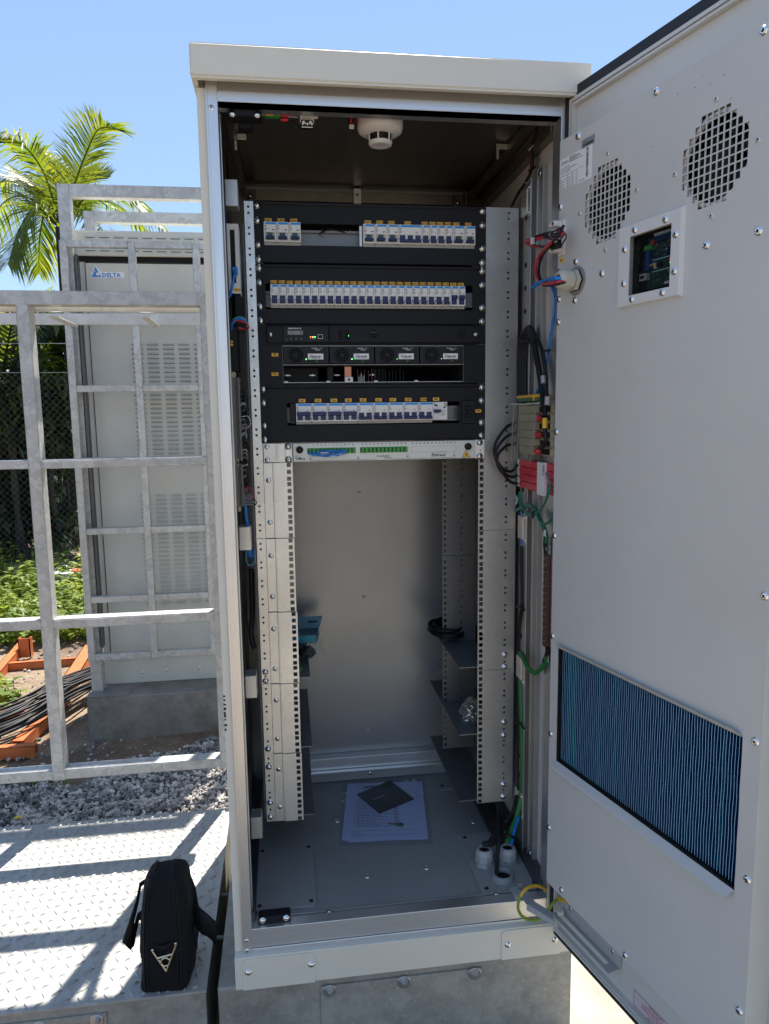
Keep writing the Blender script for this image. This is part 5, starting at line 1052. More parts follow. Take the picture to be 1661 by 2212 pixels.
def strip(X0,X1,X0b,X1b,Y0,Y1,lb,n):
    y=-.06; t=thing('terminal_strip',lb,'terminal strip',P(X0b,Y1,y=y),group='grey terminal strips on the left wall')
    z1=P(X0,Y0,y=y)[2]; z0=P(X0b,Y1,y=y)[2]; xa=(P(X0,Y0,y=y)[0]+P(X0b,Y1,y=y)[0])/2; xb=(P(X1,Y0,y=y)[0]+P(X1b,Y1,y=y)[0])/2; w=xb-xa
    q=MB('terminal_grey'); s_=(z1-z0)/n
    for k in range(n):
        z=z0+k*s_; q.box(xa,xa+w*.42,y,y+.05,z+.0002,z+s_-.0002,.0004).box(xa+w*.42,xa+w*.60,y+.006,y+.05,z+.0002,z+s_-.0002).box(xa+w*.60,xb,y+.002,y+.05,z+.0002,z+s_-.0002,.0004)
    part(q,'terminal_row',t)
    q=MB('terminal_grey').box(xa-.001,xa+w*.2,y-.004,y+.04,z0,z1,.0005).box(xb-.003,xb-.0015,y-.004,y+.002,z0,z1); part(q,'cover_strip',t)
    part(MB('terminal_beige').box(xa,xa+w*.55,y+.002,y+.05,z1+.0005,z1+.013,.001),'end_clamp',t); part(MB('terminal_beige').box(xa+w*.2,xa+w*.55,y+.002,y+.05,z0-.012,z0-.0005,.001),'end_clamp',t)
    return xb,z0,z1
strip(497,517.5,505.5,523,816,996,'long upper grey terminal strip beside the left rail',30); strip(505.8,524,510,527,1003,1094,'short lower grey terminal strip with grey ferrules on its wires',15)
q=MB('black_cable'); mm=['black_cable','grey_sleeve','grey_sleeve','black_cable','white_cable','grey_sleeve','black_cable','black_cable','black_cable']
for k in range(46):
    Yk=845+k*5.2; Xk=519+ (k/46)*8; q.m(random.choice(mm)); r=random.uniform
    q.tube([P(Xk,Yk,y=-.045),P(Xk+r(4,9),Yk-r(1,6),y=-.04),P(Xk+r(6,12),Yk+r(-4,12),y=-.03),P(Xk+r(2,8),Yk+r(10,26),y=-.005)],r(.0008,.0017),6,4)
for k in range(5): q.m('grey_sleeve').cyl(P(527,1078+k*4-4,y=-.05),P(544+k,1066+k*6,y=-.05),.0016,n=6)
q.m('red_cable').tube([P(527,1063,y=-.05),P(536,1052,y=-.055),P(545,1062,y=-.055),P(548,1070,y=-.05),P(540,1077,y=-.05)],.0012); q.m('black_cable').tube([P(545,1076,y=-.05),P(553,1082,y=-.055),P(552,1090,y=-.05),P(540,1092,y=-.045)],.0012)
q.m('white_cable').tube([P(522,900,y=-.05),P(536,900,y=-.055),P(541,915,y=-.055),P(533,925,y=-.045)],.0010)
single(q,'sensor_wires','tangled thin grey, black and white wires spilling from the terminal strips','wires',P(530,960,y=-.04))
q=MB('blue_cable'); q.tube([P(530,1092,y=-.02),P(532,1120,y=-.02),P(538,1150,y=-.02),P(540,1200,y=-.02)],.004); q.m('light_blue_cable')
q.tube([P(532,1190,y=-.03),P(532,1212,y=-.03),P(540,1222,y=-.03),P(550,1212,y=-.03),P(551,1190,y=-.03)],.0012); q.m('blue_cable').tube([P(535,1190,y=-.03),P(538,1203,y=-.03),P(547,1200,y=-.03),P(550,1185,y=-.03)],.0012)
q.m('black_cable').tube([P(543,1230,y=0.02),P(545,1320,y=0.03),P(542,1360,y=.02),P(545,1385,y=.02),P(550,1400,y=.02)],.006); single(q,'left_cable_drop','blue and black cables hanging behind the left rail brackets','cable bundle',P(540,1200,y=-.02))
# ================================================================== LOOSE ITEMS IN THE CABINET
q=MB('black_cable'); c=P(964,1366,z=-1.095); rr=(P(1004,1366,z=-1.095)[0]-P(923,1366,z=-1.095)[0])/2
for k in range(8):
    a0=random.uniform(0,6); r0=rr*random.uniform(.80,.97); dx,dy=random.uniform(-.006,.006),random.uniform(-.01,.01)
    q.tube([(c[0]+dx+r0*math.cos(a0+i*PI/7),c[1]+dy+r0*1.35*math.sin(a0+i*PI/7),c[2]+.004+k*.0032+.002*math.sin(i*1.3+k)) for i in range(15)],.0036,8,3)
single(q,'coiled_cable','coil of black cable resting on the upper right side shelf','cable coil',c)
def lump(q,c,sx,sy,sz,n=14,seed=0,am=.35):
    rg=np.random.default_rng(seed); ph=rg.uniform(0,6,(6,)); V=[];
    for i in range(n+1):
        th=PI*i/n
        for j in range(2*n):
            f=PI*j/n; k=1+am*(math.sin(3*f+ph[0])*math.sin(4*th+ph[1])*.4+math.sin(7*f+ph[2]+5*th)*.25)+rg.uniform(-.08,.08)*am*3
            V.append((c[0]+sx*k*math.sin(th)*math.cos(f),c[1]+sy*k*math.sin(th)*math.sin(f),c[2]+sz*k*math.cos(th)))
    m=2*n; return q.add(V,[(i*m+j,i*m+(j+1)%m,(i+1)*m+(j+1)%m,(i+1)*m+j) for i in range(n) for j in range(m)])
c=P(1018,1545,z=-1.26); q=MB('clear_plastic'); lump(q,(c[0],c[1],-1.2775+.030),.028,.03,.030,12,3,.5); q.m('chrome'); 
for k in range(5): q.lathe((c[0]+random.uniform(-.014,.012),c[1]+random.uniform(-.01,.01),-1.272+k*.008),(random.uniform(-1,1),random.uniform(-1,1),1),[(.010,0),(.012,.003),(.010,.006),(.006,.006),(.006,0)],14,caps=False)
single(q,'hardware_bag','crumpled clear bag of shiny metal fittings on the middle right shelf','plastic bag',(c[0],c[1],-1.2783))
z=-1.1008; a=P(643,1398,z=z); x0,x1,y0=a[0]-.03,P(684,1390,z=z)[0],a[1]+.02
t=thing('small_box','small teal cardboard box with a cyan side on the upper left shelf','box',(x0,y0,z))
part(MB('box_teal').prism([(x0,y0,z+.002),(x1,y0,z+.002),(x1+.010,y0+.07,z+.002),(x0,y0+.07,z+.002)],(0,0,.024)),'carton',t,bev=.001)
part(MB('box_cyan').box(x0+.008,x1-.001,y0-.0012,y0-.0004,z+.006,z+.022),'cyan_side',t)
q=MB('box_teal').add([(x0,y0+.07,z+.026),(x1+.012,y0+.07,z+.026),(x1+.022,y0+.085,z+.056),(x0,y0+.085,z+.056)],[(0,1,2,3)]); q.m('ink').box(x1-.020,x1+.006,y0+.074,y0+.0743,z+.040,z+.045); part(q,'open_flap',t)
q=MB('clear_plastic'); c=P(672,1400,z=z+.02); V=[P(645,1382,z=z+.03),P(697,1378,z=z+.035),P(696,1396,z=z+.02),P(707,1418,z=z+.004),P(680,1423,z=z+.003),P(646,1422,z=z+.003)]
q.add(V+[P(680,1398,z=z+.03),P(665,1402,z=z+.035)],[(0,1,7),(1,6,7),(1,2,6),(2,3,6),(3,4,6),(4,7,6),(4,5,7),(5,0,7)]); q.m('black_plastic'); lump(q,(c[0]-.012,c[1]-.01,z+.014),.022,.03,.012,8,5,.4)
single(q,'parts_bag','crinkled clear bag with dark parts lying before the teal box','plastic bag',P(670,1415,z=z))
single(MB('green_adapter').box(P(646,1449,z=z)[0],P(652,1449,z=z)[0],P(646,1451,z=z)[1],P(646,1446,z=z)[1],z,z+.006,.001),'green_clip','tiny bright green clip on the upper left shelf','clip',P(648,1449,z=z))
# documents
def FP(X,Y,h=0): return P(X,Y,z=ZF+h)
q=MB('clear_film'); q.prism([FP(738,1681,.0012),FP(732,1828,.0012),FP(935,1824,.0012),FP(917,1677,.0012)],(0,0,.0006)); q.m('white_label')
for a,b_ in (((722+17,1715),(760,1712)),((738,1730),(748,1733)),((818,1694),(830,1689)),((874,1687),(883,1687)),((907,1713),(918,1711))): q.tube([FP(*a,.0022),FP((a[0]+b_[0])/2,(a[1]+b_[1])/2-1,.0030),FP(*b_,.0022)],.0008,5,3)
single(q,'document_pouch','clear plastic pouch flat on the cabinet floor around the paper sheets','pouch',FP(835,1750))
t=thing('checklist_sheets','pale blue printed checklist sheets lying on the cabinet floor','paper',FP(835,1750))
A=[FP(*p,.0026) for p in ((751,1693),(738,1815),(757,1819),(925,1811),(911,1688))]; part(MB('paper').prism(A,(0,0,.0003)),'top_sheet',t)
part(MB('paper').prism([FP(*p,.0022) for p in ((758,1697),(756,1820),(840,1815),(922,1813),(905,1690))],(0,0,.0003)),'lower_sheet',t)
o3=Vector(FP(742,1814,.0031)); ax=(Vector(FP(920,1808,.0031))-o3); ay=(Vector(FP(752,1694,.0031))-o3); q=MB('ink')
def pt(u,v): p=o3+ax*u+ay*v; return (p.x,p.y,p.z)
def ln(u0,u1,v,th=.004): q.add([pt(u0,v),pt(u1,v),pt(u1,v+th),pt(u0,v+th)],[(0,1,2,3)])
for k in range(19):
    v=.20+k*.0265; u=.14; ln(.10,.125,v)
    while u<.14+[.42,.30,.38,.22,.34,.26,.40,.28][k%8]: wv=random.uniform(.02,.06); ln(u,u+wv,v,.006); u+=wv+.01
    ln(.62,.62+random.choice([.06,.07,.05]),v,.007)
for v,u0,u1 in ((.13,.08,.95),(.105,.08,.17),(.08,.10,.28),(.055,.08,.90),(.035,.08,.22),(.90,.10,.72),(.955,.10,.72)): ln(u0,u1,v,.003)
st=len(q.v); Mt=Matrix((( ax.x/ax.length,0,ay.x/ay.length,pt(.22,.91)[0]),(ax.y/ax.length,0,ay.y/ay.length,pt(.22,.91)[1]),(0,1,0,pt(0,0)[2]+.0001),(0,0,0,1))); [ln(.22+k*.035,.245+k*.035,.915,.03) for k in range(7)]
part(q,'printed_lines',t)
q=MB('booklet'); q.prism([FP(*p,.0040) for p in ((843,1687.5),(771,1716.8),(820,1757.4),(894,1726.5))],(0,0,.0025)); a=Vector(FP(806,1728,.0068)); b_=Vector(FP(849,1711,.0068)); c_=Vector(FP(800,1722,.0068)); d=(b_-a).normalized(); e_=Vector((-d.y,d.x,0))
Mt=Matrix(((d.x,0,e_.x,a.x),(d.y,0,e_.y,a.y),(0,1,0,a.z),(0,0,0,1))); q.m('white_label').text('User Documentation',0,0,0,.0052,bold=.01,mtx=Mt,wx=.72); q.m('silver_label').text('Documentação do Usuário',0,0,-.007,.0040,mtx=Mt,wx=.72)
single(q,'booklet','dark grey booklet lying diagonally on the printed sheets','booklet',FP(832,1722),bev=.0004)
q=MB('key_brass'); a=Vector(FP(838,1779,.0045)); b_=Vector(FP(858,1781,.0045)); d=(b_-a).normalized(); n=Vector((-d.y,d.x,0))
q.prism([tuple(a+n*.0015),tuple(a-n*.0012),tuple(a+d*.006-n*.0022),tuple(a+d*.010-n*.0012),tuple(a+d*.014-n*.0022),tuple(b_-n*.002),tuple(b_+n*.0025),tuple(a+n*.0025)],(0,0,.0018))
c_=b_+d*.0085; q.prism([tuple(c_+d*.0105*math.cos(k*PI/5)+n*.0080*math.sin(k*PI/5)) for k in range(10)],(0,0,.0022)); q.m('ink').cyl((c_.x+d.x*.004,c_.y,c_.z+.0021),(c_.x+d.x*.004,c_.y,c_.z+.0024),.0022,n=10)
single(q,'key','small dull metal key lying on the printed sheet below the booklet','key',tuple(a),bev=.0004)
# ================================================================== FOUNDATION AND PLATFORM
YG=-.228
t=thing('steel_foundation','weathered galvanised steel foundation box under the open cabinet','foundation',(.01,.15,GZ))
b=MB('foundation_steel'); b.box(-.395,.4175,YG,.50,GZ-.01,ZB-.001,.003); part(b,'base_frame',t,bev=.002)
b=MB('foundation_steel'); b.box(-.171,.200,YG-.005,YG,GZ-.01,ZB-.022,.001); o=part(b,'splice_plate',t,bev=.001)
for x in (-.1504,.0178,.183): screw(o,(x,YG-.005,-1.7470),.0086,'hex',name='bolt')
for x in (-.1504,.0178,.183): screw(o,(x,YG-.005,-1.905),.0086,'hex',name='bolt')
DX0,DX1,DY0,DY1,DZ=-1.75,-.4205,-.2207,.530,-1.721
t=thing('steel_platform','low galvanised platform with diamond plate deck left of the open cabinet','platform',((DX0+DX1)/2,.15,GZ))
b=MB('deck_steel'); b.box(DX0,DX1,DY0,DY1,DZ-.005,DZ)
k=0; pt_=.0275; nx=int((DX1-DX0)/pt_); ny=int((DY1-DY0)/pt_)
for i in range(nx):
    for j in range(ny):
        x=DX0+.014+i*pt_; y=DY0+.014+j*pt_; a=R(35) if (i+j)%2 else R(-55); c_,s_=math.cos(a),math.sin(a); L=.0135; w_=.0024; h=.0048
        V=[(x-L*c_,y-L*s_,DZ),(x+L*c_,y+L*s_,DZ),(x-w_*s_,y+w_*c_,DZ),(x+w_*s_,y-w_*c_,DZ),(x-L*.5*c_,y-L*.5*s_,DZ+h),(x+L*.5*c_,y+L*.5*s_,DZ+h)]
        b.add(V,[(0,3,4),(3,1,5),(3,5,4),(0,4,2),(4,5,2),(5,1,2)],True)
part(b,'deck_plate',t)
b=MB('foundation_steel'); b.box(DX0,DX1-.002,DY0+.004,DY0+.010,GZ,DZ-.011,.001).box(DX0,DX1-.001,DY0+.002,DY0+.05,DZ-.011,DZ-.0055,.001); b.box(DX1-.010,DX1-.004,DY0+.010,DY1,GZ,DZ-.006).box(DX0,DX1,DY1-.01,DY1-.004,GZ,DZ-.006)
part(b,'side_beam',t,bev=.0015)
b=MB('foundation_steel'); b.box(-1.2,-.6330,DY0-.0005,DY0+.004,GZ,-1.7465,.001); o=part(b,'splice_plate',t,bev=.001)
for x in (-.654,-.772): screw(o,(x,DY0-.0005,-1.762),.0086,'hex',name='bolt')
for nm,X,Y in (('upper',487,1933),('lower',477,2025)):
    p=P(X,Y,z=-1.755); part(MB('foundation_old').cyl((DX1-.006,p[1],p[2]),(-.394,p[1],p[2]),.005,n=10),'threaded_rod',t)
# ------------------------------------------------------------------ camera bag
bx,by=-.5085,-.085; t=thing('camera_bag','black shoulder bag standing upright on the diamond plate deck','bag',(bx,by,DZ))
lv=[(.0015,.052,-.212,-.088),(.008,.0545,-.215,-.085),(.06,.0555,-.2155,-.083),(.10,.0545,-.214,-.084),(.16,.0525,-.212,-.089),(.205,.0495,-.209,-.098),(.232,.0455,-.204,-.108),(.250,.0395,-.198,-.120),(.2605,.031,-.189,-.132),(.2645,.018,-.176,-.142)]
def ringpt(h,wx,yf,yb,a,off=0.,e=.36):
    c_,s_=math.cos(a),math.sin(a); cx=bx+.006*(h/.26); return (cx+(wx+off)*math.copysign(abs(c_)**e,c_),(yf+yb)/2+((yb-yf)/2+off)*math.copysign(abs(s_)**e,s_),DZ+h)
q=MB('fabric_black'); n=40; V=[ringpt(*l,2*PI*k/n) for l in lv for k in range(n)]
for i,v in enumerate(V): V[i]=(v[0]+.0022*math.sin(v[2]*75+v[1]*60)+.0012*math.sin(v[2]*170+2),v[1]+.0022*math.sin(v[2]*58+v[0]*70)+.0012*math.sin(v[0]*210+v[2]*90),v[2])
q.add(V,[(i*n+k,i*n+(k+1)%n,(i+1)*n+(k+1)%n,(i+1)*n+k) for i in range(len(lv)-1) for k in range(n)]+[tuple(range((len(lv)-1)*n,len(lv)*n)),tuple(range(n))[::-1]],True); part(q,'body',t)
def face(u,h,off=.001):   # point on the front narrow face, u in -1..1
    for i in range(len(lv)-1):
        if lv[i][0]<=h<=lv[i+1][0] or i==len(lv)-2:
            f=(h-lv[i][0])/(lv[i+1][0]-lv[i][0]); f=max(0,min(1,f)); wx=lv[i][1]*(1-f)+lv[i+1][1]*f; yf=lv[i][2]*(1-f)+lv[i+1][2]*f; break
    return (bx+.006*(h/.26)+wx*u,yf-off+ (abs(u)**5)*.012,DZ+h)
q=MB('nylon_black')
for u in (-.78,-.66,.50,.62): q.tube([face(u,h,.0015) for h in (.012,.06,.11,.16,.20,.225,.245,.258)]+[(bx+.006+.028*u,-.165,DZ+.266),(bx+.006+.03*u,-.135,DZ+.263)],.0016,6,3)
q.tube([face(u,.098,.0018) for u in (-.95,-.5,0,.5,.95)],.0014,6,2); part(q,'piping',t)
q=MB('nylon_black').tube([face(-.30,.118,.002),face(.02,.116,.006),face(.34,.122,.002)],.0060,8,3,flat=.35); part(q,'ring_loop',t)
q=MB('gold_ring'); A=[face(-.46,.110,.006),face(.52,.120,.006),face(.08,.058,.006)]
def lerp(a,b,f): return tuple(a[i]+(b[i]-a[i])*f for i in range(3))
q.tube([lerp(A[0],A[1],.0),lerp(A[0],A[2],.5),lerp(A[0],A[2],.92),A[2],lerp(A[1],A[2],.92),lerp(A[1],A[2],.5),A[1]],.0022,8,3); q.tube([A[0],lerp(A[0],A[1],.08)],.003,8,1).tube([A[1],lerp(A[1],A[0],.08)],.003,8,1)
c_=lerp(lerp(A[0],A[1],.5),A[2],.62); q.tube([(c_[0]+.0095*math.cos(k*PI/8),c_[1],c_[2]+.0095*math.sin(k*PI/8)) for k in range(17)],.0020,8,1); q.tube([lerp(A[0],A[2],.38),lerp(A[1],A[2],.38)],.0030,8,1); part(q,'metal_ring',t)
def B4(X,Y,y): return P(X*.3576,1727.9+Y*.3576,y=y)
q=MB('nylon_black'); yl_=-.16
q.ribbon([B4(872,478,yl_),B4(842,500,yl_),B4(822,600,yl_-.01),B4(790,700,yl_-.015),B4(738,855,yl_-.02)],[B4(880,500,yl_+.01),B4(853,520,yl_+.01),B4(838,612,yl_),B4(812,722,yl_),B4(790,905,yl_-.01)],.0015)
q.ribbon([B4(738,855,yl_-.02),B4(775,860,yl_),B4(800,790,yl_+.01),B4(835,680,yl_+.02),B4(862,664,yl_+.02)],[B4(790,905,yl_-.01),B4(812,880,yl_+.01),B4(826,800,yl_+.02),B4(842,722,yl_+.03),B4(858,730,yl_+.03)],.0015); part(q,'carry_strap',t)
q=MB('nylon_black'); y2=-.12
q.ribbon([B4(1118,432,y2),B4(1150,450,y2),B4(1182,530,y2),B4(1200,640,y2-.01),B4(1222,700,y2-.02)],[B4(1118,480,y2),B4(1140,490,y2),B4(1165,560,y2),B4(1175,660,y2-.01),B4(1185,720,y2-.02)],.0015)
q.ribbon([B4(1130,612,y2),B4(1190,640,y2-.03),B4(1250,690,y2-.04),B4(1298,735,y2-.04),B4(1306,800,y2-.03),B4(1306,878,y2-.02)],[B4(1140,700,y2),B4(1180,760,y2-.03),B4(1215,810,y2-.04),B4(1250,825,y2-.04),B4(1280,850,y2-.03),B4(1300,880,y2-.02)],.0018)
q.ribbon([B4(1140,690,y2),B4(1165,760,y2-.03),B4(1180,850,y2-.04),B4(1190,905,y2-.04)],[B4(1210,720,y2),B4(1205,770,y2-.03),B4(1192,850,y2-.04),B4(1192,905,y2-.04)],.0018); part(q,'shoulder_strap',t)
q=MB('nylon_black').lathe(B4(905,505,-.195),(0,-.3,1),[(.004,-.02),(.007,-.01),(.006,.008),(.003,.012)],10); part(q,'strap_buckle',t)
# ================================================================== GUARD FENCE
YFN=.587; PW=.036
t=thing('guard_fence','open galvanised guard fence of square bars between platform and gravel','fence',(-.957,YFN+.025,GZ))
def tubebar(x0,x1,y0,y1,z0,z1,m='galvanised'): return MB(m).box(x0,x1,y0,y1,z0,z1,.003)
posts=[-.957,-.435,-1.479]
for px in posts: part(tubebar(px-PW/2,px+PW/2,YFN,YFN+.052,-1.612,-.112),'post',t,bev=.002)
zr=[(-.112,-.071),(-.626,-.594),(-1.108,-1.072),(-1.612,-1.575)]
zr=[]
for (X,Ya,Yb) in ((250,629,656),(250,991,1009),(300,1330,1350),(350,1648,1668)): zr.append((P(X,Yb,y=YFN)[2],P(X,Ya,y=YFN)[2]))
for i,(a,b_) in enumerate(zr):
    if i==0: part(tubebar(-1.9,-.38,YFN-.001,YFN+.050,b_-.040,b_),'rail',t,bev=.002)
    else:
        for px in posts:
            q=MB('galvanised')
            for s_ in (-1,1):
                xx=px+s_*(PW/2+.0005); q.tube([(xx+random.uniform(-.0006,.0006),YFN+.0015,a+(b_-a)*k/6) for k in range(7)],.0026,6,2)
            part(q,'weld_bead',t)
        for xa,xb in ((-1.9,-1.497),(-1.461,-.975),(-.939,-.453),(-.417,-.38)): part(tubebar(xa,xb,YFN+.001,YFN+.050,a,b_),'rail',t,bev=.002)
# cable ladder
t=thing('cable_ladder','horizontal galvanised cable ladder running behind the guard fence top','cable ladder',(-.9,.75,-.15))
for yy,za,zb2_,hx_ in ((.646,-.1510,-.1230,(257,660)),(.856,-.1640,-.1290,(378,690))):
    p=P(hx_[0],hx_[1]+.0,y=yy); q=MB('galvanised_light'); q.plate(-2.2,-.2,za,zb2_,yy,yy+.003,rounds=[(p[0],(za+zb2_)/2,.0042)]); q.box(-2.2,-.2,yy+.003,yy+.02,za,za+.002).box(-2.2,-.2,yy+.003,yy+.02,zb2_-.002,zb2_); part(q,'side_channel',t)
for x in (-.9010-.0+.012,-.6250,-1.165,-.36,-1.43): 
    q=MB('galvanised_light'); q.box(x-.013,x+.013,.650,.868,-.1685,-.1640,.001); part(q,'rung',t,bev=.001)
    for dx in (-.008,.008): part(MB('steel_bolt').cyl((x+dx,.852,-.1685),(x+dx,.852,-.174),.004,n=6),'bolt',t)
# ================================================================== REAR CAGE AND CABINET
t=thing('guard_cage','tall galvanised guard cage with square grid gate around the rear cabinet','cage',(-.75,1.85,ZR),group=None)
gy=1.62; xs=[-1.114,-.836,-.568,-.30]; zt2,zb3=.277,-1.568
g=MB('galvanised'); 
for x in xs: part(MB('galvanised').box(x-.0145,x+.0145,gy,gy+.032,zb3,zt2-.001,.002),'gate_bar',t,bev=.0015)
for z in (.262,-.042,-.343,-.657,-.971,-1.283,-1.551):
    for xa,xb in zip(xs[:-1],xs[1:]): part(MB('galvanised').box(xa+.0145,xb-.0145,gy+.001,gy+.030,z-.014,z+.0145,.002),'gate_rail',t,bev=.0015)
b=MB('galvanised'); 
for yy,nm in ((1.668,'front'),(2.08,'rear')):
    q=MB('galvanised'); q.box(-1.135,-1.086,yy,yy+.05,ZR,.515,.002).box(-1.086,-.10,yy,yy+.05,.465,.515,.002).box(-.15,-.10,yy,yy+.05,ZR,.465,.002); part(q,'portal_frame',t,bev=.002)
for z in (-1.2,-.3,.1): part(MB('galvanised').box(-1.125,-1.095,1.718,2.08,z-.015,z+.015,.002),'side_bar',t,bev=.001)
part(MB('dark_metal').box(-1.078,-1.070,1.66,1.70,zb3+.05,zt2-.05),'hinge_bar',t)
cy2=1.753
t=thing('rear_cabinet','closed pale grey louvered equipment cabinet behind the cage gate','cabinet',(-.72,2.05,ZR))
b=MB('old_paint'); b.box(-1.094,-.345,cy2+.006,cy2+.66,ZR,.215,.002); part(b,'body',t,bev=.002)
q=MB('old_paint'); q.box(-1.104,-.335,cy2-.012,cy2+.67,.2385,.345,.004)
for r_,z in ((0,.262),(1,.318)):
    for k in range(12): x=-1.03+k*.0605; q.m('old_paint').add([(x-.021,cy2-.0122,z+.006),(x+.021,cy2-.0122,z+.006),(x+.021,cy2-.018,z-.003),(x-.021,cy2-.018,z-.003)],[(0,3,2,1)]); q.m('void').add([(x-.021,cy2-.018,z-.003),(x+.021,cy2-.018,z-.003),(x+.019,cy2-.0122,z-.0045),(x-.019,cy2-.0122,z-.0045)],[(0,1,2,3)])
part(q,'sun_roof',t,bev=.002)
b=MB('void'); b.box(-1.085,-.35,cy2+.002,cy2+.01,.2155,.2385); part(b,'roof_gap',t)
q=MB('old_paint'); dx0,dx1,dz0,dz1=-1.0595,-.365,-1.612,.2085; q.box(dx0,dx1,cy2-.001,cy2+.004,dz0,dz1,.001)
for z0_,n_ in ((-.144,25),(-.830,26)):
    for i in range(n_):
        z=z0_-i*.0205
        for k in range(7):
            x=-.8587+k*.0685; w_=.0265; q.m('old_paint'); y_=cy2-.0012
            q.add([(x-w_,y_,z),(x-w_+.006,y_,z+.0065),(x+w_-.006,y_,z+.0065),(x+w_,y_,z),(x-w_+.003,y_-.0085,z-.001),(x+w_-.003,y_-.0085,z-.001)],[(1,2,5,4),(0,1,4),(2,3,5)])
            q.m('void').add([(x-w_+.001,y_-.0002,z-.0026),(x+w_-.001,y_-.0002,z-.0026),(x+w_-.003,y_-.0085,z-.0012),(x-w_+.003,y_-.0085,z-.0012)],[(0,1,2,3)])
door=part(q,'door',t)
q=MB('void').box(dx0-.0028,dx0-.0004,cy2-.0004,cy2+.006,dz0,dz1).box(dx0-.002,dx1,cy2-.0004,cy2+.006,dz1,dz1+.004); part(q,'door_gap',t)
q=MB('white_label'); y_=cy2-.0022; L0,B0=-1.041,.1455
q.prism([(L0,y_,B0),(L0+.145,y_,B0),(L0+.145,y_,B0+.0262),(L0+.047,y_,B0+.0262),(L0+.0250,y_,B0+.053),(L0+.0215,y_,B0+.053)],(0,.001,0))
q.m('logo_blue').prism([(L0+.0045,y_-.0003,B0+.0025),(L0+.0460,y_-.0003,B0+.0025),(L0+.0235,y_-.0003,B0+.0485)],(0,.0002,0)); q.m('white_label').cyl((L0+.0315,y_-.0004,B0+.0160),(L0+.0315,y_-.0007,B0+.0160),.0068,n=20)
q.tube([(L0+.009,y_-.0006,B0+.010),(L0+.014,y_-.0006,B0+.022),(L0+.026,y_-.0006,B0+.030)],.0008,5).tube([(L0+.0315,y_-.0006,B0+.010),(L0+.036,y_-.0006,B0+.0028)],.0008,5,1)
q.m('logo_blue').text('DELTA',L0+.0505,y_-.0004,B0+.0035,.0185,bold=.035,wx=1.02); part(q,'maker_badge',door)
q=MB('old_paint'); q.box(-.93,-.80,cy2+.0035,cy2+.006,-1.705,-1.635,.001); o=part(q,'access_cover',t,bev=.001); screw(o,(-.92,cy2+.0035,-1.68),.005,'pan'); screw(o,(-.81,cy2+.0035,-1.675),.005,'pan')
q=MB('old_paint'); q.box(-.665,-.54,cy2+.0035,cy2+.006,-1.705,-1.635,.001); o=part(q,'access_cover',t,bev=.001); screw(o,(-.655,cy2+.0035,-1.675),.005,'pan')
t=thing('rear_foundation','dark weathered steel foundation under the rear cabinet and cage','foundation',(-.7,1.9,GZ))
b=MB('foundation_old'); b.box(-1.143,.1,1.60,2.3,GZ-.02,ZR-.001,.006); part(b,'base_frame',t,bev=.004)
b=MB('foundation_old'); b.prism([(-1.143,1.598,ZR+.0005),(-.965,1.598,ZR+.0005),(-.945,1.66,ZR+.0005),(-1.143,1.66,ZR+.0005)],(0,0,.003)); part(b,'top_plate',t)
for z in (-1.79,-1.88): part(MB('foundation_old').cyl((-1.085,1.60,z),(-1.085,1.593,z),.012,n=14),'bolt_head',t)
# ================================================================== GROUND DETAILS
ico=None
def icosa():
    p=(1+5**.5)/2; V=np.array([(-1,p,0),(1,p,0),(-1,-p,0),(1,-p,0),(0,-1,p),(0,1,p),(0,-1,-p),(0,1,-p),(p,0,-1),(p,0,1),(-p,0,-1),(-p,0,1)],float); V/=np.linalg.norm(V[0])
    F=np.array([(0,11,5),(0,5,1),(0,1,7),(0,7,10),(0,10,11),(1,5,9),(5,11,4),(11,10,2),(10,7,6),(7,1,8),(3,9,4),(3,4,2),(3,2,6),(3,6,8),(3,8,9),(4,9,5),(2,4,11),(6,2,10),(8,6,7),(9,8,1)]); return V,F
def stones(name,n,fn,s0,s1,m='stone'):
    V,F=icosa(); pos=fn(n); n=len(pos); sc=rng.uniform(s0,s1,(n,1,1))*rng.uniform(.6,1.25,(n,1,3)); J=1+rng.uniform(-.22,.22,(n,12,1)); A=V[None]*J*sc
    an=rng.uniform(0,6.28,n); c_,s_=np.cos(an),np.sin(an); Rz=np.zeros((n,3,3)); Rz[:,0,0]=c_;Rz[:,0,1]=-s_;Rz[:,1,0]=s_;Rz[:,1,1]=c_;Rz[:,2,2]=1
    b_=rng.uniform(-.8,.8,n); Rx=np.zeros((n,3,3)); Rx[:,0,0]=1;Rx[:,1,1]=np.cos(b_);Rx[:,1,2]=-np.sin(b_);Rx[:,2,1]=np.sin(b_);Rx[:,2,2]=np.cos(b_)
    A=np.einsum('nij,nvj->nvi',Rz@Rx,A)+pos[:,None,:]; Fa=(F[None]+np.arange(n)[:,None,None]*12).reshape(-1,3)
    me=bpy.data.meshes.new(name); me.from_pydata(A.reshape(-1,3).tolist(),[],Fa.tolist()); me.materials.append(MATS[m]); o=bpy.data.objects.new(name,me); SC.collection.objects.link(o); o['kind']='stuff'; return o
def gfn(n):
    x=rng.uniform(-1.95,-.30,n); y=rng.uniform(.54,1.52,n); keep=(y<1.30+.10*np.sin(x*7)+.22*(x+1.0)*(x>-1.0)+.05*np.sin(x*19)); x,y=x[keep],y[keep]; return np.stack([x,y,GZ+.004+rng.uniform(0,.020,len(x))],1)
o=stones('gravel',24000,gfn,.0052,.0104); o['label']='grey gravel bed between the platform and the rear foundation'
def gf2(n): return np.stack([rng.uniform(-1.9,-.3,n),rng.uniform(1.25,1.60,n),np.full(n,GZ+.004)],1)
o=stones('scattered_stones',420,gf2,.004,.010); o['label']='loose stones scattered on brown soil before the rear foundation'
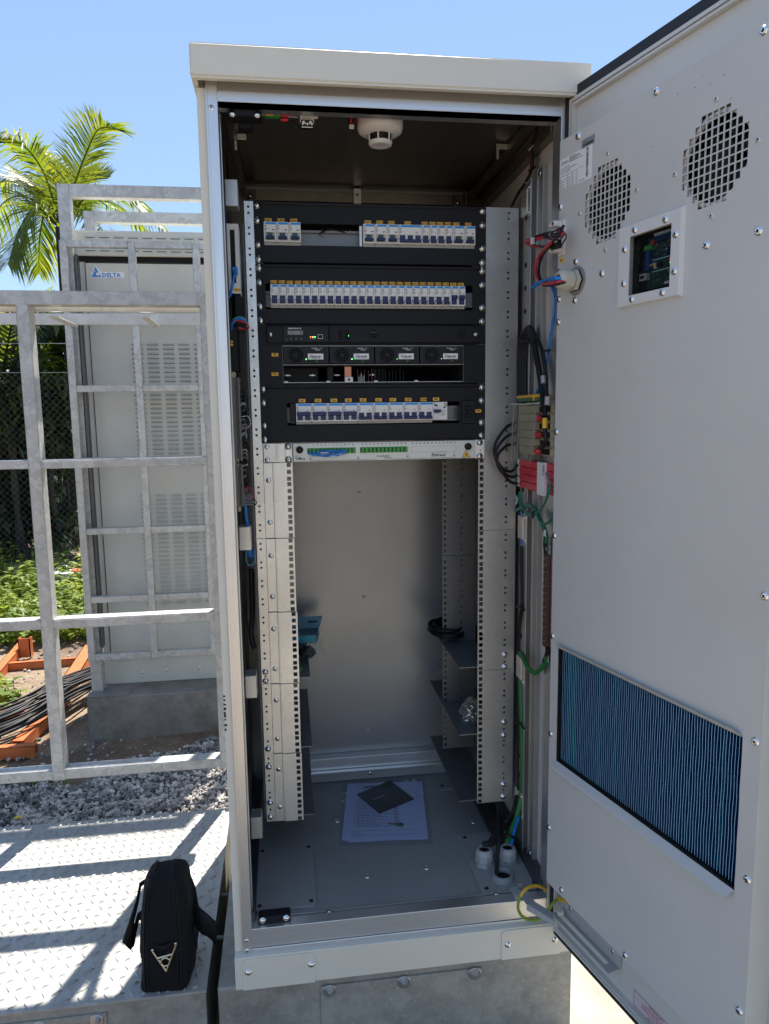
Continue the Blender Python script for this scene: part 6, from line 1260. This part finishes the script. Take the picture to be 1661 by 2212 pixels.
def gf3(n): x=rng.uniform(-3.2,-1.2,n); return np.stack([x,rng.uniform(1.6,4.8,n),np.full(n,GZ+.006)],1)
o=stones('soil_debris',900,gf3,.004,.014); o['label']='small pebbles and debris on the sandy soil by the orange frame'
p=P(38,1767,z=GZ+.03); single(MB('leaf_yellow').add([(p[0]-.016,p[1],p[2]),(p[0]-.004,p[1]+.010,p[2]+.006),(p[0]+.016,p[1]+.001,p[2]+.002),(p[0]+.004,p[1]-.010,p[2]+.004)],[(0,1,2),(0,2,3)]),'fallen_leaf','single fallen yellow leaf on the gravel near the deck edge','leaf',p)
# orange steel frame
t=thing('orange_frame','rusty orange steel frame lying on the soil left of the rear foundation','steel frame',P(100,1500,z=GZ))
def chan(pts,w_,h,zo=0.,nm='beam'):
    a,b_=[Vector(P(X,Y,z=GZ+h+zo)) for X,Y in pts]; d=(b_-a).normalized(); n=Vector((-d.y,d.x,0))*w_/2; q=MB('orange_paint')
    q.prism([tuple(a-n),tuple(b_-n),tuple(b_+n),tuple(a+n)],(0,0,-.006)); 
    for s_ in (-1,1): c1_=a+n*s_*.94; c2_=b_+n*s_*.94; q.prism([tuple(c1_-n*.06),tuple(c2_-n*.06),tuple(c2_+n*.06),tuple(c1_+n*.06)],(0,0,-h))
    return part(q,nm,t)
chan(((-70,1617),(78,1607)),.035,.055); chan(((38,1600),(112,1528)),.055,.05); chan(((104,1536),(196,1392)),.075,.062); chan(((12,1432),(166,1420)),.03,.045)
chan(((-20,1535),(112,1531)),.04,.04); chan(((-10,1452),(46,1388)),.05,.05); chan(((-60,1505),(14,1500)),.03,.03)
p=P(54,1420,z=GZ); part(MB('orange_paint').box(p[0]-.035,p[0]+.035,p[1],p[1]+.006,GZ,GZ+.12).box(p[0]+.029,p[0]+.035,p[1],p[1]+.05,GZ,GZ+.12).box(p[0]-.035,p[0]-.029,p[1],p[1]+.05,GZ,GZ+.12),'upright_stub',t)
p=P(102,1533,z=GZ+.06); part(MB('zinc').box(p[0]-.018,p[0]+.018,p[1]-.03,p[1]-.026,GZ+.03,GZ+.08,.002),'clamp',t)
q=MB('black_cable')
for k in range(20):
    r=random.uniform; a=(-60+r(-5,5),1550+k*3.4); m1=(40+r(-8,8),1512+k*3.4+r(-6,6)); m2=(105+r(-6,6),1478+k*3.0+r(-8,8)); m3=(160,1456+k*2.4+r(-8,8)); e_=(225,1430+k*2.2+r(-5,5))
    z=GZ+.075+r(0,.05); q.tube([P(*a,z=z-.02),P(*m1,z=z),P(*m2,z=z+.01),P(*m3,z=z),P(*e_,z=z-.02)],r(.005,.0075),7,5)
single(q,'black_cable_bundle','thick bundle of black cables draped across the orange steel frame','cable bundle',P(100,1490,z=GZ))
# buckets
def bucket(X,Yb,dia,h,mb_,ml,lb,lid,y=None):
    p=P(X,Yb,z=GZ); t=thing('bucket',lb,'bucket',p); r=dia/2; x,y,z=p
    part(MB(mb_).lathe((x,y,z),(0,0,1),[(r*.85,0),(r*.97,h*.78)],28),'lower_body',t); part(MB('bucket_white').lathe((x,y,z+h*.78),(0,0,1),[(r*.97,0),(r,h*.16)],28),'upper_body',t)
    part(MB(ml).lathe((x,y,z+h*.94),(0,0,1),[(r*1.06,0),(r*1.06,h*.05),(r*.98,h*.07),(r*.9,h*.045)],28),'lid',t)
    if lid: part(MB('steel_bolt').tube([(x-r*1.0,y,z+h*.9),(x-r*.9,y-.03,z+h*1.15),(x-r*.2,y-.05,z+h*1.34),(x+r*.6,y-.03,z+h*1.22),(x+r,y,z+h*.92)],.003,6,4),'handle',t)
bucket(146,1282,.175,.19,'bucket_blue','bucket_white','white lidded bucket with raised wire handle among the weeds',True); bucket(181,1279,.16,.20,'bucket_blue','bucket_orange','blue and white bucket with an orange lid behind the cage post',False)
# ================================================================== VEGETATION
def leafstrip(b,p,d,L,w_,droop,up):
    d=d/ (np.linalg.norm(d)+1e-9); s_=np.cross(d,up); s_/=np.linalg.norm(s_)+1e-9
    g=np.array((0,0,-1.)); m=p+d*L*.45+g*droop*L*.12; e=p+d*L*.9+g*droop*L*.5
    V=[p-s_*w_*.35,p+s_*w_*.35,m-s_*w_*.5,m+s_*w_*.5,e]; b.add(V,[(0,1,3,2),(2,3,4)])
def frond(b,pts,ll,n=44,w_=.028,droop=.6,rr=.014,wid=1.,vv=.35):
    P_=[np.array(q,float) for q in pts]; q_=[2*P_[0]-P_[1]]+P_+[2*P_[-1]-P_[-2]]; C=[]
    for i in range(1,len(q_)-2):
        for k in range(8):
            t=k/8; C.append(.5*((2*q_[i])+(-q_[i-1]+q_[i+1])*t+(2*q_[i-1]-5*q_[i]+4*q_[i+1]-q_[i+2])*t*t+(-q_[i-1]+3*q_[i]-3*q_[i+1]+q_[i+2])*t**3))
    C.append(P_[-1]); C=np.array(C); cur=b.cur; b.m('trunk' if False else b.mats[0]); b.tube(C,(rr,rr*.2),5,1); m=len(C)-1
    for i in range(n):
        f=.12+.88*i/(n-1); x=f*m; j=min(int(x),m-1); p=C[j]+(C[j+1]-C[j])*(x-j); a=C[j+1]-C[j]; a/=np.linalg.norm(a)+1e-9
        side=np.cross(a,(0,0,1)); side/=np.linalg.norm(side)+1e-9; up=np.cross(side,a); L=ll*(math.sin(PI*min(1,.18+.80*f))**.6)*random.uniform(.85,1.08)
        for s_ in (-1,1):
            d=side*s_*wid+a*(.55+.6*f)+up*vv*random.uniform(.4,1.4)+np.array([random.uniform(-.12,.12) for _ in range(3)])
            leafstrip(b,p,d,L,w_*random.uniform(.8,1.1),droop*random.uniform(.6,1.4),up+side*s_*.5)
def palm(name,lb,base,top,fr,m='palm_leaf',group='palms beyond the cage and fence',trunk=.09):
    t=thing(name,lb,'palm',tuple(base),group=group)
    part(MB('trunk').tube([base,[(base[i]+top[i])/2+(.05 if i==0 else 0) for i in range(3)],top],(trunk,trunk*.7),10,5),'trunk',t)
    b=MB(m)
    for f in fr: frond(b,**f)
    part(b,'crown',t); return t
def PX(l,y0,dy=0): return [P(X,Y,y=y0+dy*i) for i,(X,Y) in enumerate(l)]
y7=7.0; top=P(132,492,y=y7); base=(top[0]-.1,y7,GZ)
fr=[dict(pts=PX([(132,485),(158,406),(186,331),(214,278),(252,278)],y7,-.12),ll=.62,n=84,w_=0.0186,droop=.5,wid=1.0),
 dict(pts=PX([(128,480),(98,381),(58,321),(12,298),(-40,316)],y7,-.18),ll=.60,n=81,w_=0.0198,droop=1.0),
 dict(pts=PX([(125,480),(80,416),(20,391),(-50,416)],y7,.15),ll=.58,n=75,w_=0.0186,droop=1.1),
 dict(pts=PX([(135,482),(200,418),(280,426),(352,492)],y7,-.1),ll=.50,n=72,w_=0.0211,droop=1.0),
 dict(pts=PX([(120,485),(78,448),(40,500),(18,570)],y7,-.2),ll=.55,n=69,w_=0.0186,droop=1.2),
 dict(pts=PX([(125,480),(102,446),(86,510),(84,590)],y7,.2),ll=.5,n=66,w_=0.0186,droop=1.2),
 dict(pts=PX([(135,480),(170,416),(200,391),(232,386)],y7,.25),ll=.42,n=54,w_=0.0248,droop=.1,vv=1.1),
 dict(pts=PX([(130,480),(128,406),(112,356),(88,321)],y7,.3),ll=.55,n=66,w_=0.0186,droop=.8),
 dict(pts=PX([(135,482),(190,441),(250,441),(320,500)],y7,.35),ll=.45,n=66,w_=0.0217,droop=.8),
 dict(pts=PX([(120,482),(60,426),(5,441),(-30,520)],y7,.3),ll=.55,n=66,w_=0.0186,droop=1.1),
 dict(pts=PX([(138,485),(160,451),(200,470),(238,520)],y7,-.3),ll=.4,n=54,w_=0.0211,droop=.9),
 dict(pts=PX([(130,484),(110,426),(70,401),(30,366)],y7,.1),ll=.5,n=66,w_=0.0186,droop=.6)]
palm('palm_tree','large backlit palm with arching fronds above the cage against the sky',base,top,fr)
def rpalm(lb,X,Yt,y,size,nf,m='palm_leaf',seed=1,ll=.4,droop=1.,trunk=.03,el0=.15,base_z=GZ):
    random.seed(seed); top=np.array(P(X,Yt,y=y)); fr=[]
    for k in range(nf):
        a=2*PI*k/nf+random.uniform(-.3,.3); e=random.uniform(el0,1.25); d=np.array([math.cos(a)*math.cos(e),math.sin(a)*math.cos(e),math.sin(e)]); L=size*random.uniform(.8,1.15)
        p1=top+d*L*.4; p2=top+d*L*.75+np.array((0,0,-.10*L)); p3=top+d*L*1.0+np.array((0,0,-.38*L*random.uniform(.6,1.3))); fr.append(dict(pts=[top,p1,p2,p3],ll=ll,n=30,w_=.026,droop=droop))
    palm('palm_tree',lb,(top[0]+.05,y,base_z),tuple(top),fr,m,trunk=trunk)
rpalm('pale palm whose frond tips peek over the guard fence top rail',165,760,9.5,1.25,11,seed=3,ll=.45)
rpalm('small dark palm between fence post and cage below the cable ladder',118,900,6.6,1.0,12,'palm_leaf',seed=5,ll=.38)
rpalm('low dark palm behind the wire mesh at the left picture edge',20,930,6.3,1.15,15,'dark_leaf',seed=8,ll=.42,trunk=.028,el0=-.1)
rpalm('short fan of dark palm fronds above the two buckets',120,1150,6.4,.6,12,'dark_leaf',seed=9,ll=.32,trunk=.035)
rpalm('feathery palm crown above the wire mesh left of the fence post',0,850,6.0,1.2,14,'dark_leaf',seed=31,ll=.40)
rpalm('feathery palm crown above the wire mesh beside the cage',165,765,6.6,.8,13,'dark_leaf',seed=33,ll=.36)
rpalm('yellowish palm tops rising behind the mesh at the far left',30,790,7.6,1.1,11,'palm_leaf',seed=12,ll=.42)
random.seed(21)
def shrub(lb,X0,X1,Y0,Y1,y,dep,n,m,ls,group='shrubs behind the wire fence',name='shrub'):
    a=P(X0,Y1,y=y); b_=P(X1,Y0,y=y); t=thing(name,lb,'shrub',((a[0]+b_[0])/2,y,GZ),group=group)
    q=MB(m); cx,cz=(a[0]+b_[0])/2,(a[2]+b_[2])/2; rx,rz=abs(b_[0]-a[0])/2,abs(b_[2]-a[2])/2
    cl=[(random.uniform(-1,1),random.uniform(-1,1),random.uniform(-1,1)) for _ in range(26)]; cl=[c_ for c_ in cl if sum(v*v for v in c_)<1.25]
    for i in range(n):
        c_=random.choice(cl); p=np.array((cx+rx*(c_[0]+random.gauss(0,.2)),y+dep*(c_[1]+random.gauss(0,.2)),cz+rz*(c_[2]+random.gauss(0,.2))))
        d=np.array([random.gauss(0,1),random.gauss(0,1),random.gauss(.2,.7)]); leafstrip(q,p,d,ls*random.uniform(.6,1.3),ls*.42,random.uniform(.2,1),np.array([random.gauss(0,.5),random.gauss(0,.5),1]))
    part(q,'foliage',t); q=MB('trunk')
    for k in range(4): q.tube([(cx+rx*random.uniform(-.4,.4),y,GZ),(cx+rx*random.uniform(-.5,.5),y,cz),(cx+rx*random.uniform(-.7,.7),y+dep*.3,cz+rz*.6)],(.014,.006),6,3)
    part(q,'stems',t)
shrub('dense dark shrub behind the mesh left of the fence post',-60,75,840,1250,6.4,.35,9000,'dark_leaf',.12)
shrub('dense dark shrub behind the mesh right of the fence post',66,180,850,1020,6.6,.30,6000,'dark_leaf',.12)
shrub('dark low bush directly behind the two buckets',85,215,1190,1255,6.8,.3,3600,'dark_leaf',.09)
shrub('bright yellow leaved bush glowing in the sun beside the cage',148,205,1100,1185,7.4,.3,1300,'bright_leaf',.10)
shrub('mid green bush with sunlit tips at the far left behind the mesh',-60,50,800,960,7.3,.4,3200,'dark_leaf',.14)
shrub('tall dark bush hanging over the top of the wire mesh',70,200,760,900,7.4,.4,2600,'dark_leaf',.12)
def sapling(lb,X,Y0,Y1,y):
    a=P(X,Y1,y=y); t=thing('young_tree',lb,'tree',(a[0],y,GZ),group='thin tree trunks behind the mesh'); top=P(X-12,Y0,y=y)
    part(MB('trunk').tube([(a[0]+.08,y,GZ),a,((a[0]+top[0])/2+.03,y,(a[2]+top[2])/2),top],(.028,.018),10,5),'trunk',t)
    q=MB('dark_leaf')
    for i in range(500): p=np.array(top)+np.array([random.gauss(0,.35),random.gauss(0,.3),random.gauss(0,.3)]); leafstrip(q,p,np.array([random.gauss(0,1) for _ in range(3)]),.13,.05,.5,np.array([0,.3,1]))
    part(q,'crown',t)
sapling('slim pale trunk behind the mesh in the lower left gap',30,880,1060,6.0); sapling('dark leaning trunk beside the fence post above the buckets',112,870,1060,6.1)
# weeds
def weeds(name,lb,n,x0,x1,y0,y1,m,h0,h1,dens=None):
    q=MB(m); nrm=0
    for i in range(n):
        x=random.uniform(x0,x1); y=random.uniform(y0,y1)
        if dens and not dens(x,y): continue
        h=random.uniform(h0,h1)*(1 if random.random()<.85 else 1.6); st_=np.array((x,y,GZ)); tip=st_+np.array((random.gauss(0,.03),random.gauss(0,.03),h)); q.tube([st_,tip],(.0022,.001),4,1)
        for k in range(random.randint(5,9)):
            f=random.uniform(.25,1); p=st_+(tip-st_)*f; a=random.uniform(0,2*PI); d=np.array([math.cos(a),math.sin(a),random.uniform(-.1,.7)]); L=random.uniform(.05,.10); leafstrip(q,p,d,L,L*.42,random.uniform(.3,1),np.array([0,0,1.]))
    o=single(q,name,lb,None,kind='stuff'); return o
weeds('weeds','leafy green weeds growing over the soil behind the orange frame',2600,-3.6,-1.05,3.15,5.3,'weed_leaf',.06,.24,lambda x,y:(math.sin(x*3.1+y*2)+math.sin(y*5+x))*.5+(y-3.35)*1.0>-.35)
weeds('edge_weeds','small weed tufts at the left edge beside the cable bundle',90,-2.3,-1.62,1.75,2.35,'weed_leaf',.04,.14)
q=MB('grass_leaf')
for cx,cy in ((P(75,1700,z=GZ)[0],P(75,1700,z=GZ)[1]),(P(125,1700,z=GZ)[0],P(125,1700,z=GZ)[1]),(P(50,1690,z=GZ)[0],P(50,1690,z=GZ)[1])):
    for k in range(26):
        a=random.uniform(0,2*PI); leafstrip(q,np.array((cx+random.gauss(0,.03),cy+random.gauss(0,.02),GZ+.01)),np.array([math.cos(a)*.5,math.sin(a)*.5,1.]),random.uniform(.05,.11),.006,.6,np.array([math.cos(a),math.sin(a),.2]))
single(q,'grass_tufts','short grass blades poking out of the gravel below the fence rail',None,kind='stuff')
# chain link fence
t=thing('wire_fence','grey chain link fence in front of the dark shrubs','fence',(-2.5,5.42,GZ)); q=MB('mesh_wire'); ytop=P(60,805,y=5.42)[2]; x0,x1=-5.2,.6; c=.062; n=int((x1-x0)/c); hh=ytop-GZ
for s_ in (-1,1):
    for k in range(-int(hh/c)-1,n+1):
        xa=x0+k*c; za,zb_3=GZ,ytop; xs_=xa if s_>0 else xa+hh; xe=xa+hh if s_>0 else xa; a=[xs_,za]; e=[xe,ytop]
        if max(xs_,xe)<x0 or min(xs_,xe)>x1: continue
        y=5.42+s_*.002; d=.0009; q.add([(xs_-d,y-d,za),(xs_+d,y-d,za),(xe+d,y-d,ytop),(xe-d,y-d,ytop),(xs_,y+d,za),(xe,y+d,ytop)],[(0,1,2,3),(1,4,5,2),(4,0,3,5)])
part(q,'wire_mesh',t)
for z in (ytop,P(60,742,y=5.42)[2]): part(MB('zinc_dull').cyl((x0,5.42,z),(x1,5.42,z),.003,n=6),'tension_wire',t)
for x in (-4.6,.4): part(MB('concrete').box(x-.05,x+.05,5.44,5.54,GZ,ytop+.15),'fence_post',t)
# house far behind
t=thing('house','pale rendered house glimpsed through the palms beyond the fence','house',(-6,15,GZ))
a=P(-80,700,y=15); b_=P(60,700,y=15); part(MB('wall_house').box(a[0],b_[0]+.3,15,21,GZ,P(0,690,y=15)[2]),'wall',t); part(MB('roof_house').prism([(a[0]-.3,14.7,P(0,690,y=15)[2]),(b_[0]+.6,14.7,P(0,690,y=15)[2]),(b_[0]+.6,18,P(0,680,y=15)[2]+.5),(a[0]-.3,18,P(0,680,y=15)[2]+.5)],(0,0,.1)),'roof',t)
part(MB('glass_dark').box(b_[0]-1.6,b_[0]-.8,14.98,15,P(0,770,y=15)[2],P(0,722,y=15)[2]),'window',t)
a=P(85,745,y=13.); b_=P(230,745,y=13.); single(MB('wall_house').box(a[0],b_[0],13,13.2,GZ,P(0,752,y=13.)[2]),'garden_wall','pale garden wall glimpsed between palm fronds beside the cage','wall',((a[0]+b_[0])/2,13,GZ))

# small wear marks and debris seen in the photograph
q=MB('ink')
for X,Y in ((1517,165),(1562,163),(1533,182),(1578,213),(1345,805),(1352,803),(1462,205),(1500,190),(1408,318)):
    p=DP(X,Y,.0553); q.box(p[0],p[0]+random.uniform(.0015,.004),-.0553,-.0550,p[2],p[2]+.0006)
part(q,'scuff_marks',hx,F=DOOR)
q=MB('ink')
for X,Y,h in ((590,1905,0),(1096,1940,0),(560,1880,.007),(730,1700,0),(745,1862,0),(690,1840,0),(900,1880,0),(985,1800,0),(860,1930,0),(640,1935,.007),(1010,1930,0)):
    p=P(X,Y,z=ZF+h+.0006); q.box(p[0],p[0]+random.uniform(.001,.004),p[1],p[1]+.001,ZF+h+.0001,ZF+h+.0012)
part(q,'floor_specks',cab)
